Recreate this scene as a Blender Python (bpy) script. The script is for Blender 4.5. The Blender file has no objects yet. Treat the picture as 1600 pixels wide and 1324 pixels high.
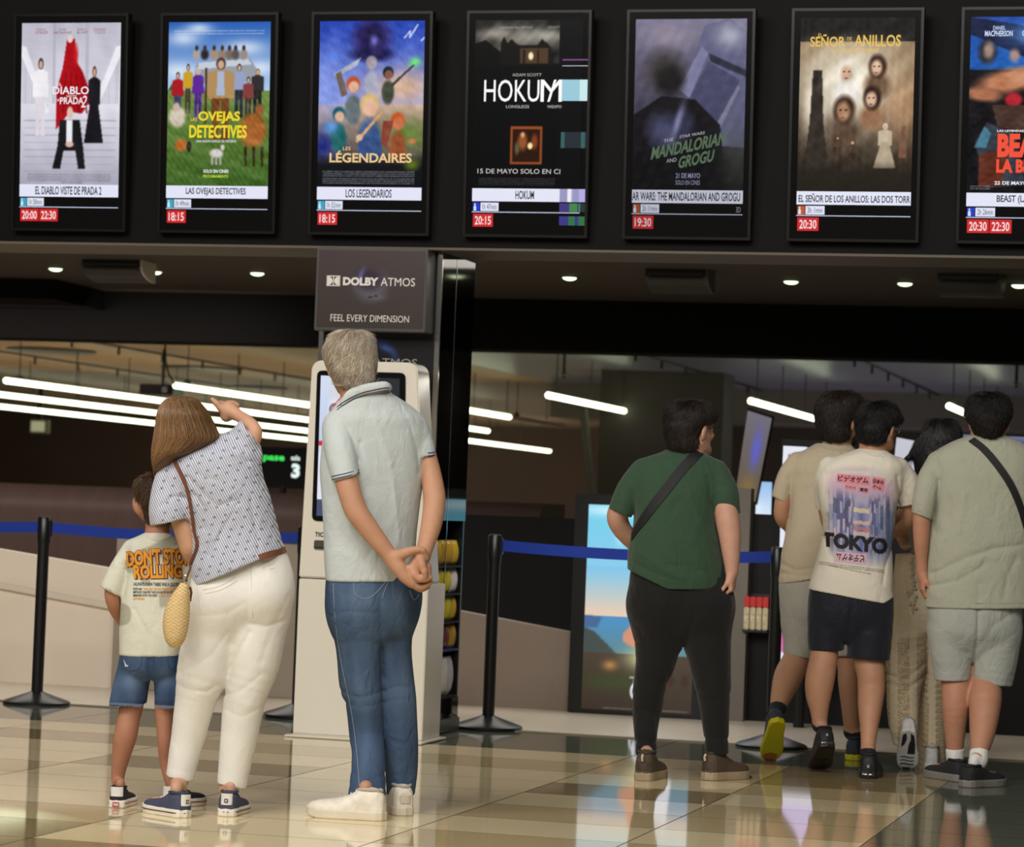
import bpy, bmesh, math, random
import numpy as np
from mathutils import Vector, Matrix
from mathutils.bvhtree import BVHTree
random.seed(7); RNG = np.random.default_rng(7)
SC = bpy.context.scene; COL = SC.collection
# ---------------------------------------------------------------- camera
F = 4485.; CH = 1.1; PSI = math.atan(F / 16900); ROLL = math.radians(2.25); PITCH = math.atan(143 / F)
VZ = np.array([0, 0, 1.]); CAM = np.array([0, 0, CH])
_r0 = np.array([math.cos(PSI), math.sin(PSI), 0]); _f0 = np.array([-math.sin(PSI), math.cos(PSI), 0])
FW = _f0 * math.cos(PITCH) + VZ * math.sin(PITCH); _u0 = np.cross(_r0, FW)
RT = _r0 * math.cos(ROLL) + _u0 * math.sin(ROLL); UP = np.cross(RT, FW)
cd = bpy.data.cameras.new('camera'); cam = bpy.data.objects.new('camera', cd); COL.objects.link(cam)
cd.sensor_width = 36; cd.lens = 36 * F / 1600; cd.clip_end = 200
cam.matrix_world = Matrix(((RT[0], UP[0], -FW[0], 0), (RT[1], UP[1], -FW[1], 0), (RT[2], UP[2], -FW[2], CH), (0, 0, 0, 1)))
cd.dof.use_dof = True; cd.dof.focus_distance = 10.9; cd.dof.aperture_fstop = 5.0
SC.camera = cam
# ---------------------------------------------------------------- world, exposure, lights
SC.view_settings.view_transform = 'Standard'; SC.view_settings.look = 'None'
SC.view_settings.gamma = 1; SC.view_settings.exposure = 0.0; SC.view_settings.use_curve_mapping = False
w = bpy.data.worlds.new('world'); SC.world = w; w.use_nodes = True
w.node_tree.nodes['Background'].inputs[0].default_value = (1.0, .93, .82, 1)
w.node_tree.nodes['Background'].inputs[1].default_value = 0.05

def area(name, loc, aim, sx, sy, power, col=(1, .96, .91)):
    d = bpy.data.lights.new(name, 'AREA'); d.shape = 'RECTANGLE'; d.size = sx; d.size_y = sy; d.energy = power; d.color = col
    o = bpy.data.objects.new(name, d); COL.objects.link(o); o.location = loc
    o.rotation_euler = (Vector(aim) - Vector(loc)).to_track_quat('-Z', 'Y').to_euler()
    return o
# ceiling lights of the mall concourse this hall opens on to (behind and above the camera)
for x in (-7.5, -3.5, .5):
    area('concourse_light', (x, 4.5, 6.5), (x - 0.3, 10.5, 0.6), 2.2, 2.2, 235)
area('concourse_skylight', (-4, -6, 7.5), (-2.5, 11, 1), 12, 4, 820, (1, .96, .92))
# unseen fill lamps added to brighten the hall beyond the beam
area('hall_fill', (-15, 33, .5), (-15, 33.5, 2.75), 8, 12, 85, (1, .78, .56))
area('hall_fill', (-15, 46, .6), (-15, 52.5, 1.3), 12, 1, 150, (1, .82, .66))
area('counter_fill', (-13, 20.6, 2.5), (-13, 22.2, .8), 11, .15, 75, (1, .85, .8))  # wash added to lift the padded counter, no fitting hangs there
area('hall_fill', (-15, 43, .4), (-15, 43.3, 2.75), 9, 9, 80, (1, .84, .7))
area('hall_fill', (-4.6, 35, .5), (-4.6, 35.2, 2.75), 4, 10, 60, (.78, .78, 1))
area('foyer_light', (-5.5, 17.0, 2.7), (-5.5, 17.0, 0), 7, 2, 95, (1, .93, .84))
# ---------------------------------------------------------------- helpers: pixels to places
def ray(x, y): return FW + RT * (x - 800) / F + UP * (662 - y) / F
def on_y(x, y, Y): r = ray(x, y); return CAM + r * (Y / r[1])
def on_z(x, y, z=0.): r = ray(x, y); return CAM + r * ((z - CH) / r[2])
def on_x(x, y, X): r = ray(x, y); return CAM + r * (X / r[0])
def at(x, y, d): return CAM + ray(x, y) * d
def depth(p): return float((np.asarray(p) - CAM) @ FW)

def lin(c):
    c = np.asarray(c, float) / 255.
    return np.where(c <= .04045, c / 12.92, ((c + .055) / 1.055) ** 2.4)
# ---------------------------------------------------------------- materials
def mat(name, rgb, rough=.6, spec=.5, metal=0., noise=None, bump=None, emit=0., sheen=0., sss=0., coat=0.):
    """rgb 0-255 sRGB; noise=(scale, amount, stretch); bump=(scale, strength, stretch)"""
    m = bpy.data.materials.new(name); m.use_nodes = True
    nt = m.node_tree; b = nt.nodes['Principled BSDF']; c = (*lin(rgb), 1)
    b.inputs['Base Color'].default_value = c; b.inputs['Roughness'].default_value = rough
    b.inputs['Specular IOR Level'].default_value = spec; b.inputs['Metallic'].default_value = metal
    if emit: b.inputs['Emission Color'].default_value = c; b.inputs['Emission Strength'].default_value = emit
    if sheen: b.inputs['Sheen Weight'].default_value = sheen
    if coat: b.inputs['Coat Weight'].default_value = coat
    if sss:
        b.inputs['Subsurface Weight'].default_value = sss; b.inputs['Subsurface Radius'].default_value = (.012, .005, .003); b.inputs['Subsurface Scale'].default_value = 1
    def noise_tex(scale, stretch, detail=4):
        tc = nt.nodes.new('ShaderNodeTexCoord'); mp = nt.nodes.new('ShaderNodeMapping'); n = nt.nodes.new('ShaderNodeTexNoise')
        mp.inputs['Scale'].default_value = stretch; n.inputs['Scale'].default_value = scale; n.inputs['Detail'].default_value = detail
        nt.links.new(tc.outputs['Object'], mp.inputs[0]); nt.links.new(mp.outputs[0], n.inputs['Vector']); return n
    if noise:
        n = noise_tex(noise[0], noise[2] if len(noise) > 2 else (1, 1, 1)); mx = nt.nodes.new('ShaderNodeMix'); mx.data_type = 'RGBA'
        a = np.asarray(rgb, float)
        mx.inputs[6].default_value = (*lin(np.clip(a * (1 - noise[1]), 0, 255)), 1); mx.inputs[7].default_value = (*lin(np.clip(a * (1 + noise[1]), 0, 255)), 1)
        nt.links.new(n.outputs['Fac'], mx.inputs[0]); nt.links.new(mx.outputs[2], b.inputs['Base Color'])
    if bump:
        n = noise_tex(bump[0], bump[2] if len(bump) > 2 else (1, 1, 1), 3); bp = nt.nodes.new('ShaderNodeBump'); bp.inputs['Strength'].default_value = bump[1]; bp.inputs['Distance'].default_value = .004
        nt.links.new(n.outputs['Fac'], bp.inputs['Height']); nt.links.new(bp.outputs[0], b.inputs['Normal'])
    return m
def attr_mat(name, rough=.6, emit=0., spec=.5, bump=None, sheen=0.):
    """base colour (or screen light) read from the mesh's own pattern attribute"""
    m = mat(name, (0, 0, 0) if emit else (255, 255, 255), rough, spec, bump=bump, sheen=sheen); nt = m.node_tree; b = nt.nodes['Principled BSDF']
    a = nt.nodes.new('ShaderNodeAttribute'); a.attribute_name = 'pattern'
    if emit:
        nt.links.new(a.outputs['Color'], b.inputs['Emission Color']); b.inputs['Emission Strength'].default_value = emit
    else: nt.links.new(a.outputs['Color'], b.inputs['Base Color'])
    return m
def glow(name, rgb, s=1.):
    m = mat(name, (0, 0, 0), .3, .3); b = m.node_tree.nodes['Principled BSDF']
    b.inputs['Emission Color'].default_value = (*lin(rgb), 1); b.inputs['Emission Strength'].default_value = s; return m
# ---------------------------------------------------------------- mesh builders
class MB:
    def __init__(s): s.v = []; s.f = []
    def add(s, v, f):
        o = len(s.v); s.v += [tuple(map(float, p)) for p in v]; s.f += [tuple(int(i) + o for i in q) for q in f]; return s
    def box(s, x0, x1, y0, y1, z0, z1):
        return s.add([(x0, y0, z0), (x1, y0, z0), (x1, y1, z0), (x0, y1, z0), (x0, y0, z1), (x1, y0, z1), (x1, y1, z1), (x0, y1, z1)],
                     [(0, 3, 2, 1), (4, 5, 6, 7), (0, 1, 5, 4), (1, 2, 6, 5), (2, 3, 7, 6), (3, 0, 4, 7)])
    def prism(s, poly, axis, a, b):
        """poly: 2-D points of the two other axes in order (x,y,z minus axis)"""
        def p3(p, t): q = [p[0], p[1]]; q.insert(axis, t); return q
        n = len(poly); v = [p3(p, a) for p in poly] + [p3(p, b) for p in poly]
        return s.add(v, [tuple(range(n)), tuple(range(2 * n - 1, n - 1, -1))] + [(i, i + n, (i + 1) % n + n, (i + 1) % n) for i in range(n)])
    def tube(s, pts, r, n=10, cap=True, sq=1.):
        pts = [np.asarray(p, float) for p in pts]; r = [r] * len(pts) if np.isscalar(r) else r; v = []; f = []; prev = None
        for i, p in enumerate(pts):
            t = pts[min(i + 1, len(pts) - 1)] - pts[max(i - 1, 0)]; t = t / (np.linalg.norm(t) + 1e-12)
            if prev is None: a = np.cross(t, (0, 0, 1.) if abs(t[2]) < .9 else (1., 0, 0))
            else: a = prev - t * (prev @ t)
            a /= np.linalg.norm(a) + 1e-12; prev = a; b = np.cross(t, a)
            for k in range(n): q = 2 * math.pi * k / n; v.append(p + r[i] * (math.cos(q) * a + sq * math.sin(q) * b))
        for i in range(len(pts) - 1):
            for k in range(n): f.append((i * n + k, i * n + (k + 1) % n, (i + 1) * n + (k + 1) % n, (i + 1) * n + k))
        if cap: f += [tuple(range(n - 1, -1, -1)), tuple(range((len(pts) - 1) * n, len(pts) * n))]
        return s.add(v, f)
    def lathe(s, prof, c=(0, 0, 0), n=32):
        v = []; f = []; m = len(prof)
        for r, z in prof:
            for k in range(n): q = 2 * math.pi * k / n; v.append((c[0] + r * math.cos(q), c[1] + r * math.sin(q), c[2] + z))
        for i in range(m - 1):
            for k in range(n): f.append((i * n + k, i * n + (k + 1) % n, (i + 1) * n + (k + 1) % n, (i + 1) * n + k))
        f += [tuple(range(n - 1, -1, -1)), tuple(range((m - 1) * n, m * n))]
        return s.add(v, f)
    def ball(s, c, r, n=14, m=8):
        r = (r, r, r) if np.isscalar(r) else r
        return s.add(*(lambda V, Q: (V, Q))([(c[0] + r[0] * math.sin(math.pi * max(.002, min(.998, i / m))) * math.cos(2 * math.pi * k / n), c[1] + r[1] * math.sin(math.pi * max(.002, min(.998, i / m))) * math.sin(2 * math.pi * k / n), c[2] - r[2] * math.cos(math.pi * i / m)) for i in range(m + 1) for k in range(n)],
            [(i * n + k, i * n + (k + 1) % n, (i + 1) * n + (k + 1) % n, (i + 1) * n + k) for i in range(m) for k in range(n)]))
    def rbox(s, x0, x1, y0, y1, z0, z1, r=.01, seg=4):
        """box whose outline in x,z is rounded"""
        pts = []
        for cx, cz, a0 in ((x1 - r, z1 - r, 0), (x0 + r, z1 - r, 90), (x0 + r, z0 + r, 180), (x1 - r, z0 + r, 270)):
            for k in range(seg + 1): q = math.radians(a0 + 90 * k / seg); pts.append((cx + r * math.cos(q), cz + r * math.sin(q)))
        return s.prism(pts, 1, y0, y1)
def link(name, me, m=None, parent=None, loc=None):
    o = bpy.data.objects.new(name, me); COL.objects.link(o)
    if m is not None:
        for mm in (m if isinstance(m, (list, tuple)) else [m]): me.materials.append(mm)
    if loc is not None: o.location = loc
    if parent is not None: o.parent = parent
    return o
def build(name, mb, m, parent=None, smooth=False, bevel=0., base=None):
    """one mesh object; vertices are world places, the object's origin goes to base (or its parent's place)"""
    org = np.array(base if base is not None else (parent_org(parent) if parent is not None else (0, 0, 0)), float)
    me = bpy.data.meshes.new(name); me.from_pydata([tuple(np.asarray(p) - org) for p in mb.v], [], mb.f)
    bm = bmesh.new(); bm.from_mesh(me); bmesh.ops.recalc_face_normals(bm, faces=bm.faces)
    if bevel: bmesh.ops.bevel(bm, geom=[e for e in bm.edges if len(e.link_faces) == 2 and e.calc_face_angle(0) > .5], offset=bevel, segments=2, affect='EDGES', clamp_overlap=True)
    bm.to_mesh(me); bm.free()
    if smooth:
        me.polygons.foreach_set('use_smooth', [True] * len(me.polygons)); me.set_sharp_from_angle(angle=math.radians(40))
    o = link(name, me, m, parent, None if parent is not None else tuple(org)); o['_org'] = [float(t) for t in org]
    return o
def parent_org(p): return np.array(p['_org']) if '_org' in p else np.zeros(3)
def thing(name, label, cat, loc, group=None):
    o = bpy.data.objects.new(name, None); COL.objects.link(o); o.location = tuple(map(float, loc)); o.empty_display_size = .1; o['_org'] = [float(t) for t in loc]
    return tag(o, label, cat, group)
def tag(o, label=None, cat=None, group=None, kind=None):
    if label: o['label'] = label
    if cat: o['category'] = cat
    if group: o['group'] = group
    if kind: o['kind'] = kind
    return o
def struct(name, mb, m, **k): o = build(name, mb, m, **k); o['kind'] = 'structure'; return o
def mesh_np(name, V, Q, m, parent=None, colors=None, smooth=True, org=None):
    """fast mesh from arrays of world vertices and quads"""
    org = np.asarray(org, float) if org is not None else parent_org(parent) if parent is not None else np.zeros(3); free = parent is None and np.abs(org).sum() > 0
    me = bpy.data.meshes.new(name); V = np.asarray(V, np.float32) - org.astype(np.float32); Q = np.asarray(Q, np.int32)
    me.vertices.add(len(V)); me.vertices.foreach_set('co', V.ravel())
    me.loops.add(Q.size); me.loops.foreach_set('vertex_index', Q.ravel())
    me.polygons.add(len(Q)); k = Q.shape[1]; me.polygons.foreach_set('loop_start', np.arange(len(Q), dtype=np.int32) * k)
    me.polygons.foreach_set('use_smooth', np.full(len(Q), smooth)); me.update(calc_edges=True)
    if colors is not None:
        a = me.attributes.new('pattern', 'FLOAT_COLOR', 'POINT'); c = np.ones((len(V), 4), np.float32); c[:, :3] = colors; a.data.foreach_set('color', c.ravel())
    o = link(name, me, m, parent, tuple(org) if free else None); o['_org'] = [float(t) for t in org]; return o
# ---------------------------------------------------------------- lettering
def text2d(s, bold=0., res=3, shear=0., spacing=1.):
    c = bpy.data.curves.new('t', 'FONT'); c.body = s; c.size = 1; c.offset = bold; c.resolution_u = res; c.align_x = 'CENTER'; c.shear = shear; c.space_character = spacing
    o = bpy.data.objects.new('t', c); COL.objects.link(o); bpy.context.view_layer.update()
    me = o.to_mesh(); V = np.array([v.co[:2] for v in me.vertices]) if len(me.vertices) else np.zeros((0, 2)); fs = [tuple(p.vertices) for p in me.polygons]
    o.to_mesh_clear(); bpy.data.objects.remove(o); bpy.data.curves.remove(c)
    return V, fs
def fit(V, x0, x1, z0, z1):
    a = V.min(0); b = V.max(0); s = (b - a) + 1e-9
    return np.stack([x0 + (V[:, 0] - a[0]) / s[0] * (x1 - x0), z0 + (V[:, 1] - a[1]) / s[1] * (z1 - z0)], 1)
# ---------------------------------------------------------------- the setting
M = {}
M['black_wall'] = mat('black_wall', (7, 6, 5), .6, .12, noise=(3, .12))
M['soffit'] = mat('soffit_paint', (92, 82, 68), .6, noise=(4, .05))
M['dark'] = mat('dark_paint', (9, 9, 8), .8, .1)
M['dark_ceiling'] = mat('dark_ceiling', (62, 55, 48), .7, .3, noise=(2, .05))
M['white_floor'] = mat('white_floor', (238, 226, 204), .3, .4, noise=(6, .02))
M['grout'] = mat('grout', (120, 108, 84), .5)
def tile(name, c): return mat(name, c, .06, .7, noise=(5, .045, (1, .35, 1)), bump=(1.6, .02))
TILES = [tile('tile_cream', (240, 221, 176)), tile('tile_tan', (210, 188, 142)), tile('tile_olive', (160, 140, 98)), tile('tile_grey_green', (98, 104, 88))]
# floor: glossy tiles laid square to the hall, joints at measured places
xs = [-12., -9.5, -7.6, -6.7, -5.75, -4.8, -3.83, -2.84, -2.09, -1.34, -.4, .6, 1.6, 3., 5.]
ys = [-8., -4, 0, 3, 5] + [5.6 + .5 * k for k in range(15)] + [13.1, 14.2]
b = MB(); b.box(-12, 5, -8, 14.2, -.06, -.002); mats = [M['grout']] + TILES; mi = [0] * 6
r = random.Random(11)
for i in range(len(xs) - 1):
    for j in range(len(ys) - 1):
        x0, x1, y0, y1 = xs[i], xs[i + 1], ys[j], ys[j + 1]
        k = r.choices([1, 2, 3], [.5, .34, .16])[0]
        if y0 >= 13.05 or (x0 >= -1.35 and y0 < 13.3): k = 4
        g = .0025
        b.v += [(x0 + g, y0 + g, 0), (x1 - g, y0 + g, 0), (x1 - g, y1 - g, 0), (x0 + g, y1 - g, 0)]; n = len(b.v); b.f.append((n - 4, n - 3, n - 2, n - 1)); mi.append(k)
fl = struct('floor', b, mats)
fl.data.polygons.foreach_set('material_index', mi)
struct('floor_hall', MB().box(-26, 6, 14.2, 53, -.06, .004), M['white_floor'])
struct('trim_1', MB().box(-12, 5, 14.17, 14.2, 0, .006), M['grout'])
# black wall over the opening, its soffit, foyer ceiling, beam, hall ceiling
YF = 13.37; ZW = 2.375
struct('wall_front', MB().box(-12, 5, YF, YF + .5, ZW + .012, 5.5), M['black_wall'])
struct('trim_2', MB().box(-12, 5, YF + .001, YF + .5, ZW, ZW + .012), M['soffit'])
struct('ceiling', MB().box(-14, 5, YF + .45, 22, 2.75, 2.8), M['dark_ceiling'])
bl = [on_z(85, 436, 2.75), on_z(205, 465, 2.75)]
zb = on_y(0, 466, bl[0][1])[2]
struct('trim_3', MB().prism([(-14, bl[0][1]), (bl[0][0], bl[0][1]), (bl[1][0], bl[1][1]), (bl[1][0], 21.4), (-14, 21.4)], 2, zb, 2.75), M['dark'])
struct('ceiling_beam', MB().box(-14, 5, 21.15, 21.6, 2.362, 2.75), M['dark'])
M['wood'] = mat('ceiling_boards', (128, 98, 70), .5, .12, noise=(1.5, .5, (.25, 3, 1)))
M['slate'] = mat('ceiling_panels', (100, 96, 106), .3, .4, noise=(1.2, .3, (1, 4, 1)))
struct('ceiling_hall_left', MB().box(-26, -8.6, 21.6, 34.5, 2.75, 2.8), M['wood'])
struct('ceiling_hall_back', MB().box(-26, -8.6, 34.5, 53, 2.75, 2.8), mat('ceiling_back_paint', (104, 88, 74), .5, noise=(2, .1)))
struct('ceiling_hall_right', MB().box(-8.6, 6, 21.6, 53, 2.75, 2.8), M['slate'])
M['brown_wall'] = mat('brown_wall', (70, 58, 50), .7, .2, noise=(1, .08))
struct('wall_back', MB().box(-26, 6, 52.5, 52.7, 0, 2.75), M['brown_wall'])
struct('wall_left', MB().box(-26.2, -26, 14.2, 53, 0, 2.8), M['brown_wall'])
struct('wall_right', MB().box(6, 6.2, 13.4, 53, 0, 2.8), M['dark'])
# screen wall behind on the right, dark, with columns
xr = on_y(905, 700, 30.)[0]
struct('wall_right_back', MB().box(-7.9, 6, 36, 36.3, 0, 2.75), M['brown_wall'])
struct('column_1', MB().box(on_y(935, 700, 31)[0], on_y(1128, 700, 31)[0], 31, 31.6, 0, 2.75), mat('column_brown', (66, 58, 50), .6, noise=(2, .05)))
c0 = on_y(905, 700, 30); c1 = on_y(928, 700, 30)
M['grey_strip'] = mat('grey_strip', (96, 92, 84), .5)
struct('trim_4', MB().add([(*on_y(904, 632, 30.6),), (*on_y(914, 632, 30.6),), (*on_y(930, 800, 30.6),), (*on_y(922, 800, 30.6),)] + [tuple(on_y(x, y, 30.6) + np.array([0, .1, 0])) for x, y in ((904, 632), (914, 632), (930, 800), (922, 800))],
       [(0, 1, 2, 3), (7, 6, 5, 4), (0, 4, 5, 1), (1, 5, 6, 2), (2, 6, 7, 3), (3, 7, 4, 0)]), M['grey_strip'])
# lower ceiling bulkhead seen through the opening right of the pillar
struct('trim_5', MB().box(-8.7, 6, 34.6, 36, on_y(1000, 655, 34.6)[2], 2.75), mat('bulkhead_grey', (104, 94, 84), .5))
# white ramp wall with sloping top (left) and grey ramp wall (right of the pillar)
YA = 15.62
def slope_wall(name, pl, zl, pr, m, Y, t=.12):
    l = on_y(*pl, Y); q = on_y(*pr, Y)
    return struct(name, MB().prism([(l[0], 0), (q[0], 0), (q[0], q[2]), (l[0], l[2])], 1, Y, Y + t), m)
slope_wall('wall_ramp_left', (-330, 802), 0, (385, 926), mat('ramp_white', (236, 220, 200), .5, noise=(2, .03)), YA)
a = on_y(-330, 849, YA - .03); c = on_y(390, 983, YA - .03)
struct('trim_6', MB().prism([(a[0], a[2]), (c[0], c[2]), (c[0], c[2] - .035), (a[0], a[2] - .035)], 1, YA - .03, YA), mat('ramp_ledge', (226, 212, 194), .5))
slope_wall('wall_ramp_right', (560, 925), 0, (892, 989), mat('ramp_grey', (150, 134, 120), .6, noise=(40, .03)), 15.85)
# dark padded counter across the hall
M['padded'] = mat('padded_brown', (96, 80, 74), .5, .3, noise=(9, .1, (1, .1, .1)))
prof = [(22.0 + .28 - .28 * math.cos(t), 1.14 + .22 * math.sin(t)) for t in np.linspace(0, math.pi / 2, 8)]
t0 = on_y(200, 762, 22)[2]
prof = [(22, .0)] + [(22 + .3 * (1 - math.cos(t)), t0 - .22 + .22 * math.sin(t)) for t in np.linspace(0, math.pi / 2, 9)] + [(22.9, t0), (22.9, 0)]
struct('wall_padded', MB().prism(prof, 0, -24, -5.6), M['padded'], smooth=True)
M['pitch'] = mat('pitch_black', (8, 8, 7), .5, .25)
struct('wall_dark', MB().box(on_y(715, 850, 16.6)[0], on_y(915, 850, 16.6)[0], 16.6, 16.75, 0, on_y(780, 806, 16.6)[2]), M['pitch'])
struct('wall_counter', MB().box(on_y(895, 950, 15.9)[0], 4, 15.9, 16.4, 0, 1.16), M['pitch'])
struct('column_2', MB().box(on_y(1143, 950, 15.8)[0], on_y(1167, 950, 15.8)[0], 15.8, 15.9, 0, 1.3), mat('column_grey', (120, 112, 104), .3))
# low partition beside the ramp
p0 = on_y(148, 838, 15.2); p1 = on_y(457, 850, 15.2)
pz = on_z(150, 1076)
M['partition'] = mat('partition_grey', (158, 145, 128), .55, noise=(3, .03))
s = struct('partition', MB().box(p0[0], p1[0], pz[1] - .02, pz[1] + .05, 0.004, on_y(150, 838, pz[1])[2]), M['partition'], bevel=.006)
# ---------------------------------------------------------------- ceiling fixtures
M['lamp_glow'] = glow('downlight_glow', (235, 255, 205), 3.2); M['black_metal'] = mat('black_metal', (24, 23, 22), .4, .5)
places = [('beside the left vent', 87, 420), ('right of the left vent', 242, 425), ('left of the pillar, alone between vent and pillar', 402, 427), ('nearest right of the pillar', 890, 434), ('left of the middle of the right half', 1236, 440), ('above the tallest black-haired heads', 1414, 443), ('at the far right end', 1592, 446)]
for n, x, y in places:
    p = on_z(x, y, 2.745); t = thing('downlight', 'round recessed ceiling downlight glowing pale green, ' + n, 'ceiling light', (p[0], p[1], 2.75), 'foyer downlights')
    build('trim_ring', MB().lathe([(.062, 0), (.062, -.006), (.05, -.006), (.05, 0)], (p[0], p[1], 2.749), 24), M['black_metal'], t, True)
    build('lens', MB().ball((p[0], p[1], 2.747), (.05, .05, .022), 20, 8), M['lamp_glow'], t, True)
for n, x0, x1, y, lit in (('left of the pillar', 131, 222, 427, 1), ('over the man in green', 1010, 1104, 443, 0), ('over the man with the shoulder strap', 1465, 1562, 449, 0)):
    a = on_y(x0, y, 18.4); c = on_y(x1, y, 18.4); t = thing('air_vent', 'long dark ceiling air curtain box ' + n, 'vent', (a[0], 18.4, 2.75), 'ceiling air curtains')
    z1 = 2.75; z0 = a[2] - .045
    prof = [(18.62, z1), (18.36, z1), (18.36, z1 - .02)] + [(18.62 - .26 * math.cos(q), z0 + .1 - .1 * math.sin(q)) for q in np.linspace(.1, math.pi / 2, 6)]
    build('housing', MB().prism(prof, 0, a[0], c[0]), M['black_metal'], t)
    build('end_cap', MB().prism(prof, 0, c[0], c[0] + .012), mat('vent_cap', (190, 182, 165) if lit else (70, 66, 58), .5), t)  # paler cap colour imitates light falling on the left box
    build('grille', MB().box(a[0] + .02, c[0] - .02, 18.345, 18.36, z0 + .06, z0 + .075).box(a[0] + .02, c[0] - .02, 18.345, 18.36, z0 + .1, z0 + .115), mat('vent_grille', (52, 50, 46), .4), t)
# hanging tube lights
M['tube'] = glow('tube_glow', (242, 255, 214), 4.5); M['tube_off'] = mat('tube_unlit', (196, 160, 130), .4); M['wire'] = mat('wire', (40, 38, 35), .5)
tubes = [(-16.7, 27.6, 60, 'lowest and longest at the left', 1), (-14.72, 27.6, 52, 'second from the lowest at the left', 1), (-12.85, 27.72, 51.2, 'third from the lowest, running behind the pillar', 1), (-10.97, 27.77, 40, 'highest of the left bunch, over the pointing hand', 1),
         (-9.07, 27.6, 34.03, 'peeping out just right of the pillar', 1), (-9.07, 34.1, 36.8, 'unlit, continuing the one right of the pillar', 0), (-6.95, 27.57, 32.26, 'alone over the dark column left of the man in green', 1), (-4.92, 27.58, 32.4, 'left of the two dark-haired heads', 1), (-2.99, 27.48, 32.2, 'short end left of the rightmost head', 1), (-1.06, 27.5, 32.2, 'behind the rightmost head', 1)]
for X, y0, y1, n, on in tubes:
    y1 = min(y1, 52.3)
    t = thing('tube_light', ('straight glowing pendant tube light ' if on else 'dull pinkish pendant tube light ') + n, 'tube light', (X, y0, 2.3), 'pendant tube lights')
    build('tube', MB().tube([(X, y0, 2.3), (X, y1, 2.3)], .03, 12), M['tube' if on else 'tube_off'], t, True)
    build('end_cap', MB().tube([(X, y0 - .03, 2.3), (X, y0, 2.3)], .031, 12), M['tube' if on else 'tube_off'], t, True)
    for k in range(int((y1 - y0) / 1.5) + 1): build('hanger_wire', MB().tube([(X, y0 + .3 + 1.5 * k, 2.335), (X, y0 + .3 + 1.5 * k, 2.75)], .006, 5), M['wire'], t)
    build('clip', MB().box(X - .02, X + .02, y0 + .26, y0 + .34, 2.33, 2.37), M['wire'], t)
# cable, projector box, emergency light, sprinklers, track rails with hooks
p = on_y(258, 541, 26.); q = on_y(275, 600, 26.)
tag(build('hanging_cable', MB().tube([tuple(on_y(258, 530, 26)[:2]) + (2.75,), on_y(258, 545, 26), on_y(259, 565, 26), on_y(263, 583, 26), on_y(273, 601, 26)], .009, 6), M['black_metal'], base=p), 'thin black cable hanging from the board ceiling above the woman pointing', 'cable')
a = on_y(217, 616, 29); c = on_y(270, 601, 29)
t = thing('projector', 'small dark box projector hung under the board ceiling', 'projector', (a[0], 29, a[2]))
build('body', MB().box(a[0], c[0], 29, 29.35, a[2], c[2]), M['black_metal'], t, bevel=.01); build('mount_pole', MB().tube([((a[0] + c[0]) / 2, 29.2, c[2]), ((a[0] + c[0]) / 2, 29.2, 2.75)], .02, 8), M['black_metal'], t)
build('lens', MB().tube([(c[0] - .07, 29.0, (a[2] + c[2]) / 2), (c[0] - .07, 28.94, (a[2] + c[2]) / 2)], .035, 14), mat('projector_lens', (60, 60, 66), .1), t)
a = on_y(46, 677, 40); c = on_y(75, 656, 40)
t = thing('emergency_light', 'pale green-white emergency light glowing on the far dark wall at left', 'light', (a[0], 40, a[2]))
build('case', MB().box(a[0], c[0], 40, 40.1, a[2], c[2]), mat('lamp_case', (120, 118, 100), .5), t, bevel=.01); build('diffuser', MB().box(a[0] + .03, c[0] - .05, 39.98, 40, a[2] + .03, c[2] - .03), glow('emergency_glow', (150, 150, 115), 1), t)
build('bracket', MB().box(a[0] + .1, a[0] + .16, 40.05, 40.1, c[2], 2.75), M['black_metal'], t)
for n, x, y, Y in (('beside the tube light right of the pillar', 881, 583, 27.), ('over the rightmost head', 1588, 598, 26.4)):
    p = on_y(x, y, Y); t = thing('sprinkler', 'small pale ceiling sprinkler head ' + n, 'sprinkler', (p[0], Y, 2.75), 'ceiling sprinklers')
    build('pipe', MB().tube([(p[0], Y, 2.75), (p[0], Y, p[2] - .05)], .014, 8), M['wire'], t); build('deflector', MB().lathe([(.01, 0), (.05, -.01), (.05, -.02), (.012, -.03)], (p[0], Y, p[2]), 14), mat('sprinkler_metal', (190, 170, 140), .35), t, True)
for i, (X, n) in enumerate(((-6.05, 'left of the two dark-haired heads'), (-3.9, 'over the two dark-haired heads'), (-2.0, 'over the rightmost head'), (-12.0, 'crossing the boards above the pointing hand'), (-14.1, 'crossing the boards left of the cable'))):
    t = thing('ceiling_rail', 'thin dark ceiling rail with small hooks ' + n, 'rail', (X, 27, 2.75), 'ceiling rails')
    build('rail', MB().box(X - .012, X + .012, 24, 38, 2.73, 2.75), M['black_metal'], t)
    for k in range(6): build('hook', MB().box(X - .012, X + .012, 27.4 + k * 1.25, 27.42 + k * 1.25, 2.65, 2.73), M['black_metal'], t)
for x, y, w_ in ((80, 548, .5), (315, 576, .5), (405, 606, .4)):
    p = on_z(x, y, 2.74); tag(build('ceiling_speaker', MB().lathe([(w_, 0), (w_, -.02), (w_ * .9, -.03), (.02, -.03)], (p[0], p[1], 2.75), 28), M['black_metal'], None, True, base=(p[0], p[1], 2.75)),
        'flat dark round speaker in the board ceiling ' + {80: 'nearest the left edge', 315: 'above the pointing hand', 405: 'nearest the pillar'}[x], 'speaker', 'ceiling speakers')
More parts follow.
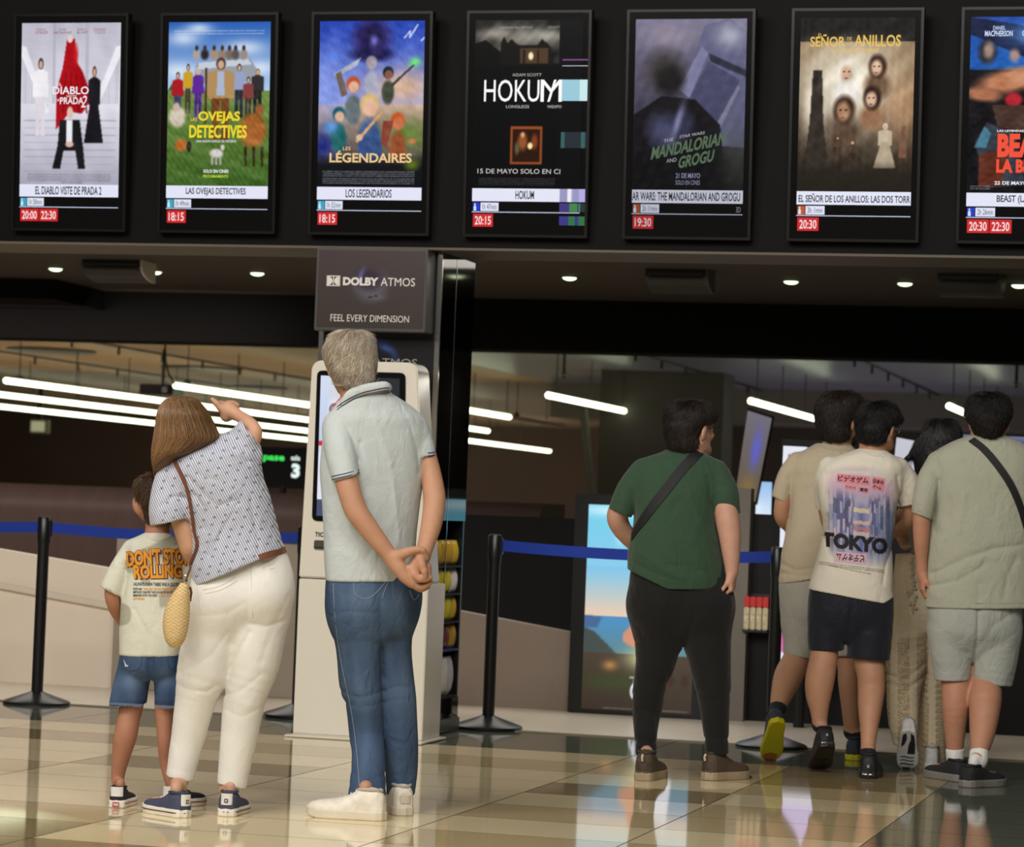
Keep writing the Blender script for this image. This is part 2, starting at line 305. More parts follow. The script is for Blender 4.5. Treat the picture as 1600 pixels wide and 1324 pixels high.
# ---------------------------------------------------------------- film screens
class Canvas:
    """a picture held as a grid of colours (0-255), u right, v down"""
    def __init__(s, w, h, c=(0, 0, 0)):
        s.w, s.h = w, h; s.u, s.v = np.meshgrid((np.arange(w) + .5) / w, (np.arange(h) + .5) / h); s.a = np.zeros((h, w, 3)) + np.array(c, float)
    def mix(s, m, c): m = np.clip(m, 0, 1)[..., None]; s.a = s.a * (1 - m) + np.asarray(c, float) * m; return s
    def grad(s, v0, v1, c0, c1, ax='v', m=1.):
        t = np.clip(((s.v if ax == 'v' else s.u) - v0) / (v1 - v0), 0, 1)[..., None]; inside = (((s.v if ax == 'v' else s.u) >= v0) & ((s.v if ax == 'v' else s.u) <= v1))[..., None] * m
        s.a = s.a * (1 - inside) + (np.array(c0, float) * (1 - t) + np.array(c1, float) * t) * inside; return s
    def ell(s, cu, cv, ru, rv, c, soft=.15, rot=0., m=1.):
        q = math.radians(rot); asp = s.h / s.w; du = s.u - cu; dv = (s.v - cv) * asp; x = du * math.cos(q) + dv * math.sin(q); y = -du * math.sin(q) + dv * math.cos(q)
        d = np.sqrt((x / ru) ** 2 + (y / (rv * asp)) ** 2); return s.mix((1 - d) / soft * m if soft < .9 else np.exp(-d * d * 1.6) * m, c)
    def poly(s, pts, c, m=1.):
        ins = np.zeros(s.u.shape, bool); n = len(pts)
        for i in range(n):
            (x0, y0), (x1, y1) = pts[i], pts[(i + 1) % n]
            if y0 == y1: continue
            ins ^= ((y0 > s.v) != (y1 > s.v)) & (s.u < (x1 - x0) * (s.v - y0) / (y1 - y0) + x0)
        k = ins.astype(float); k = (k + np.roll(k, 1, 0) + np.roll(k, -1, 0) + np.roll(k, 1, 1) + np.roll(k, -1, 1)) / 5
        return s.mix(np.where(ins, np.maximum(k, .6), k) * m, c)
    def noise(s, amp, su=9, sv=9, seed=0, mask=None):
        g = np.random.default_rng(seed); n = np.zeros(s.u.shape)
        for k in range(14):
            a = g.normal(size=2) * np.array([su, sv]) * (1 + k / 5); n += np.sin(a[0] * s.u + a[1] * s.v + g.uniform(0, 6.3)) / (1 + k / 5)
        n = n / 3 * amp; s.a = np.clip(s.a + (n if mask is None else n * mask)[..., None], 0, 255); return s
    def lines(s, v0, v1, u0, u1, n, c, m=.6, seed=0):
        g = np.random.default_rng(seed)
        for i in range(n):
            va = v0 + (v1 - v0) * i / n; on = (s.v > va) & (s.v < va + (v1 - v0) / n * .62) & (s.u > u0) & (s.u < u1); t = g.random(s.w)[None, :] * np.ones_like(s.v); s.mix(on * m * (.4 + .6 * t), c)
        return s
    def person(s, u, v0, v1, top, legs=None, hair=(40, 30, 25), skin=(205, 165, 140), wd=.06, gown=False):
        h = v1 - v0; s.ell(u, v0 + .09 * h, wd * .42, .085 * h, hair, .3); s.ell(u, v0 + .1 * h, wd * .3, .065 * h, skin, .4)
        s.poly([(u - wd, v0 + .2 * h), (u - wd * .3, v0 + .16 * h), (u + wd * .3, v0 + .16 * h), (u + wd, v0 + .2 * h), (u + wd * 1.05, v0 + .5 * h), (u + wd * .62, v0 + .52 * h), (u - wd * .62, v0 + .52 * h), (u - wd * 1.05, v0 + .5 * h)], top)
        lg = legs or top
        if gown: s.poly([(u - wd * .55, v0 + .42 * h), (u + wd * .55, v0 + .42 * h), (u + wd * 1.6, v1), (u - wd * 1.6, v1)], lg)
        else:
            s.poly([(u - wd * .65, v0 + .5 * h), (u - wd * .02, v0 + .5 * h), (u - wd * .12, v1), (u - wd * .62, v1)], lg); s.poly([(u + wd * .02, v0 + .5 * h), (u + wd * .65, v0 + .5 * h), (u + wd * .62, v1), (u + wd * .12, v1)], lg)
        return s
def canvas_mesh(name, cv, place, m, parent):
    """place(u, v) -> world point arrays; the picture becomes a grid of coloured points"""
    uu, vv = np.meshgrid(np.linspace(0, 1, cv.w), np.linspace(0, 1, cv.h)); V = place(uu.ravel(), vv.ravel())
    i = np.arange(cv.w * cv.h).reshape(cv.h, cv.w); Q = np.stack([i[1:, :-1], i[1:, 1:], i[:-1, 1:], i[:-1, :-1]], -1).reshape(-1, 4)
    return mesh_np(name, V, Q, m, parent, lin(cv.a.reshape(-1, 3)), smooth=False)
M['bezel'] = mat('bezel_black', (16, 16, 16), .22, .6); M['panel'] = mat('dark_glass', (12, 12, 13), .12, .6)
M['picture'] = attr_mat('screen_picture', .15, emit=1.0, spec=.4)
GL = {}
def sglow(c, k=1.):
    key = (tuple(c), k)
    if key not in GL: GL[key] = glow('screen_light_%d' % len(GL), c, k)
    return GL[key]
TILT = math.radians(4); SW, SH = .618, 1.088
def screen_frame(i):
    x0 = -4.608 + (i - 2) * .7905
    def S(u, v, n=0.):
        u = np.asarray(u, float); v = np.asarray(v, float); h = (1 - v) * SH
        return np.stack([x0 + u * SW, YF - .05 - math.sin(TILT) * h - n * math.cos(TILT) + 0 * u, 2.437 + math.cos(TILT) * h - n * math.sin(TILT) + 0 * u], -1)
    return S
def quad(S, u0, u1, v0, v1, n): return [tuple(S(u, v, n)) for u, v in ((u0, v1), (u1, v1), (u1, v0), (u0, v0))]
def screen_text(name, S, s, u0, u1, v0, v1, c, parent, bold=0., n=.0042, k=1., slope=0., shear=0.):
    V, f = text2d(s, bold, shear=shear)
    P2 = fit(V, u0, u1, -v1, -v0); b = MB(); b.v = [tuple(q) for q in S(P2[:, 0], -P2[:, 1] - slope * (P2[:, 0] - u0), n)]; b.f = f
    return build(name, b, sglow(c, k), parent)
def make_screen(i, look, cv, title, tu, dur, times, age, texts, k=1., extra=None):
    S = screen_frame(i); org = S(.5, 1.); t = thing('display_screen', look, 'screen', org, 'row of film screens')
    b = MB(); fr = .012
    for (u0, u1, v0, v1) in ((0, 1, 0, fr), (0, 1, 1 - fr, 1), (0, fr * 1.8, fr, 1 - fr), (1 - fr * 1.8, 1, fr, 1 - fr)):
        b.add(quad(S, u0, u1, v0, v1, .006) + quad(S, u0, u1, v0, v1, -.05), [(0, 1, 2, 3), (7, 6, 5, 4), (0, 4, 5, 1), (1, 5, 6, 2), (2, 6, 7, 3), (3, 7, 4, 0)])
    build('frame', b, M['bezel'], t)
    build('panel', MB().add(quad(S, fr, 1 - fr, fr, 1 - fr, .0) + quad(S, fr, 1 - fr, fr, 1 - fr, -.045), [(0, 1, 2, 3), (7, 6, 5, 4), (0, 4, 5, 1), (1, 5, 6, 2), (2, 6, 7, 3), (3, 7, 4, 0)]), M['panel'], t)
    build('wall_bracket', MB().box(org[0] - .12, org[0] + .12, YF - .035, YF, 2.75, 3.1), M['black_metal'], t)
    canvas_mesh('poster', cv, lambda u, v: S(.07 + u * .865, .042 + v * .743, .002), M['picture'] if k == 1 else attr_mat('screen_picture_dim', .15, emit=k), t)
    bar = build('title_bar', MB().add(quad(S, .07, .935, .785, .842, .003), [(0, 1, 2, 3)]), sglow((226, 228, 246), k), t)
    screen_text('title', S, title, tu[0], tu[1], .794, .832, (18, 20, 30), bar, .02, k=k)
    tagq = build('length_tag', MB().add(quad(S, .14, .285, .848, .885, .003), [(0, 1, 2, 3)]), sglow((222, 226, 244), k), t)
    screen_text('length_text', S, dur, .155, .27, .854, .878, (30, 32, 44), tagq, .0, k=k)
    ic = build('age_tag', MB().add(quad(S, .078, .134, .848, .887, .003), [(0, 1, 2, 3)]), sglow(age, k), t)
    build('age_sign', MB().add([tuple(S(u, v, .0045)) for u, v in ((.085, .884), (.105, .884), (.105, .868), (.101, .862), (.089, .862), (.085, .868))] + [tuple(S(u, v, .0045)) for u, v in ((.09, .861), (.1, .861), (.1, .852), (.09, .852))], [tuple(range(6)), (6, 7, 8, 9)]), sglow((205, 228, 240), k), ic)
    build('divider', MB().add(quad(S, .07, .935, .888, .8915, .003), [(0, 1, 2, 3)]), sglow((200, 205, 232), k), t)
    for j, tm in enumerate(times):
        u0 = .08 + .168 * j; tb = build('time_tag', MB().add(quad(S, u0, u0 + .162, .898, .955, .003), [(0, 1, 2, 3)]), sglow((206, 34, 36), k), t)
        screen_text('time_text', S, tm, u0 + .016, u0 + .146, .908, .946, (245, 225, 228), tb, .012, k=k)
    for q in texts: screen_text('lettering', S, *q[:5], q[5], t, *(q[6:7] or (0,)), k=k, **(q[7] if len(q) > 7 else {}))
    if extra: extra(S, t)
    return t
def cvs(c=(0, 0, 0)): return Canvas(150, 232, c)
WHT = (240, 240, 246)
# 1 white stairs, red gown
c = cvs((206, 204, 216)); c.grad(0, .5, (186, 184, 198), (222, 220, 230)); c.grad(.5, 1, (226, 224, 234), (170, 168, 184))
for k in range(9): c.poly([(0.05 - .0 * k, .6 + .045 * k), (.95, .6 + .045 * k), (.97, .607 + .045 * k), (.03, .607 + .045 * k)], (164, 162, 178), .8)
for sg in (0, 1):
    q = lambda u: 1 - u if sg else u
    for k in range(12): c.poly([(q(.02 + .022 * k), .22 + .03 * k), (q(.03 + .022 * k), .22 + .03 * k), (q(.03 + .022 * k), .5), (q(.02 + .022 * k), .5)], (180, 178, 194), .8)
    c.poly([(q(0), .14), (q(.05), .15), (q(.29), .55), (q(.25), .56), (q(0), .2)], (236, 235, 242)); c.poly([(q(.32), 0), (q(.35), 0), (q(.35), .5), (q(.32), .5)], (170, 168, 184), .6)
c.poly([(.46, .1), (.54, .1), (.56, .24), (.62, .3), (.72, .46), (.62, .56), (.5, .55), (.36, .66), (.36, .42), (.42, .28)], (168, 10, 22)); c.ell(.49, .1, .03, .026, (222, 202, 196)); c.ell(.55, .2, .035, .09, (196, 22, 32), .8)
for k in range(4): c.poly([(.45 + .05 * k, .3), (.46 + .05 * k, .3), (.44 + .08 * k, .56), (.42 + .08 * k, .56)], (110, 4, 14), .7)
c.person(.2, .21, .7, (238, 236, 240), (222, 214, 222), (44, 34, 34), wd=.075); c.person(.74, .26, .74, (30, 28, 34), (26, 24, 30), (96, 60, 50), wd=.06, gown=True)
c.poly([(.4, .6), (.6, .6), (.64, .78), (.66, .9), (.59, .9), (.56, .79), (.44, .79), (.41, .9), (.33, .9), (.38, .76)], (24, 24, 28)); c.ell(.5, .555, .035, .045, (222, 186, 172), .3); c.poly([(.47, .6), (.53, .6), (.53, .74), (.47, .74)], (232, 232, 238)); c.ell(.5, .75, .05, .022, (220, 180, 165), .4)
c.lines(.93, .985, .08, .92, 4, (110, 108, 124), .6, 3).noise(6, 20, 20, 1)
make_screen(0, 'leftmost film screen, white staircase poster with red gown, two red times', c, 'EL DIABLO VISTE DE PRADA 2', (.21, .79), '1h 58min', ['20:00', '22:30'], (60, 160, 190),
    [('MERYL', .2, .29, .068, .077, (140, 60, 70)), ('STREEP', .19, .3, .08, .093, (140, 60, 70)), ('ANNE', .4, .46, .068, .077, (140, 60, 70)), ('HATHAWAY', .35, .51, .08, .093, (140, 60, 70)), ('EMILY', .56, .64, .068, .077, (140, 60, 70)), ('BLUNT', .555, .65, .08, .093, (140, 60, 70)), ('STANLEY', .7, .81, .068, .077, (140, 60, 70)), ('TUCCI', .71, .8, .08, .093, (140, 60, 70)),
     ('EL', .385, .43, .318, .331, WHT), ('DIABLO', .35, .665, .334, .37, WHT, .012), ('VISTE', .47, .56, .374, .385, WHT), ('DE', .385, .41, .392, .402, WHT), ('PRADA', .415, .62, .384, .415, WHT, .012), ('2', .6, .65, .376, .43, WHT, .0, dict(n=.006, shear=.3)), ('SOLO EN CINES', .44, .62, .772, .781, (70, 60, 75))])
# 2 sky, meadow, group with sheep
c = cvs(); c.grad(0, .42, (40, 92, 178), (176, 204, 236)); c.grad(.42, 1, (112, 140, 70), (62, 96, 36))
for u, v, ru, rv in ((.15, .1, .2, .06), (.3, .04, .16, .04), (.75, .16, .25, .06), (.1, .3, .2, .07), (.9, .28, .2, .06), (.5, .3, .3, .06)): c.ell(u, v, ru, rv, (232, 238, 248), 1., m=.75)
c.poly([(.0, .42), (.06, .36), (.12, .42)], (60, 84, 50)); c.poly([(.28, .25), (.8, .22), (.88, .3), (.86, .36), (.25, .38)], (150, 156, 166)); c.poly([(.3, .25), (.78, .225), (.82, .26), (.3, .29)], (196, 204, 214))
for u, col in ((.28, (170, 160, 150)), (.36, (44, 36, 36)), (.45, (170, 140, 112)), (.53, (150, 124, 104)), (.6, (120, 104, 92)), (.66, (92, 80, 76)), (.74, (150, 138, 128))): c.ell(u, .2, .05, .042, col, .5); c.ell(u, .16, .022, .022, (60, 48, 44), .5)
c.person(.1, .3, .6, (170, 24, 34), (70, 70, 110), (70, 40, 34), wd=.055); c.person(.2, .25, .56, (200, 160, 40), (70, 60, 50), wd=.045); c.person(.3, .27, .6, (92, 40, 150), (80, 36, 136), (210, 200, 200), wd=.055)
c.person(.7, .25, .58, (150, 160, 196), (40, 42, 56), (40, 40, 50), wd=.06); c.person(.88, .28, .56, (50, 44, 48), (36, 34, 38), (150, 110, 70), wd=.06); c.person(.79, .33, .6, (130, 60, 60), (60, 50, 50), wd=.05)
c.person(.52, .21, .72, (176, 140, 92), (112, 66, 34), (60, 40, 30), wd=.13); c.poly([(.49, .3), (.55, .3), (.56, .45), (.48, .45)], (170, 182, 206)); c.poly([(.37, .28), (.385, .28), (.385, .62), (.37, .62)], (70, 44, 30))
c.ell(.1, .58, .1, .075, (206, 194, 176), .35).ell(.09, .52, .04, .034, (190, 170, 150), .4); c.ell(.84, .66, .15, .12, (164, 98, 46), .3).ell(.9, .54, .05, .05, (140, 80, 38), .4)
for u in (.76, .84, .92): c.poly([(u, .76), (u + .03, .76), (u + .025, .88), (u + .005, .88)], (60, 40, 28))
c.ell(.14, .75, .07, .045, (176, 100, 40), .35); c.ell(.22, .76, .03, .04, (40, 32, 26), .4); c.ell(.49, .8, .08, .034, (200, 196, 190), .4).ell(.55, .765, .025, .022, (206, 200, 196), .4)
for u in (.44, .48, .52): c.poly([(u, .82), (u + .02, .82), (u + .02, .87), (u, .87)], (170, 166, 160))
c.noise(16, 40, 60, 2, (c.v > .45) * 1.); c.lines(.05, .085, .06, .94, 2, (220, 228, 240), .45, 5)
Y_ = (236, 214, 40)
make_screen(1, 'film screen with blue sky and green meadow poster, yellow lettering, second from left', c, 'LAS OVEJAS DETECTIVES', (.24, .75), '1h 49min', ['18:15'], (60, 160, 190),
    [('LAS', .27, .325, .475, .491, Y_, .01), ('OVEJAS', .335, .69, .447, .503, Y_, .03), ('DETECTIVES', .26, .75, .509, .568, Y_, .03), ('UNA NUEVA ESPECIE DE MISTERIO', .32, .66, .577, .588, WHT), ('SOLO EN CINES', .385, .6, .711, .726, WHT, .02), ('PRÓXIMAMENTE', .385, .6, .732, .748, (180, 214, 60), .02)])
# 3 blue fantasy
c = cvs(); c.grad(0, .5, (34, 66, 176), (150, 160, 226)); c.grad(.5, 1, (196, 168, 150), (14, 18, 22)); c.ell(.8, .4, .4, .14, (214, 176, 150), 1.); c.ell(.1, .4, .2, .2, (130, 150, 226), 1.); c.ell(.85, .68, .3, .12, (104, 128, 58), 1.); c.ell(.05, .75, .2, .12, (40, 50, 130), 1.)
c.ell(.5, .1, .24, .14, (40, 30, 92), .5); c.ell(.5, .2, .26, .06, (30, 26, 76), .5); c.ell(.51, .1, .1, .085, (16, 16, 50), .6); c.ell(.52, .12, .05, .045, (120, 110, 200), .9)
for q in ([(.8, .1), (.86, .06), (.85, .1), (.93, .02)], [(.86, .06), (.96, .12), (.99, .1)]):
    for (a0, b0), (a1, b1) in zip(q[:-1], q[1:]): c.poly([(a0, b0), (a1, b1), (a1 + .01, b1 + .006), (a0 + .01, b0 + .006)], (214, 222, 255))
c.ell(.91, .25, .07, .035, (110, 230, 120), .9, -30); c.poly([(.62, .42), (.9, .26), (.905, .27), (.63, .44)], (60, 50, 44))
c.ell(.13, .22, .08, .03, (90, 130, 230), 1.); c.poly([(.14, .32), (.4, .22), (.36, .27), (.16, .34)], (170, 176, 186))
def toon(u, v, s, hair, top, skin=(222, 176, 150)):
    c.ell(u, v + .17 * s, .1 * s, .12 * s, top, .3); c.ell(u, v, .085 * s, .062 * s, hair, .3); c.ell(u + .005, v + .018 * s, .066 * s, .045 * s, skin, .35)
toon(.5, .25, .75, (150, 140, 150), (170, 170, 190), (170, 160, 170)); toon(.66, .31, .7, (20, 40, 60), (70, 76, 60), (150, 96, 70)); toon(.33, .38, .9, (186, 82, 40), (104, 116, 120)); c.poly([(.16, .32), (.21, .3), (.28, .44), (.22, .46)], (110, 92, 80))
toon(.2, .56, .85, (24, 92, 112), (30, 96, 96)); c.ell(.12, .64, .09, .05, (90, 150, 220), .9)
toon(.76, .6, .95, (196, 84, 36), (150, 82, 50), (196, 116, 76)); c.poly([(.62, .6), (.72, .6), (.66, .76), (.6, .74)], (130, 60, 46)); c.ell(.9, .72, .05, .02, (200, 120, 80), .5)
toon(.49, .5, 1.25, (214, 180, 120), (64, 92, 140)); c.poly([(.36, .72), (.6, .54), (.62, .55), (.38, .735)], (206, 160, 110)); c.poly([(.4, .7), (.6, .7), (.62, .82), (.38, .82)], (54, 80, 130)); c.ell(.4, .7, .04, .025, (220, 180, 150), .4)
c.noise(12, 40, 50, 4); c.mix(np.clip((c.v - .8) / .08, 0, .85), (12, 14, 18)); c.ell(.9, .86, .1, .05, (90, 110, 30), .8); c.lines(.9, .985, .05, .93, 6, (150, 150, 160), .6, 7)
G_ = (232, 196, 140)
make_screen(2, 'film screen with blue and purple adventure poster, directly over the pillar sign', c, 'LOS LEGENDARIOS', (.31, .69), '1h 32min', ['18:15'], (60, 160, 200),
    [('LES', .28, .345, .604, .62, G_, .01), ('LÉGENDAIRES', .17, .85, .622, .675, G_, .025)])
# 4 night house, glitch stripes
c = cvs((10, 10, 11)); c.ell(.42, .12, .5, .12, (120, 114, 104), 1.); c.ell(.2, .08, .25, .05, (190, 184, 170), 1., m=.6); c.ell(.66, .1, .2, .05, (200, 196, 184), 1., m=.7); c.noise(26, 18, 24, 6, (c.v < .26) * 1.)
c.mix((c.u > .78) * 1., (12, 12, 14)); c.poly([(.0, .14), (.1, .12), (.26, .2), (.26, .3), (0, .3)], (12, 12, 12)); c.poly([(.24, .14), (.27, .1), (.3, .14), (.34, .115), (.4, .15), (.58, .15), (.62, .115), (.7, .16), (.74, .3), (.24, .3)], (20, 18, 16)); c.poly([(.42, .17), (.68, .17), (.68, .26), (.42, .26)], (78, 58, 40)); c.ell(.52, .215, .03, .03, (255, 236, 190), .5); c.poly([(.45, .175), (.465, .175), (.465, .26), (.45, .26)], (30, 22, 18)); c.poly([(.58, .175), (.595, .175), (.595, .26), (.58, .26)], (30, 22, 18)); c.mix((c.v > .27) & (c.v < .34), (10, 10, 11))
c.poly([(.345, .63), (.64, .63), (.64, .855), (.345, .855)], (150, 76, 36)); c.poly([(.365, .645), (.62, .645), (.62, .84), (.365, .84)], (44, 22, 12)); c.ell(.46, .72, .06, .07, (150, 84, 44), .6); c.ell(.57, .72, .04, .06, (130, 60, 30), .6); c.ell(.53, .745, .03, .026, (255, 232, 170), .5); c.ell(.46, .68, .025, .02, (214, 160, 110), .5); c.ell(.41, .76, .03, .05, (90, 90, 60), .6)
c.lines(.935, .985, .06, .77, 4, (70, 70, 74), .7, 9)
def glitch(S, t):
    g = random.Random(3)
    for v0, v1, cols in ((.215, .221, [(120, 60, 130)]), (.243, .246, [(190, 190, 200)]), (.305, .398, [(150, 200, 215), (90, 140, 150), (200, 230, 235)]), (.535, .605, [(20, 50, 60), (40, 90, 90), (14, 30, 40)]), (.785, .842, [(180, 170, 230), (235, 235, 240), (150, 150, 190)]), (.848, .886, [(60, 50, 120), (60, 130, 70), (20, 50, 40)]), (.905, .945, [(50, 50, 130), (40, 110, 60), (20, 40, 60)])):
        u = .775
        while u < .975:
            u1 = min(.978, u + g.choice((.012, .02, .03, .05))); build('glitch_stripe', MB().add(quad(S, u, u1, v0, v1, .0048), [(0, 1, 2, 3)]), sglow(g.choice(cols)), t); u = u1
make_screen(3, 'black film screen with big white letters and coloured glitch stripes at right', c, 'HOKUM', (.42, .57), '1h 47min', ['20:15'], (30, 50, 190),
    [('DAMIAN McCARTHY', .265, .53, .07, .081, (150, 148, 144)), ('ODDITY', .65, .75, .07, .08, (150, 148, 144)), ('ADAM SCOTT', .375, .61, .277, .29, (176, 174, 170)), ('HOKU', .15, .595, .305, .402, (250, 250, 250)), ('M', .605, .775, .305, .402, (250, 250, 250)), ('/', .66, .73, .305, .402, (250, 250, 250)), ('LONGLEGS', .33, .515, .417, .43, (190, 188, 184)), ('WEAPO', .66, .775, .417, .43, (190, 188, 184)), ('15 DE MAYO SOLO EN CI', .11, .775, .698, .719, (200, 198, 194))], extra=glitch)
# 5 slate violet metal abstract
c = cvs((84, 82, 112)); c.grad(0, 1, (150, 144, 176), (20, 18, 22)); c.ell(.3, .1, .3, .1, (176, 164, 186), 1.); c.poly([(.44, .42), (.62, .04), (.85, .0), (1, .08), (1, .75), (.8, .74)], (116, 116, 156)); c.ell(.85, .1, .16, .09, (206, 208, 226), 1.); c.poly([(.4, .41), (.6, .16), (.66, .2), (.5, .46)], (150, 150, 190)); c.poly([(.66, .2), (1, .3), (1, .34), (.68, .25)], (54, 54, 74)); c.poly([(.74, .6), (.92, .38), (.95, .4), (.78, .64)], (150, 150, 180)); c.poly([(.5, .46), (.66, .25), (.95, .36), (.74, .62)], (88, 88, 124))
c.ell(.27, .3, .24, .16, (72, 64, 64), .7); c.ell(.32, .36, .17, .12, (30, 26, 28), .6); c.poly([(0, .56), (.25, .45), (.55, .47), (.78, .62), (.85, 1), (0, 1)], (24, 22, 28)); c.ell(.28, .66, .2, .16, (84, 86, 122), .7, -30); c.ell(.45, .62, .13, .12, (60, 60, 88), .6); c.ell(.4, .6, .04, .14, (150, 154, 196), .9, 15)
c.mix(np.clip((c.v - .74) / .12, 0, .9), (18, 17, 19)); c.noise(7, 30, 30, 8); c.ell(.95, .8, .2, .25, (84, 88, 82), 1., m=.6)
GR = (96, 124, 92)
make_screen(4, 'dim film screen with slate grey metallic poster and slanted green lettering', c, 'AR WARS: THE MANDALORIAN AND GROGU', (.072, .915), '2h 11min', ['19:30'], (170, 80, 40),
    [('THE', .31, .385, .566, .58, (190, 190, 200), .01, dict(slope=.12)), ('STAR WARS', .43, .63, .548, .561, (190, 190, 200), .01, dict(slope=.1, shear=.2)), ('MANDALORIAN', .21, .8, .6, .655, GR, .03, dict(slope=.12, shear=.25)), ('AND', .335, .415, .65, .667, (170, 170, 180), .01, dict(slope=.08)), ('GROGU', .43, .71, .64, .692, GR, .03, dict(slope=.12, shear=.25)), ('21 DE MAYO', .41, .6, .711, .733, (150, 150, 186), .02), ('SOLO EN CINES', .41, .6, .742, .762, (140, 140, 176), .01), ('3D', .885, .92, .856, .88, (150, 150, 160))], k=.62)
# 6 sepia glow
c = cvs((20, 18, 16)); c.grad(.14, 1, (150, 124, 92), (26, 22, 18)); c.ell(.45, .38, .5, .3, (255, 246, 226), 1.); c.ell(.9, .5, .25, .25, (196, 150, 110), 1., m=.7); c.ell(.12, .5, .1, .2, (240, 226, 204), 1.); c.mix(np.clip((.15 - c.v) / .08, 0, 1), (22, 20, 18))
c.poly([(.12, .3), (.2, .3), (.22, .6), (.27, .86), (.06, .86), (.1, .6)], (52, 44, 38))
def bust(u, v, s, hair, skin, rob):
    c.ell(u, v + .1 * s, .13 * s, .09 * s, rob, .5); c.ell(u, v, .085 * s, .075 * s, hair, .35); c.ell(u - .008, v + .008, .055 * s, .05 * s, skin, .45); c.ell(u - .025 * s, v + .0, .012 * s, .006 * s, (60, 42, 34), .6); c.ell(u + .012 * s, v + .0, .012 * s, .006 * s, (60, 42, 34), .6); c.ell(u - .01, v + .033 * s, .02 * s, .006 * s, (120, 76, 62), .7)
bust(.42, .31, 1.15, (226, 218, 206), (206, 172, 142), (236, 230, 220)); bust(.68, .28, 1.1, (56, 36, 26), (220, 184, 154), (110, 84, 62)); bust(.64, .46, 1.1, (44, 28, 22), (214, 176, 148), (150, 110, 80)); bust(.4, .53, 1.35, (66, 44, 30), (176, 134, 104), (92, 72, 56))
c.person(.76, .6, .86, (196, 180, 156), (176, 160, 136), (214, 206, 196), wd=.06, gown=True); c.person(.48, .7, .88, (74, 58, 46), (60, 46, 38), (90, 66, 48), wd=.055, gown=True); c.person(.35, .68, .8, (86, 66, 52), (60, 46, 38), wd=.045)
c.poly([(.9, .62), (.93, .62), (.95, .8), (.88, .8)], (120, 84, 64)); c.noise(12, 30, 30, 5); c.mix(np.clip((c.v - .82) / .1, 0, .85), (38, 32, 26))
GO = (226, 186, 80)
make_screen(5, 'film screen with glowing sepia poster and gold lettering, second from right', c, 'EL SEÑOR DE LOS ANILLOS: LAS DOS TORR', (.085, .93), '3h 1min', ['20:30'], (190, 84, 44),
    [('EL', .205, .235, .108, .122, GO), ('SEÑOR', .145, .41, .112, .165, GO, .015), ('DE', .425, .46, .124, .138, GO), ('LOS', .42, .47, .143, .158, GO), ('ANILLOS', .48, .83, .115, .165, GO, .015), ('LAS DOS TORRES', .32, .66, .173, .19, GO, .005)])
# 7 cage fight blue
c = cvs((14, 16, 24)); c.grad(0, .3, (24, 70, 160), (30, 96, 180)); c.poly([(0, 0), (.7, .08), (1, .3), (.5, .24), (0, .1)], (16, 26, 60)); c.ell(.6, .1, .3, .08, (110, 170, 240), 1.); c.mix(np.clip((c.v - .28) / .06, 0, 1), (16, 15, 18))
c.ell(.15, .2, .1, .09, (40, 34, 36), .5); c.ell(.16, .19, .06, .065, (150, 128, 118), .6); c.ell(.38, .22, .06, .05, (170, 140, 130), .6)
c.ell(.35, .36, .36, .085, (186, 122, 88), .5, -12); c.ell(.12, .44, .2, .05, (170, 110, 80), .5, 8); c.ell(.6, .34, .3, .08, (206, 150, 118), .6); c.ell(.38, .47, .09, .05, (176, 30, 46), .4); c.poly([(.2, .5), (.5, .5), (.5, .66), (.25, .62)], (70, 48, 40)); c.poly([(.06, .72), (.16, .6), (.4, .66), (.5, .95), (.2, .97)], (50, 56, 66)); c.poly([(.06, .74), (.14, .62), (.2, .66), (.16, .74)], (70, 120, 140)); c.poly([(.1, .78), (.35, .74), (.3, .96), (.1, .96)], (92, 44, 30)); c.noise(10, 40, 40, 9); c.lines(.955, .985, .03, .2, 2, (150, 150, 160), .6)
OR = (240, 74, 46)
make_screen(6, 'film screen cut off by the right edge, blue fight poster with orange-red lettering', c, 'BEAST (LA BESTIA)', (.295, .71), '2h 26min', ['20:30', '22:30'], (30, 50, 190),
    [('DANIEL', .235, .325, .08, .097, (190, 210, 245), .01), ('MACPHERSON', .175, .38, .1, .124, (200, 216, 248), .02), ('RUSSELL', .47, .57, .08, .097, (190, 210, 245), .01), ('CROWE', .45, .6, .1, .124, (200, 216, 248), .02), ('LAS LEYENDAS NUNCA MUEREN', .285, .72, .518, .527, WHT, .02), ('BEAST', .29, .73, .533, .635, OR, .05), ('LA BESTIA', .285, .74, .642, .7, OR, .05), ('22 DE MAYO EN CINES', .275, .72, .735, .75, WHT, .02)])
# ---------------------------------------------------------------- ticket machine
M['kiosk'] = mat('kiosk_white', (226, 219, 204), .3, .45, noise=(2, .015)); M['chrome'] = mat('chrome', (190, 188, 182), .18, .5, 1.)
YK = 13.11
kl = on_z(457, 1150); kr = on_y(659, 1158, YK); zs = on_y(560, 907, YK)[2]
t = thing('ticket_kiosk', 'tall white self-service ticket machine with black-framed touch screen, behind the pale polo shirt', 'ticket machine', ((kl[0] + kr[0]) / 2, YK + .2, 0))
build('lower_cabinet', MB().box(kl[0], kr[0], YK, YK + .3, .012, zs - .004), M['kiosk'], t, bevel=.004)
b0 = on_z(433, 1154); build('base_plate', MB().box(b0[0], kr[0] + .03, YK - .1, YK + .32, .002, .012), M['kiosk'], t, bevel=.003)
def trap(zb, zt, xl0, xr0, xl1, xr1, r, seg=6):
    pts = [(xl0, zb), (xr0, zb)]
    for cx, a0 in ((xr1 - r, 0), (xl1 + r, 90)):
        for k in range(seg + 1): q = math.radians(a0 + 90 * k / seg); pts.append((cx + r * math.cos(q), zt - r + r * math.sin(q)))
    return pts
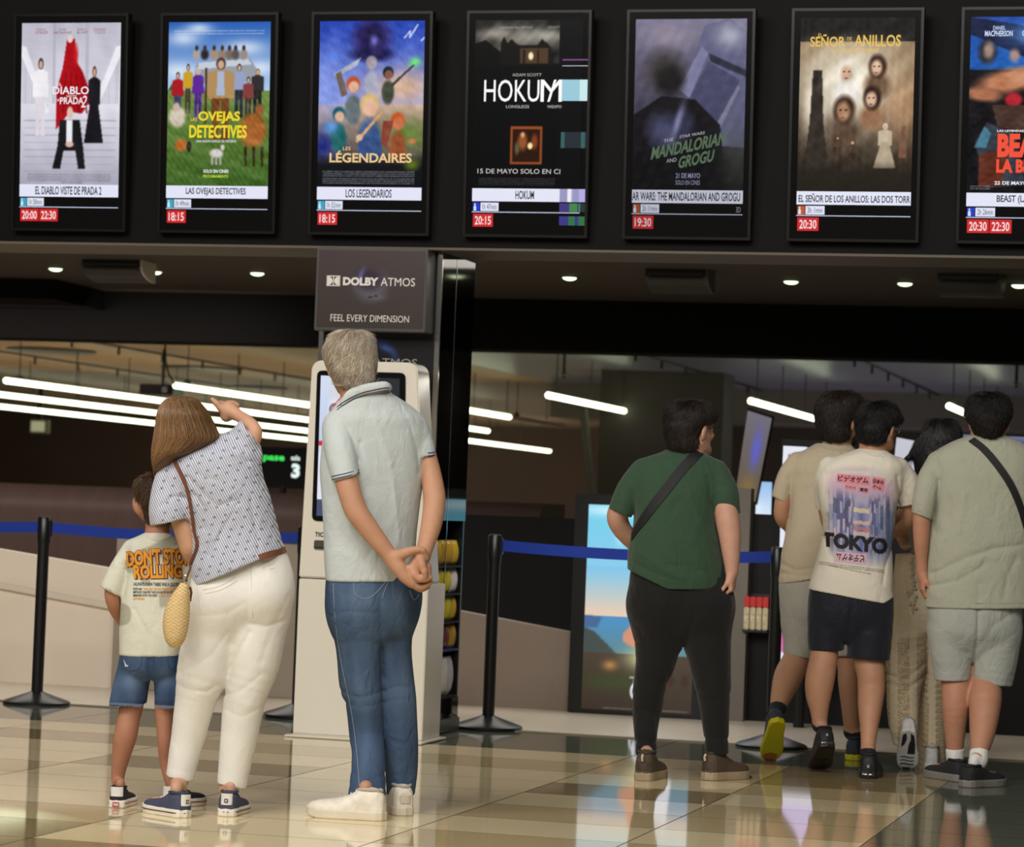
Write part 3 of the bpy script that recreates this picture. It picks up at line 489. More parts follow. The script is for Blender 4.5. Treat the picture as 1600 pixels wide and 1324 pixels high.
tl = on_y(487, 562, YK); tr = on_y(653, 568, YK); sl = on_y(466.5, 905, YK); sr = on_y(668, 912, YK)
zt = (tl[2] + tr[2]) / 2
build('head', MB().prism(trap(zs + .002, zt, sl[0], sr[0], tl[0], tr[0], .05), 1, YK + .002, YK + .2), M['kiosk'], t, bevel=.006)
def face(px_, Y): p = on_y(px_[0], px_[1], Y); return (p[0], p[2])
bz = [face(q, YK) for q in ((487.5, 814), (633, 820), (634, 583), (496, 579))]
def rounded(q, r, seg=4):
    out = []
    for i in range(4):
        p = np.array(q[i]); a = np.array(q[i - 1]) - p; c = np.array(q[(i + 1) % 4]) - p; a /= np.linalg.norm(a); c /= np.linalg.norm(c)
        for k in range(seg + 1): s = k / seg; out.append(tuple(p + a * r * (1 - s) ** 2 + c * r * s ** 2))
    return out
bzo = build('screen_bezel', MB().prism(rounded(bz, .028), 1, YK - .004, YK + .004), mat('kiosk_bezel', (14, 16, 17), .12, .6), t)
sq = [np.array(face(q, YK)) for q in ((495, 806), (622, 812), (625, 592), (502, 587))]
c = Canvas(90, 150, (206, 216, 236)); c.grad(0, .5, (214, 222, 240), (190, 204, 232)); c.mix((c.u > .62) * 1., (46, 48, 52)); c.ell(.28, .25, .2, .16, (236, 236, 240), .5); c.ell(.28, .12, .22, .07, (214, 214, 222), .6)
for u in (.2, .36): c.ell(u, .24, .085, .05, (60, 62, 74), .25).ell(u, .24, .065, .036, (226, 228, 236), .3)
for k in range(24): q = k / 23; c.ell(.08 + .3 * q, .34 - .2 * q - .06 * math.sin(q * 3), .02, .012, (214, 70, 84), .8)
c.ell(.28, .37, .06, .012, (150, 110, 116), .6); c.poly([(0, .47), (.3, .47), (.3, .5), (0, .5)], (210, 40, 50)); c.poly([(0, .55), (.6, .55), (.6, .9), (0, .9)], (226, 228, 240)); c.mix((c.v > .88) * .9, (60, 66, 96)); c.lines(.6, .85, .05, .55, 6, (150, 152, 170), .6)
canvas_mesh('touch_screen', c, lambda u, v: np.array([(lambda p: (p[0], YK - .0055, p[1]))((sq[3] * (1 - a) + sq[2] * a) * (1 - d) + (sq[0] * (1 - a) + sq[1] * a) * d) for a, d in zip(u, v)]), M['picture'], bzo)
def flat_text(name, s, q, Y, m, parent, bold=0., n=.002):
    """lettering on a vertical wall-parallel face: q = pixel corners bl, br, tr, tl"""
    V, f = text2d(s, bold); P2 = fit(V, 0, 1, 0, 1); q = [np.array(face(p, Y)) for p in q]; b = MB()
    for u, v in P2: p = (q[0] * (1 - u) + q[1] * u) * (1 - v) + (q[3] * (1 - u) + q[2] * u) * v; b.v.append((p[0], Y - n, p[1]))
    b.f = f; return build(name, b, m, parent)
M['ink'] = mat('black_ink', (20, 20, 22), .5)
flat_text('lettering', 'TICKETS', ((492, 838.5), (525, 840), (525, 833), (492.5, 831.5)), YK, M['ink'], t, .02)
a = on_y(491, 858, YK); d = on_y(512, 845, YK); build('ticket_slot', MB().box(a[0], d[0], YK - .012, YK + .004, a[2], d[2]), M['chrome'], t, bevel=.004)
build('slot_mouth', MB().box(a[0] + .003, d[0] - .003, YK - .0135, YK - .012, a[2] + .003, a[2] + .012), M['ink'], t)
# ---------------------------------------------------------------- pillar with film sound signs
YP = 13.46; XR = -3.957; XL = on_y(492, 700, YP)[0]; YB = 14.06
M['mirror'] = mat('dark_mirror_glass', (38, 37, 37), .05, .8, .9); M['sign_black'] = mat('sign_black', (20, 20, 21), .3, .5)
t = thing('pillar', 'square pillar clad in dark mirror glass with chrome corner strips, between the ticket machine and the belt post', 'pillar', ((XL + XR) / 2, (YP + YB) / 2, 0))
t['kind'] = 'structure'
zp = on_x(661, 1131, XR)[2]
build('plinth', MB().box(XL - .02, XR + .012, YP - .02, YB + .0, 0.004, zp), mat('plinth_stone', (98, 100, 84), .25, .5, noise=(8, .1)), t, bevel=.004)
NB, NT = zp + .1, 1.06; NZ = [NB, NB + .235, NB + .375, NB + .515, NB + .655]  # made-up niche: shelves and bags stand in for a reflection in the glass
build('core', MB().box(XL + .004, XR - .2, YP + .004, YB - .002, zp, ZW), M['sign_black'], t)
build('upper_core', MB().box(XR - .2, XR - .006, YP + .004, YB - .002, NT, ZW), M['sign_black'], t); build('lower_core', MB().box(XR - .2, XR - .006, YP + .004, YB - .002, zp, NB), M['sign_black'], t)
for y0, y1 in ((YP + .004, YP + .02), (YB - .02, YB - .002)): build('added_niche_cheek', MB().box(XR - .2, XR - .004, y0, y1, NB, NT), M['sign_black'], t)
for k, z in enumerate(NZ): build('added_niche_shelf', MB().box(XR - .2, XR - .004, YP + .02, YB - .02, z, z + .012), mat('shelf_blue', (30, 44, 120), .4) if k == 1 else M['pitch'], t)
yj = on_x(703, 700, XR)[1]
for y0, y1 in ((YP + .012, yj - .003), (yj + .003, YB)):
    for z0, z1 in ((zp, NB), (NT, ZW)): build('side_panel', MB().box(XR - .006, XR, y0, y1, z0, z1), M['mirror'], t)
build('joint_strip', MB().box(XR - .004, XR + .0015, yj - .003, yj + .003, zp, ZW), M['chrome'], t)
build('corner_strip', MB().box(XR - .022, XR + .003, YP - .004, YP + .012, zp, ZW), M['chrome'], t); build('corner_strip', MB().box(XL - .002, XL + .022, YP - .004, YP + .012, zp, ZW), M['chrome'], t)
# upper sign: a shallow box on the pillar
YS = 13.31
a = on_y(490.4, 514.6, YS); d = on_y(669.5, 380, YS); zb_ = on_y(580, 518, YS)[2]; zt_ = min(on_y(580, 381, YS)[2], ZW - .002)
s1 = thing('sign_box', 'shallow sign box at the top of the pillar, white lettering over a faint sphere', 'sign', ((a[0] + d[0]) / 2, YS + .07, zb_))
build('case', MB().box(a[0], d[0], YS, YP - .002, zb_, zt_), mat('sign_case', (70, 68, 66), .3, .5), s1, bevel=.003)
c = Canvas(120, 90, (64, 52, 54)); c.grad(0, 1, (70, 58, 60), (62, 54, 50)); c.ell(.5, .44, .2, .27, (92, 88, 100), .25, m=.5); c.ell(.48, .36, .17, .2, (50, 36, 52), .5, m=.8); c.ell(.4, .33, .03, .14, (96, 96, 150), .9, 20); c.ell(.56, .6, .1, .05, (96, 96, 100), .9)
c.ell(.55, .585, .018, .02, (40, 36, 34), .5).ell(.5, .6, .03, .014, (40, 36, 34), .5)
fx0, fx1, fz0, fz1 = a[0] + .012, d[0] - .012, zb_ + .016, zt_ - .012
M['print'] = attr_mat('printed_sign', .22, spec=.5)
canvas_mesh('sign_face', c, lambda u, v: np.stack([fx0 + u * (fx1 - fx0), np.full_like(u, YS - .0015), fz1 - v * (fz1 - fz0)], -1), M['print'], s1)
M['sign_white'] = mat('sign_white', (226, 222, 214), .4); M['sign_grey'] = mat('sign_grey', (150, 148, 142), .4)
flat_text('lettering', 'DOLBY', ((536, 446), (591, 447), (592, 434), (536.5, 433)), YS, M['sign_white'], s1, .05, .003)
flat_text('lettering', 'ATMOS', ((595, 447), (648.5, 448), (649, 435), (595.5, 434)), YS, M['sign_white'], s1, .0, .003)
flat_text('lettering', 'FEEL EVERY DIMENSION', ((516.5, 502), (639, 504.5), (639.5, 494), (517, 491)), YS, M['sign_white'], s1, -.004, .003)
def dd_logo(par, q, Y, n=.003):
    x0, z0 = face(q[0], Y); x1, z1 = face(q[1], Y); h = z1 - z0; w = x1 - x0; b = MB()
    fr = .09 * h
    for (u0, u1, v0, v1) in ((0, w, 0, fr), (0, w, h - fr, h), (0, fr, fr, h - fr), (w - fr, w, fr, h - fr), (w / 2 - fr / 2, w / 2 + fr / 2, fr, h - fr)): b.add([(x0 + u0, Y - n, z0 + v0), (x0 + u1, Y - n, z0 + v0), (x0 + u1, Y - n, z0 + v1), (x0 + u0, Y - n, z0 + v1)], [(0, 1, 2, 3)])
    for sg in (1, -1):
        base = x0 + fr * 1.2 if sg == 1 else x1 - fr * 1.2
        pts = [(base, Y - n - .0004, z0 + fr)] + [(base + sg * (w * .36) * math.cos(k), Y - n - .0004, z0 + h / 2 + (h / 2 - fr) * math.sin(k)) for k in np.linspace(-math.pi / 2, math.pi / 2, 12)] + [(base, Y - n - .0004, z1 - fr)]
        b.add(pts, [tuple(range(len(pts)))])
    return build('logo', b, M['sign_white'], par)
dd_logo(s1, ((510.5, 447), (532, 431)), YS)
# lower sign flush with the pillar front
z1 = on_y(580, 522, YP)[2]; z0 = on_y(580, 760, YP)[2]
s2 = thing('wall_sign', 'black sign with a blue ring, half hidden behind the ticket machine', 'sign', ((XL + XR) / 2, YP, z0))
c = Canvas(110, 130, (22, 22, 23)); c.ell(.47, .21, .235, .2, (36, 60, 120), .2); c.ell(.45, .22, .225, .19, (14, 15, 20), .25); c.ell(.56, .09, .1, .03, (70, 100, 170), .9, 20)
canvas_mesh('sign_face', c, lambda u, v: np.stack([XL + .024 + u * (XR - XL - .048), np.full_like(u, YP - .003), z1 - v * (z1 - z0)], -1), M['print'], s2)
build('backing', MB().box(XL + .024, XR - .024, YP - .0025, YP + .003, z0, z1), M['sign_black'], s2)
flat_text('lettering', 'DOLBY ATMOS', ((512, 570), (652, 574), (652.5, 561.5), (512.5, 557.5)), YP, M['sign_grey'], s2, .0, .0045)
# ---------------------------------------------------------------- belt posts
M['post'] = mat('post_black', (22, 22, 21), .32, .5); M['belt'] = mat('belt_blue', (20, 52, 150), .65, .3, bump=(300, .2))
def belt_post(p, label, nxt=None):
    x, y = p; z = .004 if y > 14.2 else 0.
    t = thing('stanchion', label, 'belt post', (x, y, z), 'black belt posts')
    build('base', MB().lathe([(.178, 0), (.178, .012), (.165, .02), (.11, .038), (.06, .056), (.042, .062), (.036, .066)], (x, y, z), 40), M['post'], t, True)
    build('pole', MB().lathe([(.031, .06), (.031, .86)], (x, y, z), 24), M['post'], t, True)
    hd = build('belt_head', MB().lathe([(.034, .85), (.035, .86), (.035, .985), (.03, .992), (.01, .994)], (x, y, z), 24), M['post'], t, True)
    build('belt_slot', MB().box(x + .02, x + .044, y - .012, y + .012, z + .89, z + .975), M['post'], hd, bevel=.004)
    if nxt:
        b = MB(); N = 16; d = np.array(nxt) - np.array(p); L = np.linalg.norm(d); d = d / L; nrm = np.array([-d[1], d[0]]) * .0012
        for k in range(N + 1):
            s = .03 + (L - .06) * k / N; sag = -.02 * 4 * (k / N) * (1 - k / N); q = np.array(p) + d * s
            for o, zz in ((-1, .91), (-1, .966), (1, .966), (1, .91)): b.v.append((q[0] + nrm[0] * o, q[1] + nrm[1] * o, z + zz + sag))
        for k in range(N):
            for j in range(4): b.f.append((4 * k + j, 4 * k + (j + 1) % 4, 4 * k + 4 + (j + 1) % 4, 4 * k + 4 + j))
        build('belt', b, M['belt'], t)
B = [(-7.78, 14.13)] + [tuple(on_z(*q)[:2]) for q in ((57, 1100), (464, 1121), (762, 1139.5), (1205, 1168))]
belt_post(B[0], 'black belt post just outside the left edge, its blue belt reaching in', B[1])
belt_post(B[1], 'black belt post at the far left, left of the boy', B[2]); belt_post(B[2], 'black belt post half hidden behind the left side of the ticket machine')
belt_post(B[3], 'black belt post standing free between the pillar and the man in green', B[4]); belt_post(B[4], 'black belt post behind the yellow-soled shoe')
# ---------------------------------------------------------------- lit poster stand on the floor behind the man in green
YL = 15.74
a = on_y(886, 1113, YL); d = on_y(1112, 771, YL); t = thing('poster_lightbox', 'floor-standing lit poster with blue sky and sea, behind the man in green', 'light box', ((a[0] + d[0]) / 2, YL + .06, .004))
zt_ = on_y(900, 771, YL)[2]
build('case', MB().box(a[0], d[0], YL, YL + .12, .004, zt_), mat('lightbox_case', (30, 30, 29), .4, .4), t, bevel=.006)
c = Canvas(120, 190, (10, 10, 10)); c.grad(0, .54, (110, 200, 226), (150, 190, 226)); c.grad(.3, .54, (120, 190, 226), (226, 196, 170)); c.ell(.4, .03, .6, .035, (210, 236, 246), .9); c.ell(.3, .14, .05, .06, (190, 228, 240), .9); c.ell(.9, .2, .3, .08, (170, 216, 236), 1.)
c.grad(.54, .72, (74, 140, 190), (90, 130, 140)); c.poly([(0, .54), (.16, .55), (.12, .6), (0, .6)], (70, 100, 140)); c.poly([(0, .6), (.1, .62), (.32, .73), (0, .73)], (66, 74, 72)); c.grad(.72, 1, (72, 62, 50), (52, 40, 32)); c.ell(.3, .86, .4, .05, (56, 66, 36), 1.); c.ell(.25, .78, .08, .03, (170, 120, 70), 1.); c.ell(.55, .74, .2, .07, (190, 190, 140), 1.)
c.poly([(.46, .5), (.56, .43), (.66, .44), (.7, .6), (.62, .69), (.5, .7), (.36, .66), (.36, .62), (.44, .57)], (200, 140, 112)); c.ell(.45, .655, .09, .035, (206, 140, 112), .6); c.ell(.62, .3, .1, .1, (120, 82, 60), .6); c.ell(.64, .36, .06, .07, (206, 156, 130), .6); c.poly([(.62, .56), (.8, .5), (.84, .72), (.6, .76)], (226, 230, 240)); c.ell(.8, .84, .05, .04, (60, 40, 34), .5); c.ell(.93, .84, .05, .04, (60, 40, 34), .5)
for k in range(40):
    q = k / 39; c.ell(.56 - .06 * q + .03 * math.sin(q * 6), .7 + .2 * q, .014, .01, (232, 236, 244), .9)
for k in range(30): q = 2 * math.pi * k / 30; c.ell(.49 + .04 * math.sin(q), .9 + .035 * math.cos(q), .012, .008, (232, 236, 244), .9)
c.poly([(.43, .83), (.62, .83), (.62, .838), (.43, .838)], (232, 236, 244)); c.poly([(.5, .945), (.52, .945), (.52, .965), (.5, .965)], (190, 190, 60)); c.poly([(.54, .945), (.6, .945), (.6, .965), (.54, .965)], (190, 190, 60)); c.lines(.982, .996, .2, .96, 1, (120, 112, 104), .8)
l0 = on_y(908, 1112, YL); l1 = on_y(1092, 787, YL); zl1 = on_y(913, 788, YL)[2]
canvas_mesh('lit_poster', c, lambda u, v: np.stack([l0[0] + u * (l1[0] - l0[0]), np.full_like(u, YL - .002), zl1 - v * (zl1 - .03)], -1), attr_mat('lightbox_picture', .3, emit=1.1), t)
# ---------------------------------------------------------------- displays, signs and shop things across the hall
def slab(name, label, cat, q, Y, thick, m, look=None, group=None, hang=False):
    P4 = [on_y(x, y, Y) for x, y in q]; t = thing(name, label, cat, np.mean(P4, 0), group)
    b = MB(); b.add([tuple(p) for p in P4] + [tuple(p + np.array([0, thick, 0])) for p in P4], [(0, 1, 2, 3), (7, 6, 5, 4), (0, 4, 5, 1), (1, 5, 6, 2), (2, 6, 7, 3), (3, 7, 4, 0)]); build('case', b, m, t)
    if look is not None:
        def place(u, v):
            p = np.array([[P4[0] * (1 - a) + P4[1] * a, P4[3] * (1 - a) + P4[2] * a] for a in u]); v = v[:, None]; p = p[:, 1] * (1 - v) + p[:, 0] * v; cen = np.mean(P4, 0); p = cen + (p - cen) * .94; p[:, 1] = Y - .004; return p
        canvas_mesh('screen', look, place, M['picture'], t)
    zt = max(p[2] for p in P4); xm = np.mean([p[0] for p in P4])
    if hang and zt < 2.7: build('hanger', MB().tube([(xm, Y + thick / 2, zt - .02), (xm, Y + thick / 2, 2.75)], .015, 8), M['wire'], t)
    else: build('stand', MB().tube([(xm, Y + thick / 2, 0), (xm, Y + thick / 2, min(p[2] for p in P4) + .02)], .03, 10), M['black_metal'], t)
    return t
c = Canvas(40, 90, (96, 92, 112)); c.grad(0, 1, (112, 108, 116), (96, 84, 66)); c.ell(.6, .4, .25, .3, (96, 96, 200), 1.); c.ell(.5, .85, .5, .2, (128, 106, 70), 1.)
slab('hanging_display', 'dim hanging display turned aslant, violet above and brown below, right of the man in green', 'display', ((1146, 786), (1181, 789), (1208, 650), (1168, 637)), 19.5, .06, M['bezel'], c)
c = Canvas(40, 40, (180, 214, 244)); c.grad(0, 1, (150, 190, 236), (226, 236, 250)); c.ell(.3, .7, .4, .2, (240, 246, 255), 1.)
slab('counter_display', 'pale blue display above the counter, low behind the aslant hanging display', 'display', ((1158, 811), (1206, 813), (1208, 752), (1160, 750)), 20.2, .06, M['bezel'], c, hang=False)
c = Canvas(60, 200, (228, 232, 244)); c.poly([(.1, .1), (1, .1), (1, .25), (.1, .25)], (212, 40, 46)); c.poly([(.12, .04), (.6, .04), (.6, .085), (.12, .085)], (210, 70, 80)); c.poly([(.1, .27), (.9, .27), (.9, .4), (.1, .4)], (196, 60, 60)); c.poly([(.3, .15), (.5, .15), (.5, .21), (.3, .21)], (240, 236, 236)); c.poly([(.5, 0), (1, 0), (1, .05), (.5, .05)], (120, 24, 50)); c.lines(.28, .47, .1, .9, 8, (240, 240, 244), .8); c.grad(.5, .95, (236, 190, 226), (206, 196, 250)); c.poly([(0, .5), (.25, .5), (.25, .95), (0, .95)], (226, 110, 170))
slab('menu_screen', 'bright red and white menu screen left of the bearded man in beige', 'display', ((1209, 1046), (1289, 1049), (1302, 690), (1222, 686)), 15.55, .08, M['bezel'], c, hang=False)
c = Canvas(30, 30, (196, 196, 206)); c.ell(.4, .95, .3, .12, (120, 160, 240), .8)
slab('counter_display', 'grey-white display between the two black-haired heads', 'display', ((1394, 738), (1436, 740), (1442, 690), (1400, 682)), 18.5, .06, M['bezel'], c, hang=False)
c = Canvas(80, 20, (86, 92, 120)); c.grad(0, 1, (110, 116, 146), (60, 64, 84))
slab('counter_display', 'long dull blue display strip behind the rightmost head', 'display', ((1490, 700), (1640, 706), (1640, 684), (1490, 678)), 19, .06, M['bezel'], c)
sg = slab('hall_sign', 'black sign with green word and white number, left of the ticket machine', 'sign', ((396, 762), (486, 765), (488, 700), (398, 698)), 24., .05, M['pitch'])
flat_text('lettering', 'pase', ((411, 722), (444, 724), (445, 713), (412, 711.5)), 24., glow('sign_green', (60, 230, 90), 1.1), sg, .03, .003)
GWH = glow('sign_glow_white', (226, 244, 240), 1.1)
flat_text('lettering', 'sala', ((455, 719.5), (469, 720), (469, 712), (455, 711.5)), 24., GWH, sg, .02, .003); flat_text('lettering', '3', ((455, 747), (468, 747.5), (469, 725), (456, 724.5)), 24., GWH, sg, .05, .003)
# ---------------------------------------------------------------- bagged sweets in a made-up pillar niche, standing in for their reflection
cols = [(150, 130, 120), (196, 190, 196), (210, 84, 40), (206, 196, 40), (190, 150, 40), (120, 60, 60), (226, 220, 210), (206, 170, 30)]
mats_ = [mat('sweets_bag_%d' % k, q, .35, .5) for k, q in enumerate(cols)]
prefs = [[0, 1, 6], [2, 4, 2, 5], [3, 3, 7], [3, 6, 3], [4, 7, 4]]
r = random.Random(5)
def bag_mesh(w, h, d):
    b = MB(); n = 8; rows = []
    for k in range(7):
        z = h * k / 6; th = d * math.sin(math.pi * min(.98, max(.02, k / 6))) ** .6; rows.append([(w / 2 * math.cos(2 * math.pi * j / n) * (1 if k not in (0, 6) else 1.03), th / 2 * math.sin(2 * math.pi * j / n), z) for j in range(n)])
    v = [p for q in rows for p in q]; f = [(i * n + j, i * n + (j + 1) % n, (i + 1) * n + (j + 1) % n, (i + 1) * n + j) for i in range(6) for j in range(n)] + [tuple(range(n - 1, -1, -1)), tuple(range(6 * n, 7 * n))]
    me = bpy.data.meshes.new('sweets_bag'); me.from_pydata(v, [], f); me.polygons.foreach_set('use_smooth', [True] * len(f)); return me
bag_me = []
for k in range(len(cols)): me = bag_mesh(.105, .17, .05); me.materials.append(mats_[k]); bag_me.append(me)
RW = ['lowest', 'second', 'middle', 'fourth', 'highest']
names_c = ['brown', 'silver', 'orange', 'lemon yellow', 'ochre', 'maroon', 'cream', 'golden']
for zi, z in enumerate(NZ):
    for k in range(5):
        kk = r.choice(prefs[zi]); o = bpy.data.objects.new('sweets_bag', bag_me[kk]); COL.objects.link(o); o.location = (XR - .035, YP + .085 + k * .1075, z + .012); o.rotation_euler = (0, 0, math.pi / 2 + r.uniform(-.15, .15)); o.scale = (.98, 1.15, (1.15 if zi == 0 else .74))
        tag(o, '%s bag of sweets on the %s shelf of the made-up niche mimicking a reflection' % (names_c[kk], RW[zi]), 'snack', 'made-up niche bags, %s, %s shelf' % (names_c[kk], RW[zi]))
area('niche_fill', (XR + .35, 13.75, 1.7), (XR - .1, 13.75, .6), .1, .5, 3.2, (1, .95, .85))  # lamp added to brighten the made-up niche, without a fixture
# added ledge of red-topped packs on the counter front, standing in for reflected ones
YC = 15.9; a = on_y(1160, 984, YC - .12); d = on_y(1199, 984, YC - .12)
t = thing('added_pack_ledge', 'added short ledge on the black counter holding red-topped packs, right of the green T-shirt', 'shelf', ((a[0] + d[0]) / 2, YC - .06, a[2]))
build('board', MB().box(a[0], d[0], YC - .13, YC, a[2] - .012, a[2]), M['black_metal'], t); build('back_panel', MB().box(a[0], d[0], YC - .006, YC, a[2], a[2] + .2), M['black_metal'], t)
h_ = on_y(1160, 932, YC - .12)[2] - a[2]
for k in range(4):
    x = a[0] + (d[0] - a[0]) * (k + .5) / 4; w_ = (d[0] - a[0]) / 4 * .86
    q = thing('snack_pack', 'red-topped snack pack on the added counter ledge, %s' % ['leftmost', 'second from left', 'third from left', 'rightmost'][k], 'snack', (x, YC - .07, a[2]), 'packs on the added counter ledge')
    build('sleeve', MB().box(x - w_ / 2, x + w_ / 2, YC - .11, YC - .03, a[2], a[2] + h_ * .68), mat('pack_cream', (206, 186, 150), .4, noise=(60, .3)), q, bevel=.004); build('lid', MB().box(x - w_ / 2 - .001, x + w_ / 2 + .001, YC - .111, YC - .029, a[2] + h_ * .68, a[2] + h_), mat('pack_red', (206, 44, 40), .4), q, bevel=.004)
area('ledge_fill', (-2.9, 15.2, 2.3), (-2.95, 15.9, .7), .3, .2, 4, (1, .9, .8))  # fill added over the packs, not a fitting of the counter
# ---------------------------------------------------------------- bodies and clothes: smooth implicit shapes turned into one closed mesh
def crom(P, n=4):
    """smooth resampling of a list of rows"""
    P = np.asarray(P, float); out = []
    for i in range(len(P) - 1):
        p0, p1, p2, p3 = P[max(i - 1, 0)], P[i], P[i + 1], P[min(i + 2, len(P) - 1)]
        for k in range(n):
            t = k / n; out.append(.5 * (2 * p1 + (p2 - p0) * t + (2 * p0 - 5 * p1 + 4 * p2 - p3) * t * t + (3 * p1 - p0 - 3 * p2 + p3) * t ** 3))
    return np.array(out + [P[-1]])
def rot3(yaw=0, roll=0, pitch=0):
    """head-like frame: x right, y ahead, z up; yaw>0 turns to the right, roll>0 leans right, pitch>0 looks down"""
    a, b, c = [math.radians(t) for t in (yaw, roll, pitch)]
    Y = np.array([[math.cos(a), math.sin(a), 0], [-math.sin(a), math.cos(a), 0], [0, 0, 1]])
    Rr = np.array([[math.cos(b), 0, math.sin(b)], [0, 1, 0], [-math.sin(b), 0, math.cos(b)]])
    Pp = np.array([[1, 0, 0], [0, math.cos(c), math.sin(c)], [0, -math.sin(c), math.cos(c)]])
    return Rr @ Y @ Pp
class Shape:
    def __init__(s, d0=None, org=None, axes=None):
        s.d0 = d0
        s.O = CAM + FW * d0 if org is None else np.asarray(org, float); s.A = np.stack([RT, FW, UP]) if axes is None else np.asarray(axes, float)
        s.p = []; s.g = []
    def L(s, x, y, dd=0.): d = s.d0 + dd; return np.array([(x - 800) / F * d, dd, (662 - y) / F * d])
    def m(s, r, dd=0.): return r / F * (s.d0 + dd)
    def copy_from(s, o): s.p += o.p; return s
    # --- shapes
    def chain(s, pts, k=.015, flat0=None, flat1=None, kd=1., op='+', n=4, metric=False, grow=0.):
        """pts: (px, py, dd, r_px) or metric (x, y, z, r); flat0/flat1: cut the end square (optionally along a given image direction)"""
        Q = np.array([(*q[:3], q[3] + grow) for q in pts]) if metric else np.array([(*s.L(*q[:3]), s.m(q[3], q[2]) + grow) for q in pts])
        Q = crom(Q, n) if len(Q) > 2 else Q
        W = np.array([1, 1 / kd, 1]); cuts = []
        for fl, a, b in ((flat0, 0, 1), (flat1, -1, -2)):
            if fl is not None and fl is not False:
                n_ = Q[a, :3] - Q[b, :3] if fl is True else np.array([fl[0], 0, -fl[1]], float)
                if fl is True: n_ = Q[a, :3] - Q[b if abs(b) < len(Q) else a, :3]
                cuts.append((Q[a, :3].copy(), n_ / np.linalg.norm(n_)))
        ext = Q[:, 3].max() * max(1, kd) + .03; lo = Q[:, :3].min(0) - ext; hi = Q[:, :3].max(0) + ext
        def fn(X, Y, Z, sub):
            D = np.full((X.shape[0], Y.shape[1], Z.shape[2]), 9., np.float32)
            xv, yv, zv = X[:, 0, 0], Y[0, :, 0], Z[0, 0, :]
            for i in range(len(Q) - 1):
                a, b = Q[i], Q[i + 1]; e = max(a[3], b[3]) * max(1, kd) + .035
                l = np.minimum(a[:3], b[:3]) - e; h = np.maximum(a[:3], b[:3]) + e
                sl = tuple(slice(*np.searchsorted(v, (l[j], h[j]))) for j, v in enumerate((xv, yv, zv)))
                x, y, z = X[sl[0]], Y[:, sl[1]], Z[:, :, sl[2]]
                d = (b[:3] - a[:3]) * W; L2 = d @ d + 1e-12
                px, py, pz = (x - a[0]) * W[0], (y - a[1]) * W[1], (z - a[2]) * W[2]
                t = np.clip((px * d[0] + py * d[1] + pz * d[2]) / L2, 0, 1)
                dist = np.sqrt((px - t * d[0]) ** 2 + (py - t * d[1]) ** 2 + (pz - t * d[2]) ** 2) - (a[3] + t * (b[3] - a[3]))
                D[sl] = np.minimum(D[sl], dist)
            for c, n_ in cuts: D = np.maximum(D, (X - c[0]) * n_[0] + (Y - c[1]) * n_[1] + (Z - c[2]) * n_[2])
            return D
        s.p.append((fn, lo, hi, k, op)); return s
    def loft(s, rows, k=.02, sh=0., e=2.3, op='+', n=5, grow=0.):
        """rows: (py, x_left, x_right, half depth m, dd m) from top to bottom; horizontal slices, ends cut square"""
        Q = []
        for q in rows:
            dd = q[4] if len(q) > 4 else 0.; a = s.L(q[1], q[0], dd); b = s.L(q[2], q[0], dd); Q.append((a[2], (a[0] + b[0]) / 2, (b[0] - a[0]) / 2 + grow, q[3] + grow, dd))
        Q = crom(Q, n)[::-1]; ex = Q[:, 2].max() + .05 + abs(sh) * .2
        lo = np.array([(Q[:, 1] - Q[:, 2]).min() - .03, (Q[:, 4] - Q[:, 3]).min() - .03 - abs(sh) * Q[:, 2].max(), Q[0, 0] - .02]); hi = np.array([(Q[:, 1] + Q[:, 2]).max() + .03, (Q[:, 4] + Q[:, 3]).max() + .03 + abs(sh) * Q[:, 2].max(), Q[-1, 0] + .02])
        def fn(X, Y, Z, sub):
            z = Z[0, 0, :]; xc, a, b, yc = [np.interp(z, Q[:, 0], Q[:, j])[None, None, :].astype(np.float32) for j in (1, 2, 3, 4)]
            D = ((np.abs((X - xc) / a) ** e + np.abs((Y - yc - sh * (X - xc)) / b) ** e) ** (1 / e) - 1) * np.minimum(a, b)
            return np.maximum(D, np.maximum(Z - Q[-1, 0], Q[0, 0] - Z)).astype(np.float32)
        s.p.append((fn, lo, hi, k, op)); return s
    def ell(s, c, r, R=None, k=.015, op='+', metric=True):
        c = np.asarray(c, float); r = np.asarray(r, float); R = np.eye(3) if R is None else R; m = r.max() + .03 + k
        def fn(X, Y, Z, sub):
            q = [X - c[0], Y - c[1], Z - c[2]]; q = [R[0, j] * q[0] + R[1, j] * q[1] + R[2, j] * q[2] for j in range(3)]
            k0 = np.sqrt((q[0] / r[0]) ** 2 + (q[1] / r[1]) ** 2 + (q[2] / r[2]) ** 2); k1 = np.sqrt((q[0] / r[0] ** 2) ** 2 + (q[1] / r[1] ** 2) ** 2 + (q[2] / r[2] ** 2) ** 2)
            return (k0 * (k0 - 1) / (k1 + 1e-9)).astype(np.float32)
        s.p.append((fn, c - m, c + m, k, op)); return s
    def pell(s, x, y, dd, rx, rz, ry, k=.02, op='+', roll=0): return s.ell(s.L(x, y, dd), (s.m(rx, dd), ry, s.m(rz, dd)), rot3(0, roll), k, op)
    def cut(s, x0, y0, x1, y1):
        """drop what lies below the image line (left to right)"""
        a = s.L(x0, y0); b = s.L(x1, y1); d = b - a; n_ = np.array([d[2], 0, -d[0]]); n_ /= np.linalg.norm(n_)
        s.g.append(('max', lambda X, Y, Z: (X - a[0]) * n_[0] + (Z - a[2]) * n_[2])); return s
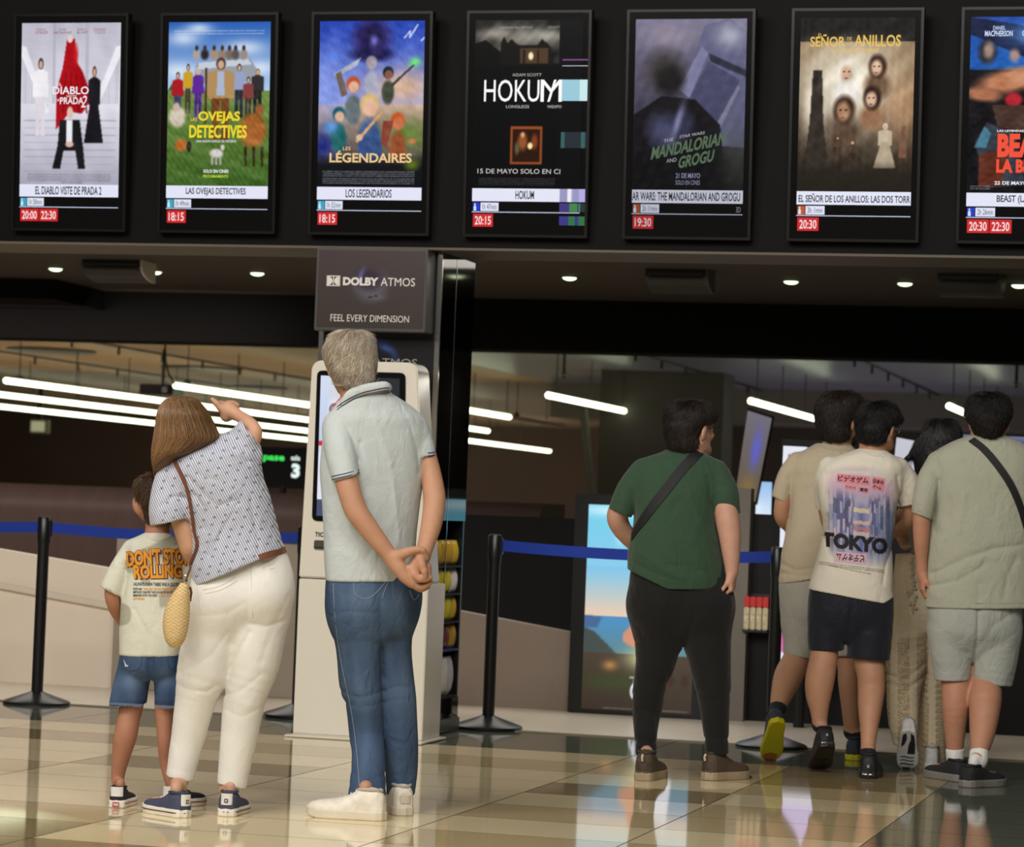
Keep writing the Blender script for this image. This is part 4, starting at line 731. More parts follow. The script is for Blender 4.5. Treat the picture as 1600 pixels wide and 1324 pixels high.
    def crease(s, pts, depth, width):
        """fold line drawn through image points (depth m > 0 presses in, < 0 stands out)"""
        P_ = np.array([s.L(*q)[[0, 2]] for q in pts]); w_ = s.m(width)
        def fn(X, Y, Z):
            D = np.full((X.shape[0], 1, Z.shape[2]), 9., np.float32)
            for a, b in zip(P_[:-1], P_[1:]):
                d = b - a; t = np.clip(((X - a[0]) * d[0] + (Z - a[1]) * d[1]) / (d @ d + 1e-9), 0, 1); D = np.minimum(D, np.sqrt((X - a[0] - t * d[0]) ** 2 + (Z - a[1] - t * d[1]) ** 2))
            return 1.05 * depth * np.exp(-(np.sqrt(D * D + (.18 * w_) ** 2) - .18 * w_) / (.62 * w_)) * (Y < .03)
        s.g.append(('add', fn)); return s
    def wrinkle(s, amp, scale=14., seed=0, dirv=(.5, .3, 1.), zr=None, sharp=1.):
        """soft cloth folds, running mostly across dirv"""
        g = np.random.default_rng(seed); ks = [(np.array(dirv) * g.normal(1, .45) + g.normal(size=3) * .35) * scale * (1 + .6 * i / 5) for i in range(6)]; ph = g.uniform(0, 6.3, 6)
        def fn(X, Y, Z):
            wx = .03 * np.sin(9 * Z + 5 * X + seed); n = 0
            for i, kv in enumerate(ks): n = n + np.sin(kv[0] * (X + wx) + kv[1] * Y + kv[2] * Z + ph[i]) / (1 + i * .3)
            n = np.abs(n / 3) ** sharp - .4; v = amp * n
            if zr is not None:
                z1 = s.L(800, zr[0])[2]; z0 = s.L(800, zr[1])[2]; v = v * np.clip((Z - z0) / .04, 0, 1) * np.clip((z1 - Z) / .04, 0, 1)
            return v
        s.g.append(('add', fn)); return s
    # --- meshing
    def solid(s, h=.006):
        lo = np.min([q[1] for q in s.p if q[4] == '+'], 0) - .01; hi = np.max([q[2] for q in s.p if q[4] == '+'], 0) + .01
        n = np.ceil((hi - lo) / h).astype(int) + 1; ax = [(lo[j] + h * np.arange(n[j])).astype(np.float32) for j in range(3)]
        Fd = np.full(n, 1., np.float32)
        for fn, l, u, k, op in s.p:
            i0 = [max(0, int(np.searchsorted(ax[j], l[j] - k)) - 1) for j in range(3)]; i1 = [min(n[j], int(np.searchsorted(ax[j], u[j] + k)) + 1) for j in range(3)]
            if any(i1[j] - i0[j] < 2 for j in range(3)): continue
            sl = tuple(slice(i0[j], i1[j]) for j in range(3)); X = ax[0][sl[0]][:, None, None]; Y = ax[1][sl[1]][None, :, None]; Z = ax[2][sl[2]][None, None, :]
            D = fn(X, Y, Z, sl); A = Fd[sl]
            if op == '-': A_, D_ = -A, D; hh = np.maximum(k - np.abs(A_ - D_), 0) / max(k, 1e-6); Fd[sl] = -(np.minimum(A_, D_) - hh * hh * k / 4)
            else: hh = np.maximum(k - np.abs(A - D), 0) / max(k, 1e-6); Fd[sl] = np.minimum(A, D) - hh * hh * k / 4
        X, Y, Z = ax[0][:, None, None], ax[1][None, :, None], ax[2][None, None, :]
        for kind, fn in s.g:
            v = fn(X, Y, Z); Fd = (np.maximum(Fd, v) if kind == 'max' else Fd + v).astype(np.float32)
        Fd[0] = Fd[-1] = 1; Fd[:, 0] = Fd[:, -1] = 1; Fd[:, :, 0] = Fd[:, :, -1] = 1
        S = Fd < 0; c = np.zeros(np.array(S.shape) - 1, np.uint8)
        for i in (0, 1):
            for j in (0, 1):
                for k in (0, 1): c += S[i:S.shape[0] - 1 + i, j:S.shape[1] - 1 + j, k:S.shape[2] - 1 + k]
        act = (c > 0) & (c < 8); ijk = np.argwhere(act); idx = np.full(act.shape, -1, np.int32); idx[act] = np.arange(len(ijk))
        acc = np.zeros((len(ijk), 3)); cnt = np.zeros(len(ijk)); cor = [(i, j, k) for i in (0, 1) for j in (0, 1) for k in (0, 1)]
        for a in cor:
            for ax_ in range(3):
                if a[ax_]: continue
                b = list(a); b[ax_] = 1; fa = Fd[tuple((ijk + a).T)]; fb = Fd[tuple((ijk + b).T)]; cr = (fa < 0) != (fb < 0); t = np.where(cr, fa / np.where(cr, fa - fb, 1), 0)
                p = np.array(a, float)[None] + t[:, None] * (np.array(b) - np.array(a))[None]; acc += p * cr[:, None]; cnt += cr
        V = lo + h * (ijk + acc / cnt[:, None]); Qs = []
        for ax_ in range(3):
            o1, o2 = (ax_ + 1) % 3, (ax_ + 2) % 3
            A = np.take(S, range(S.shape[ax_] - 1), ax_); B = np.take(S, range(1, S.shape[ax_]), ax_); e = np.argwhere(A != B); e = e[(e[:, o1] > 0) & (e[:, o2] > 0)]
            u1 = np.zeros(3, int); u1[o1] = 1; u2 = np.zeros(3, int); u2[o2] = 1; q = np.stack([idx[tuple((e - u1 - u2).T)], idx[tuple((e - u2).T)], idx[tuple(e.T)], idx[tuple((e - u1).T)]], 1)
            fl = ~A[tuple(e.T)]; q[fl] = q[fl][:, ::-1]; Qs.append(q)
        Q = np.concatenate(Qs); Q = Q[(Q >= 0).all(1)]
        return V, Q
    def world(s, V): return s.O + V @ s.A
    def pix(s, Vw):
        v = Vw - CAM; d = v @ FW; return 800 + F * (v @ RT) / d, 662 - F * (v @ UP) / d
    def make(s, name, m, parent, h=.006, color=None, smooth_it=1, org=None):
        V, Q = s.solid(h)
        for _ in range(smooth_it):
            a = np.zeros_like(V); n = np.zeros(len(V))
            for i in range(4): np.add.at(a, Q[:, i], V[Q[:, (i + 1) % 4]] + V[Q[:, i - 1]]); np.add.at(n, Q[:, i], 2)
            V = V * .5 + a / n[:, None] * .5
        Vw = s.world(V); col = None
        if color is not None: px, py = s.pix(Vw); col = lin(color(px, py, V, Vw))
        o = mesh_np(name, Vw, Q, m, parent, col, org=org); s.last = (Vw, Q); return o
def normals(V, Q):
    n = np.cross(V[Q[:, 2]] - V[Q[:, 0]], V[Q[:, 3]] - V[Q[:, 1]]); N = np.zeros_like(V)
    for i in range(4): np.add.at(N, Q[:, i], n)
    return N / (np.linalg.norm(N, axis=1, keepdims=True) + 1e-12)
class Skin:
    """surface to lay prints, seams and straps on"""
    def __init__(s, *meshes):
        V = []; Q = []; o = 0
        for v, q in meshes: V.append(v); Q.append(q + o); o += len(v)
        V = np.concatenate(V); Q = np.concatenate(Q); s.t = BVHTree.FromPolygons([Vector(v) for v in V], Q.tolist()); s.d = float(np.median((V - CAM) @ FW))
    def hit(s, x, y, off=.002):
        r = ray(x, y); r = r / np.linalg.norm(r); h = s.t.ray_cast(Vector(CAM), Vector(r))
        if h[0] is None: return None, None
        n = np.array(h[1]); n = -n if n @ r > 0 else n; return np.array(h[0]) + n * off, n
def print_text(name, skin, s, q, m, parent, bold=0., arc=0., step=5., off=.0018, shear=0.):
    """lettering laid on cloth; q = pixel corners bl, br, tr, tl"""
    V, f = text2d(s, bold, shear=shear); P2 = fit(V, 0, 1, 0, 1); q = [np.array(t, float) for t in q]
    bm = bmesh.new(); vs = [bm.verts.new((p[0], p[1], 0)) for p in P2]
    for t in f:
        try: bm.faces.new([vs[i] for i in t])
        except ValueError: pass
    W_, H_ = np.linalg.norm(q[1] - q[0]), np.linalg.norm(q[3] - q[0])
    for ax_, n_ in ((0, max(1, int(W_ / step))), (1, max(1, int(H_ / step)))):
        for k in range(1, n_):
            co = Vector((k / n_, 0, 0)) if ax_ == 0 else Vector((0, k / n_, 0)); bmesh.ops.bisect_plane(bm, geom=bm.verts[:] + bm.edges[:] + bm.faces[:], plane_co=co, plane_no=(1, 0, 0) if ax_ == 0 else (0, 1, 0))
    bad = []
    for v in bm.verts:
        u, w_ = v.co[0], v.co[1]; p = (q[0] * (1 - u) + q[1] * u) * (1 - w_) + (q[3] * (1 - u) + q[2] * u) * w_; p = p - np.array([0, arc * 4 * u * (1 - u)])
        h, n_ = skin.hit(p[0], p[1], off)
        if h is None: bad.append(v); continue
        v.co = h
    bmesh.ops.delete(bm, geom=bad, context='VERTS'); org = parent_org(parent)
    for v in bm.verts: v.co -= Vector(org)
    me = bpy.data.meshes.new(name); bm.to_mesh(me); bm.free(); return link(name, me, m, parent)
def print_poly(name, skin, polys, m, parent, off=.0015, step=4.):
    """flat shapes laid on cloth, given in pixels; big ones are cut into a small grid"""
    b = MB()
    for P_ in polys:
        P_ = [np.array(p, float) for p in P_]
        if len(P_) == 4:
            nu = max(1, int(max(np.linalg.norm(P_[1] - P_[0]), np.linalg.norm(P_[2] - P_[3])) / step)); nv = max(1, int(max(np.linalg.norm(P_[3] - P_[0]), np.linalg.norm(P_[2] - P_[1])) / step)); G = {}
            for i in range(nu + 1):
                for j in range(nv + 1):
                    u, v = i / nu, j / nv; p = (P_[0] * (1 - u) + P_[1] * u) * (1 - v) + (P_[3] * (1 - u) + P_[2] * u) * v; h, _ = skin.hit(p[0], p[1], off)
                    if h is not None: G[i, j] = len(b.v); b.v.append(tuple(h))
            for i in range(nu):
                for j in range(nv):
                    ks = [(i, j), (i + 1, j), (i + 1, j + 1), (i, j + 1)]
                    if all(k in G for k in ks): b.f.append(tuple(G[k] for k in ks))
        else:
            hs = [skin.hit(p[0], p[1], off)[0] for p in P_]
            if all(h is not None for h in hs): n = len(b.v); b.v += [tuple(h) for h in hs]; b.f.append(tuple(range(n, n + len(hs))))
    return build(name, b, m, parent) if b.f else None
def laid_line(name, skin, pts, r, m, parent, off=.001, n=6, flat=None, steps=5):
    """cord, seam or strap following the surface along image points; r metres; flat=(half width m, half thickness m) makes a ribbon"""
    P_ = crom(pts, steps); H = []
    for p in P_:
        h, nn = skin.hit(p[0], p[1], off)
        if h is not None: H.append((h, nn))
    if len(H) < 2: return None
    C_ = np.array([h for h, _ in H]); N_ = np.array([n for _, n in H])
    for _ in range(2): C_[1:-1] = (C_[:-2] + 2 * C_[1:-1] + C_[2:]) / 4; N_[1:-1] = (N_[:-2] + N_[1:-1] + N_[2:]) / 3
    b = MB()
    if flat is None: b.tube(C_, r, n)
    else:
        w_, t_ = flat
        for i in range(len(C_)):
            T = C_[min(i + 1, len(C_) - 1)] - C_[max(i - 1, 0)]; T /= np.linalg.norm(T) + 1e-9; nn = N_[i] - T * (N_[i] @ T); nn /= np.linalg.norm(nn) + 1e-9; sd = np.cross(T, nn)
            for a, c in ((-1, -1), (1, -1), (1, 1), (-1, 1)): b.v.append(tuple(C_[i] + sd * w_ * a + nn * t_ * c))
        for i in range(len(C_) - 1):
            for j in range(4): b.f.append((4 * i + j, 4 * i + (j + 1) % 4, 4 * i + 4 + (j + 1) % 4, 4 * i + 4 + j))
        b.f += [(3, 2, 1, 0), tuple(4 * len(C_) - 4 + k for k in range(4))]
    return build(name, b, m, parent, smooth=flat is None)
# --- anatomy
def head(B, x, y, dd, sc=1., yaw=0, roll=0, pitch=0, beard=0., ears=True):
    """skull, face, nose, lips, chin and ears around the head centre"""
    c = B.L(x, y, dd); R = rot3(yaw, roll, pitch); T = lambda *p: c + R @ (np.array(p) * sc); q = lambda *r: np.array(r) * sc
    B.ell(T(0, -.012, .028), q(.073, .09, .084), R, .02); B.ell(T(0, .035, -.03), q(.06, .055, .075), R, .03); B.ell(T(0, .066, -.088), q(.03, .022, .02), R, .03)
    for s_ in (1, -1):
        B.chain([(*T(s_ * .058, .0, -.045), .02 * sc), (*T(s_ * .04, .05, -.08), .018 * sc)], .02, metric=True); B.ell(T(s_ * .034, .078, -.02), q(.02, .014, .016), R, .015)
        B.ell(T(s_ * .03, .096, .006), q(.016, .012, .01), R, .008, '-')
        if ears:
            B.ell(T(s_ * .083, -.01, -.014), q(.0085, .021, .034), R @ rot3(s_ * -18, s_ * 10, 8), .004); B.ell(T(s_ * .092, .004, -.012), q(.006, .009, .017), R, .003, '-')
    B.ell(T(0, .082, .026), q(.05, .014, .01), R, .012); B.chain([(*T(0, .088, .008), .008 * sc), (*T(0, .108, -.03), .011 * sc)], .008, metric=True)
    for s_ in (1, -1): B.ell(T(s_ * .012, .096, -.034), q(.008, .01, .007), R, .005)
    B.ell(T(0, .088, -.058), q(.022, .009, .005), R, .004); B.ell(T(0, .087, -.068), q(.019, .009, .006), R, .004)
    return c, R, sc
def eyes(B, hd, parent):
    c, R, sc = hd
    for s_ in (1, -1):
        w = B.world((c + R @ (np.array([s_ * .03, .083, .006]) * sc))[None])[0]; e = build('eye', MB().ball(w, .0115 * sc, 14, 10), M['eye_white'], parent, True); w2 = B.world((c + R @ (np.array([s_ * .03, .0915, .006]) * sc))[None])[0]
        build('iris', MB().ball(w2, .0045 * sc, 10, 6), M['eye_dark'], e, True)
def hand(B, w, a, nrm, thumb=1, curl=(30, 35, 30), sc=1., spread=.05, k=.005, tcurl=25, curls=None):
    """w wrist, a towards the fingers, nrm out of the back of the hand, thumb=+1/-1 which side"""
    a = np.array(a, float); a /= np.linalg.norm(a); nrm = np.array(nrm, float); nrm -= a * (a @ nrm); nrm /= np.linalg.norm(nrm); sd = np.cross(a, nrm) * thumb
    Pm = lambda u, v, t=0: np.asarray(w) + (a * u + sd * v + nrm * t) * sc
    B.chain([(*Pm(-.02, 0), .021 * sc), (*Pm(.02, 0), .0215 * sc)], .015, metric=True)
    for i, (v, l0, ln, r) in enumerate(((.027, .078, (.042, .025, .021), .0088), (.009, .082, (.046, .029, .022), .009), (-.009, .078, (.043, .027, .021), .0086), (-.026, .07, (.034, .02, .019), .0076))):
        B.chain([(*Pm(.012, v * .55), .0145 * sc), (*Pm(l0 * .6, v * .9), .0125 * sc), (*Pm(l0, v), .0105 * sc)], .012, metric=True)
        p = Pm(l0, v); q = 0; d = a + sd * spread * (v / .027); d /= np.linalg.norm(d)
        cu = curls[i] if curls else curl; pts = [(*p, (r + .001) * sc)]
        for j in range(3):
            q += math.radians(cu[j]); p = p + (d * math.cos(q) - nrm * math.sin(q)) * ln[j] * sc; pts.append((*p, (r - .0009 * (j + 1)) * sc))
        for j in range(3): B.chain(pts[j:j + 2], k, metric=True)
    q = math.radians(tcurl); p0 = Pm(.012, .016, -.006); p1 = Pm(.045, .036, -.014); dd_ = (a * math.cos(q) + sd * .35 * math.cos(q) - nrm * math.sin(q)); dd_ /= np.linalg.norm(dd_); p2 = p1 + dd_ * .033 * sc; p3 = p2 + (dd_ - sd * .25) * .026 * sc
    B.chain([(*p0, .0165 * sc), (*p1, .0125 * sc)], .012, metric=True); B.chain([(*p1, .0112 * sc), (*p2, .0098 * sc)], .006, metric=True); B.chain([(*p2, .0098 * sc), (*p3, .0078 * sc)], .004, metric=True)
    return B
def hair_strands(name, mesh, parent, count, length, flow, colors, m, r=.0009, lift=.15, seed=0, keep=None, jitter=.3):
    """short locks combed along flow(p, n) over the hair shape"""
    V, Q = mesh; N = normals(V, Q); g = np.random.default_rng(seed); i = np.arange(len(V))
    if keep is not None: i = i[keep(V, N)]
    i = g.choice(i, count); P0 = V[i]; N0 = N[i]; T = flow(P0, N0) + g.normal(size=(count, 3)) * jitter; T -= N0 * (T * N0).sum(1, keepdims=True); T /= np.linalg.norm(T, axis=1, keepdims=True) + 1e-9
    L_ = length * g.uniform(.6, 1.2, (count, 1)); lf = g.uniform(.3, 1.4, (count, 1)) * lift; K = 4; ring = []
    B_ = np.cross(T, N0)
    for k in range(K + 1):
        s_ = L_ * k / K; c = P0 + T * s_ + N0 * (.001 + lf * s_ - 5.2 * s_ * s_); rr = r * (1 - .8 * k / K)
        for a in range(3): q = 2.094 * a; ring.append(c + rr * (math.cos(q) * B_ + math.sin(q) * N0))
    Vs = np.stack(ring, 1).reshape(-1, 3); base = (np.arange(count) * 3 * (K + 1))[:, None]; fs = [base + np.array([[3 * k + a, 3 * k + (a + 1) % 3, 3 * k + 3 + (a + 1) % 3, 3 * k + 3 + a]]) for k in range(K) for a in range(3)]
    cc = np.asarray(colors, float)[g.integers(0, len(colors), count)] * g.uniform(.8, 1.15, (count, 1)); col = lin(np.clip(np.repeat(cc, 3 * (K + 1), 0), 0, 255))
    o = mesh_np(name, Vs, np.concatenate(fs), m, parent, col); o['kind'] = 'stuff'; return o
# --- footwear, built in the world's own axes
def foot_axes(heel, yaw, L_, pitch=0, toe=None):
    fx = np.array([RT[0], RT[1], 0]); fx /= np.linalg.norm(fx); fy = np.array([FW[0], FW[1], 0]); fy /= np.linalg.norm(fy); a = math.radians(yaw); ty = fy * math.cos(a) + fx * math.sin(a); tx = np.cross(ty, VZ)
    p = math.radians(pitch); ay = ty * math.cos(p) - VZ * math.sin(p); az = np.cross(tx, ay)
    return (on_z(*heel) if toe is None else on_z(*toe) - ay * L_ * .9 + VZ * .012 * math.sin(p)), tx, ay, az
def foot(B, leg, heel, yaw, L_=.28, pitch=0, toe=None, sc=1.):
    """bare foot inside the shoe of the same place, joined to the end of the leg (px, py, dd, r_px)"""
    o, tx, ay, az = foot_axes(heel, yaw, L_, pitch, toe); W = lambda y, z: B.A @ (o + ay * y * L_ + az * z * sc - B.O)
    B.chain([(*B.L(*leg[:3]), B.m(leg[3])), (*W(.27, .115), .024 * sc), (*W(.26, .065), .021 * sc)], .012, metric=True); B.chain([(*W(.22, .06), .022 * sc), (*W(.45, .05), .022 * sc), (*W(.78, .042), .02 * sc)], .02, metric=True); return B
def sock(parent, D, legs, heel, yaw, L_, pitch, toe, m, grow=.0032, sc=1.):
    """from the shin (px, py, dd, r_px) down into the shoe of the same place"""
    Q_ = Shape(D); o, tx, ay, az = foot_axes(heel, yaw, L_, pitch, toe); W = lambda y, z: Q_.A @ (o + ay * y * L_ + az * z * sc - Q_.O)
    Q_.chain([(*Q_.L(*q[:3]), Q_.m(q[3]) + grow) for q in legs] + [(*W(.27, .115), .024 * sc + grow), (*W(.26, .07), .022 * sc + grow)], .01, flat0=True, metric=True); s = Q_.make('sock', m, parent, .004); s['_q'] = 0; del s['_q']; return s, Q_
def shoe(name, heel, yaw, L_=.28, W_=1., pitch=0, toe=None, style=None, parent=None, label=None, hgt=1.):
    """heel: floor pixel under the heel (or toe: floor pixel under the toe when the heel is lifted); yaw: 0 points away from the camera, 90 to the right"""
    st = dict(upper=(40, 40, 42), sole=(230, 226, 216), rough=.6, sole_h=.026, collar=None); st.update(style or {})
    org, tx, ay, az = foot_axes(heel, yaw, L_, pitch, toe)
    S = np.array([(0, .002, .03, .0), (.03, .026, .07, 0), (.1, .034, .09, 0), (.22, .036, .098, 0), (.34, .037, .088, 0), (.46, .041, .066, .001), (.6, .046, .052, .003), (.74, .047, .046, .004), (.86, .041, .041, .004), (.95, .027, .033, .003), (1., .004, .02, .001)])
    ys, ws, ts, xc = S[:, 0] * L_, S[:, 1] * W_, S[:, 2] * hgt, S[:, 3]; sh = st['sole_h']
    def up(X, Y, Z, sub):
        y = Y[0, :, 0]; w_ = np.interp(y, ys, ws)[None, :, None]; t_ = np.interp(y, ys, ts)[None, :, None]; c = np.interp(y, ys, xc)[None, :, None]
        ez = np.interp(y, [0, .32 * L_, .5 * L_], [4.5, 4.5, 2.6])[None, :, None]; D = ((np.abs((X - c) / w_) ** 2.4 + np.abs((Z - sh * .6) / t_) ** ez) ** (1 / 2.4) - 1) * np.minimum(w_, t_); return np.maximum(D, np.maximum(sh * .6 - Z, np.maximum(-Y, Y - L_))).astype(np.float32)
    def so(X, Y, Z, sub):
        y = Y[0, :, 0]; w_ = (np.interp(y, ys, ws) + .003)[None, :, None]; c = np.interp(y, ys, xc)[None, :, None]; zb = .012 * np.clip((y / L_ - .8) / .2, 0, 1)[None, :, None] ** 2
        return np.maximum(np.abs(X - c) - w_, np.maximum(np.maximum(Z - sh - zb * .6, zb - Z), np.maximum(-.004 - Y, Y - L_ - .003))).astype(np.float32)
    lo = np.array([-.07, -.02, -.01]); hi = np.array([.07, L_ + .02, .15])
    root = Shape(org=org, axes=np.stack([tx, ay, az])); root.p.append((up, lo, hi, 0.001, '+'))
    o = root.make(name, mat('%s_upper' % name, st['upper'], st['rough'], .4, noise=(40, .12), bump=(90, .15)), parent, .0042)
    if label: o['label'] = label
    s2 = Shape(org=org, axes=np.stack([tx, ay, az])); s2.p.append((so, lo, hi, 0.001, '+')); s2.make('sole', mat('%s_sole' % name, st['sole'], .5, .4, noise=(20, .05)), o, .0042)
    W = lambda x, y, z: org + tx * x + ay * y + az * z
    if st.get('tread'):
        tm = mat('tread_dark', st.get('tread_c', (24, 24, 26)), .5)
        for q in st['tread']:
            b = MB(); b.v += [tuple(W(x * W_, y * L_, -.0015 + .012 * max(0, (y - .8) / .2) ** 2)) for x, y in q]; b.f.append(tuple(range(len(q)))); build('tread', b, tm, o)
    build('collar', MB().tube([W(.0285 * W_ * math.sin(q), L_ * .215 - L_ * .15 * math.cos(q), sh * .6 + hgt * (.083 + .006 * abs(math.sin(q)))) for q in np.linspace(0, 6.2832, 25)], .0055, 8, False), mat('%s_collar' % name, np.array(st['upper']) * .82, .8), o, True)
    lc = MB()
    for k in range(4):
        y = L_ * (.38 + .065 * k); z = float(np.interp(y, ys, ts)) + sh * .6 + .001; w_ = .02 * W_
        lc.tube([W(-w_, y - .004, z - .008), W(-w_ * .4, y, z + .001), W(w_ * .4, y, z + .001), W(w_, y + .004, z - .008)], .0028, 6)
    build('laces', lc, mat('laces', st.get('lace', (230, 228, 222)), .7), o, True)
    if st.get('patch'):
        pc, ph, pw = st['patch']
        b = MB(); n = 6
        for k in range(n + 1):
            q = math.radians(-70 + 140 * k / n); rx = .0265 * W_ * pw + .006
            for z in (sh + .012, sh + .012 + ph): b.v.append(tuple(W(rx * math.sin(q), .012 - .0145 * math.cos(q), z)))
        b.f = [(2 * k, 2 * k + 2, 2 * k + 3, 2 * k + 1) for k in range(n)]; build('heel_patch', b, mat('heel_patch', pc, .5), o)
    if st.get('stripe'):
        zz = sh * .55; pts = [W(float(np.interp(y, ys, ws)) * s_ + s_ * .0035 + float(np.interp(y, ys, xc)), y, zz) for s_, yy in ((-1, np.linspace(.93, .0, 12)), (1, np.linspace(.0, .93, 12))) for y in yy * L_]
        build('sole_stripe', MB().tube(pts, .0022, 5), mat('sole_stripe', st['stripe'], .5), o)
    return o, W
M['eye_white'] = mat('eye_white', (226, 220, 212), .25); M['eye_dark'] = mat('eye_dark', (44, 30, 22), .2)
def skin(name, rgb): return mat(name, rgb, .55, .35, noise=(26, .06), bump=(160, .05), sss=.0)
def rumple(m, scale=13, strength=.5, dist=.02, stretch=(1, 1, .6), seed=0.):
    """broad soft irregularity of worn cloth under the fine weave"""
    nt = m.node_tree; b = nt.nodes['Principled BSDF']; tc = nt.nodes.new('ShaderNodeTexCoord'); mp = nt.nodes.new('ShaderNodeMapping'); n = nt.nodes.new('ShaderNodeTexNoise'); bp = nt.nodes.new('ShaderNodeBump')
    mp.inputs['Scale'].default_value = stretch; mp.inputs['Location'].default_value = (seed, seed * 2, 0); mp.inputs['Rotation'].default_value = (.3, .35, .2); n.inputs['Scale'].default_value = scale; n.inputs['Detail'].default_value = 4; n.inputs['Distortion'].default_value = 1.1; bp.inputs['Strength'].default_value = strength; bp.inputs['Distance'].default_value = dist
    nt.links.new(tc.outputs['Object'], mp.inputs[0]); nt.links.new(mp.outputs[0], n.inputs['Vector']); nt.links.new(n.outputs['Fac'], bp.inputs['Height'])
    old = [l for l in nt.links if l.to_node == b and l.to_socket.name == 'Normal']
    if old: nt.links.new(bp.outputs[0], old[0].from_node.inputs['Normal'])
    else: nt.links.new(bp.outputs[0], b.inputs['Normal'])
    return m
def cloth(name, rgb, n=.05, b=.25, rough=.85, scale=260, fold=.5): return rumple(mat(name, rgb, rough, .2, noise=(7, n), bump=(scale, b), sheen=.15), strength=fold, seed=len(name))
def knit_attr(name, b=.2, rough=.85): return rumple(attr_mat(name, rough, spec=.2, bump=(260, b)), strength=.4)
HAIR = {}
def hair_mats(key, rgb, rough=.42):
    return mat('hair_%s' % key, rgb, rough, .4, noise=(60, .25, (3, 3, .4)), bump=(120, .6, (4, 4, .35))), attr_mat('hair_strands_%s' % key, rough, spec=.45)
DOWN = lambda P, N: np.tile(np.array([0, 0, -1.]), (len(P), 1))
def crown_flow(top, swirl=.25):
    def f(P, N):
        d = P - np.asarray(top); d[:, 2] -= .06; h = np.cross(d, VZ); return d / (np.linalg.norm(d, axis=1, keepdims=True) + 1e-6) + swirl * h / (np.linalg.norm(h, axis=1, keepdims=True) + 1e-6)
    return f
# ---------------------------------------------------------------- the people
def person(B, m, base, label, h=.0045, group=None):
    org = np.array([*base, 0.]); o = B.make('person', m, None, h, org=org); tag(o, label, 'person', group); B.skin = B.last; return o
def mid(*px): return np.mean([on_z(*q)[:2] for q in px], 0)
# ======== man in pale polo shirt, hands clasped behind his back
D = 10.35; base = mid((556, 1281), (628, 1274))
B = Shape(D)
lleg = [(556, 957, -.02, 39), (560, 1014, -.01, 33), (563, 1068, 0, 31), (568, 1095, 0, 27), (572.5, 1148, .01, 25), (575.5, 1182, -.04, 22), (575, 1225, -.1, 16), (574.5, 1240, -.12, 13)]
rleg = [(615, 957, .03, 33), (612, 1014, .055, 30), (619, 1081, .07, 29), (624, 1148, .08, 27), (627, 1198, .09, 22), (627, 1240, .1, 13)]
torso = [(606, 549, 606, .055, -.02), (614, 541, 611, .07, -.02), (626, 531, 630, .085, -.01), (640, 520, 649, .1, 0), (655, 511, 663, .11, 0), (672, 506, 668, .112, 0), (690, 505, 669, .114, 0), (715, 502, 668, .116, 0), (740, 501, 665, .118, 0), (780, 504, 657, .12, 0), (832, 507, 650, .122, 0), (870, 508, 648, .126, 0), (907, 510, 644, .128, 0)]
hips = [(880, 512, 648, .108), (907, 511, 655, .112), (935, 512, 655, .113), (955, 515, 652, .108), (975, 519, 647, .095), (994, 532, 636, .07), (1004, 560, 615, .035)]
B.loft([(a, b + 4, c - 4, d - .014, e) for a, b, c, d, e in torso[1:]], sh=.2); B.loft([(q[0], q[1] + 6, q[2] - 6, q[3] - .02) for q in hips[:5]], sh=.2)
B.chain(lleg, .02, grow=-.006).chain(rleg, .02, grow=-.006)
foot(B, (574.5, 1240, -.12, 13), (603, 1283), -80, .29); foot(B, (627, 1240, .12, 13), (633, 1276), -20, .28)
larm = [(532, 690, -.08, 20), (537, 722, -.12, 19.5), (543, 757, -.155, 18.5), (555, 795, -.175, 18), (570, 818, -.18, 16.8), (589, 843, -.18, 14.8), (605, 863, -.18, 12.6), (615, 876, -.18, 12)]
rarm = [(662, 690, .03, 15), (667, 712, .02, 15), (674, 745, .0, 16.5), (679, 783, -.04, 17.5), (674, 820, -.09, 16.5), (666, 850, -.14, 13.5), (660, 870, -.165, 12.5)]
B.chain(larm, .012, kd=.95).chain(rarm, .012, kd=.95)
B.chain([(566, 655, -.03, 22), (562, 625, -.025, 27), (555, 598, -.005, 28), (549, 570, .02, 28)], .02)
hd = head(B, 549, 569, .02, 1.0, yaw=-8, roll=-6, pitch=10)
# clasped hands: left hand holds the right one from outside
k = .0035
B.chain([(614, 874, -.18, 12.5), (624, 888, -.19, 12.5), (633, 901, -.195, 10.5), (643, 911, -.195, 8.2)], .01)            # left palm edge
B.chain([(618, 872, -.185, 10.5), (632, 865, -.2, 8.5), (645, 860.5, -.21, 6.6)], .01); B.chain([(643, 861, -.21, 6.6), (654, 859, -.212, 5.9), (661, 860.5, -.208, 5.3)], k); B.chain([(661, 860.5, -.208, 5.3), (664.5, 867, -.2, 4.9), (667, 872, -.195, 4.2)], k)   # left thumb over the wrist
B.chain([(641, 909, -.195, 8), (652, 917, -.19, 6.2), (660, 918, -.185, 5.4)], k); B.chain([(659, 918, -.185, 5.4), (667, 914, -.18, 5), (673, 909.5, -.17, 4.2)], k)        # left index under the fist
B.chain([(645, 912, -.165, 6.5), (657, 921, -.155, 5.2), (668, 917, -.14, 4.6)], k); B.chain([(640, 905, -.15, 7), (655, 915, -.13, 5.5), (668, 912, -.115, 4.5)], k); B.chain([(636, 899, -.14, 7), (650, 908, -.11, 5.2), (662, 908, -.1, 4.2)], k)
B.chain([(660, 868, -.17, 12), (654, 880, -.185, 12.5), (650, 890, -.185, 11.5)], .01)                                      # right back of hand
B.chain([(656, 872, -.2, 8), (659.5, 883, -.21, 6.2)], .008); B.chain([(659.5, 883, -.21, 6.2), (663, 893, -.213, 5.6)], k); B.chain([(663, 893, -.213, 5.6), (664, 900, -.21, 4.8)], k)   # right thumb
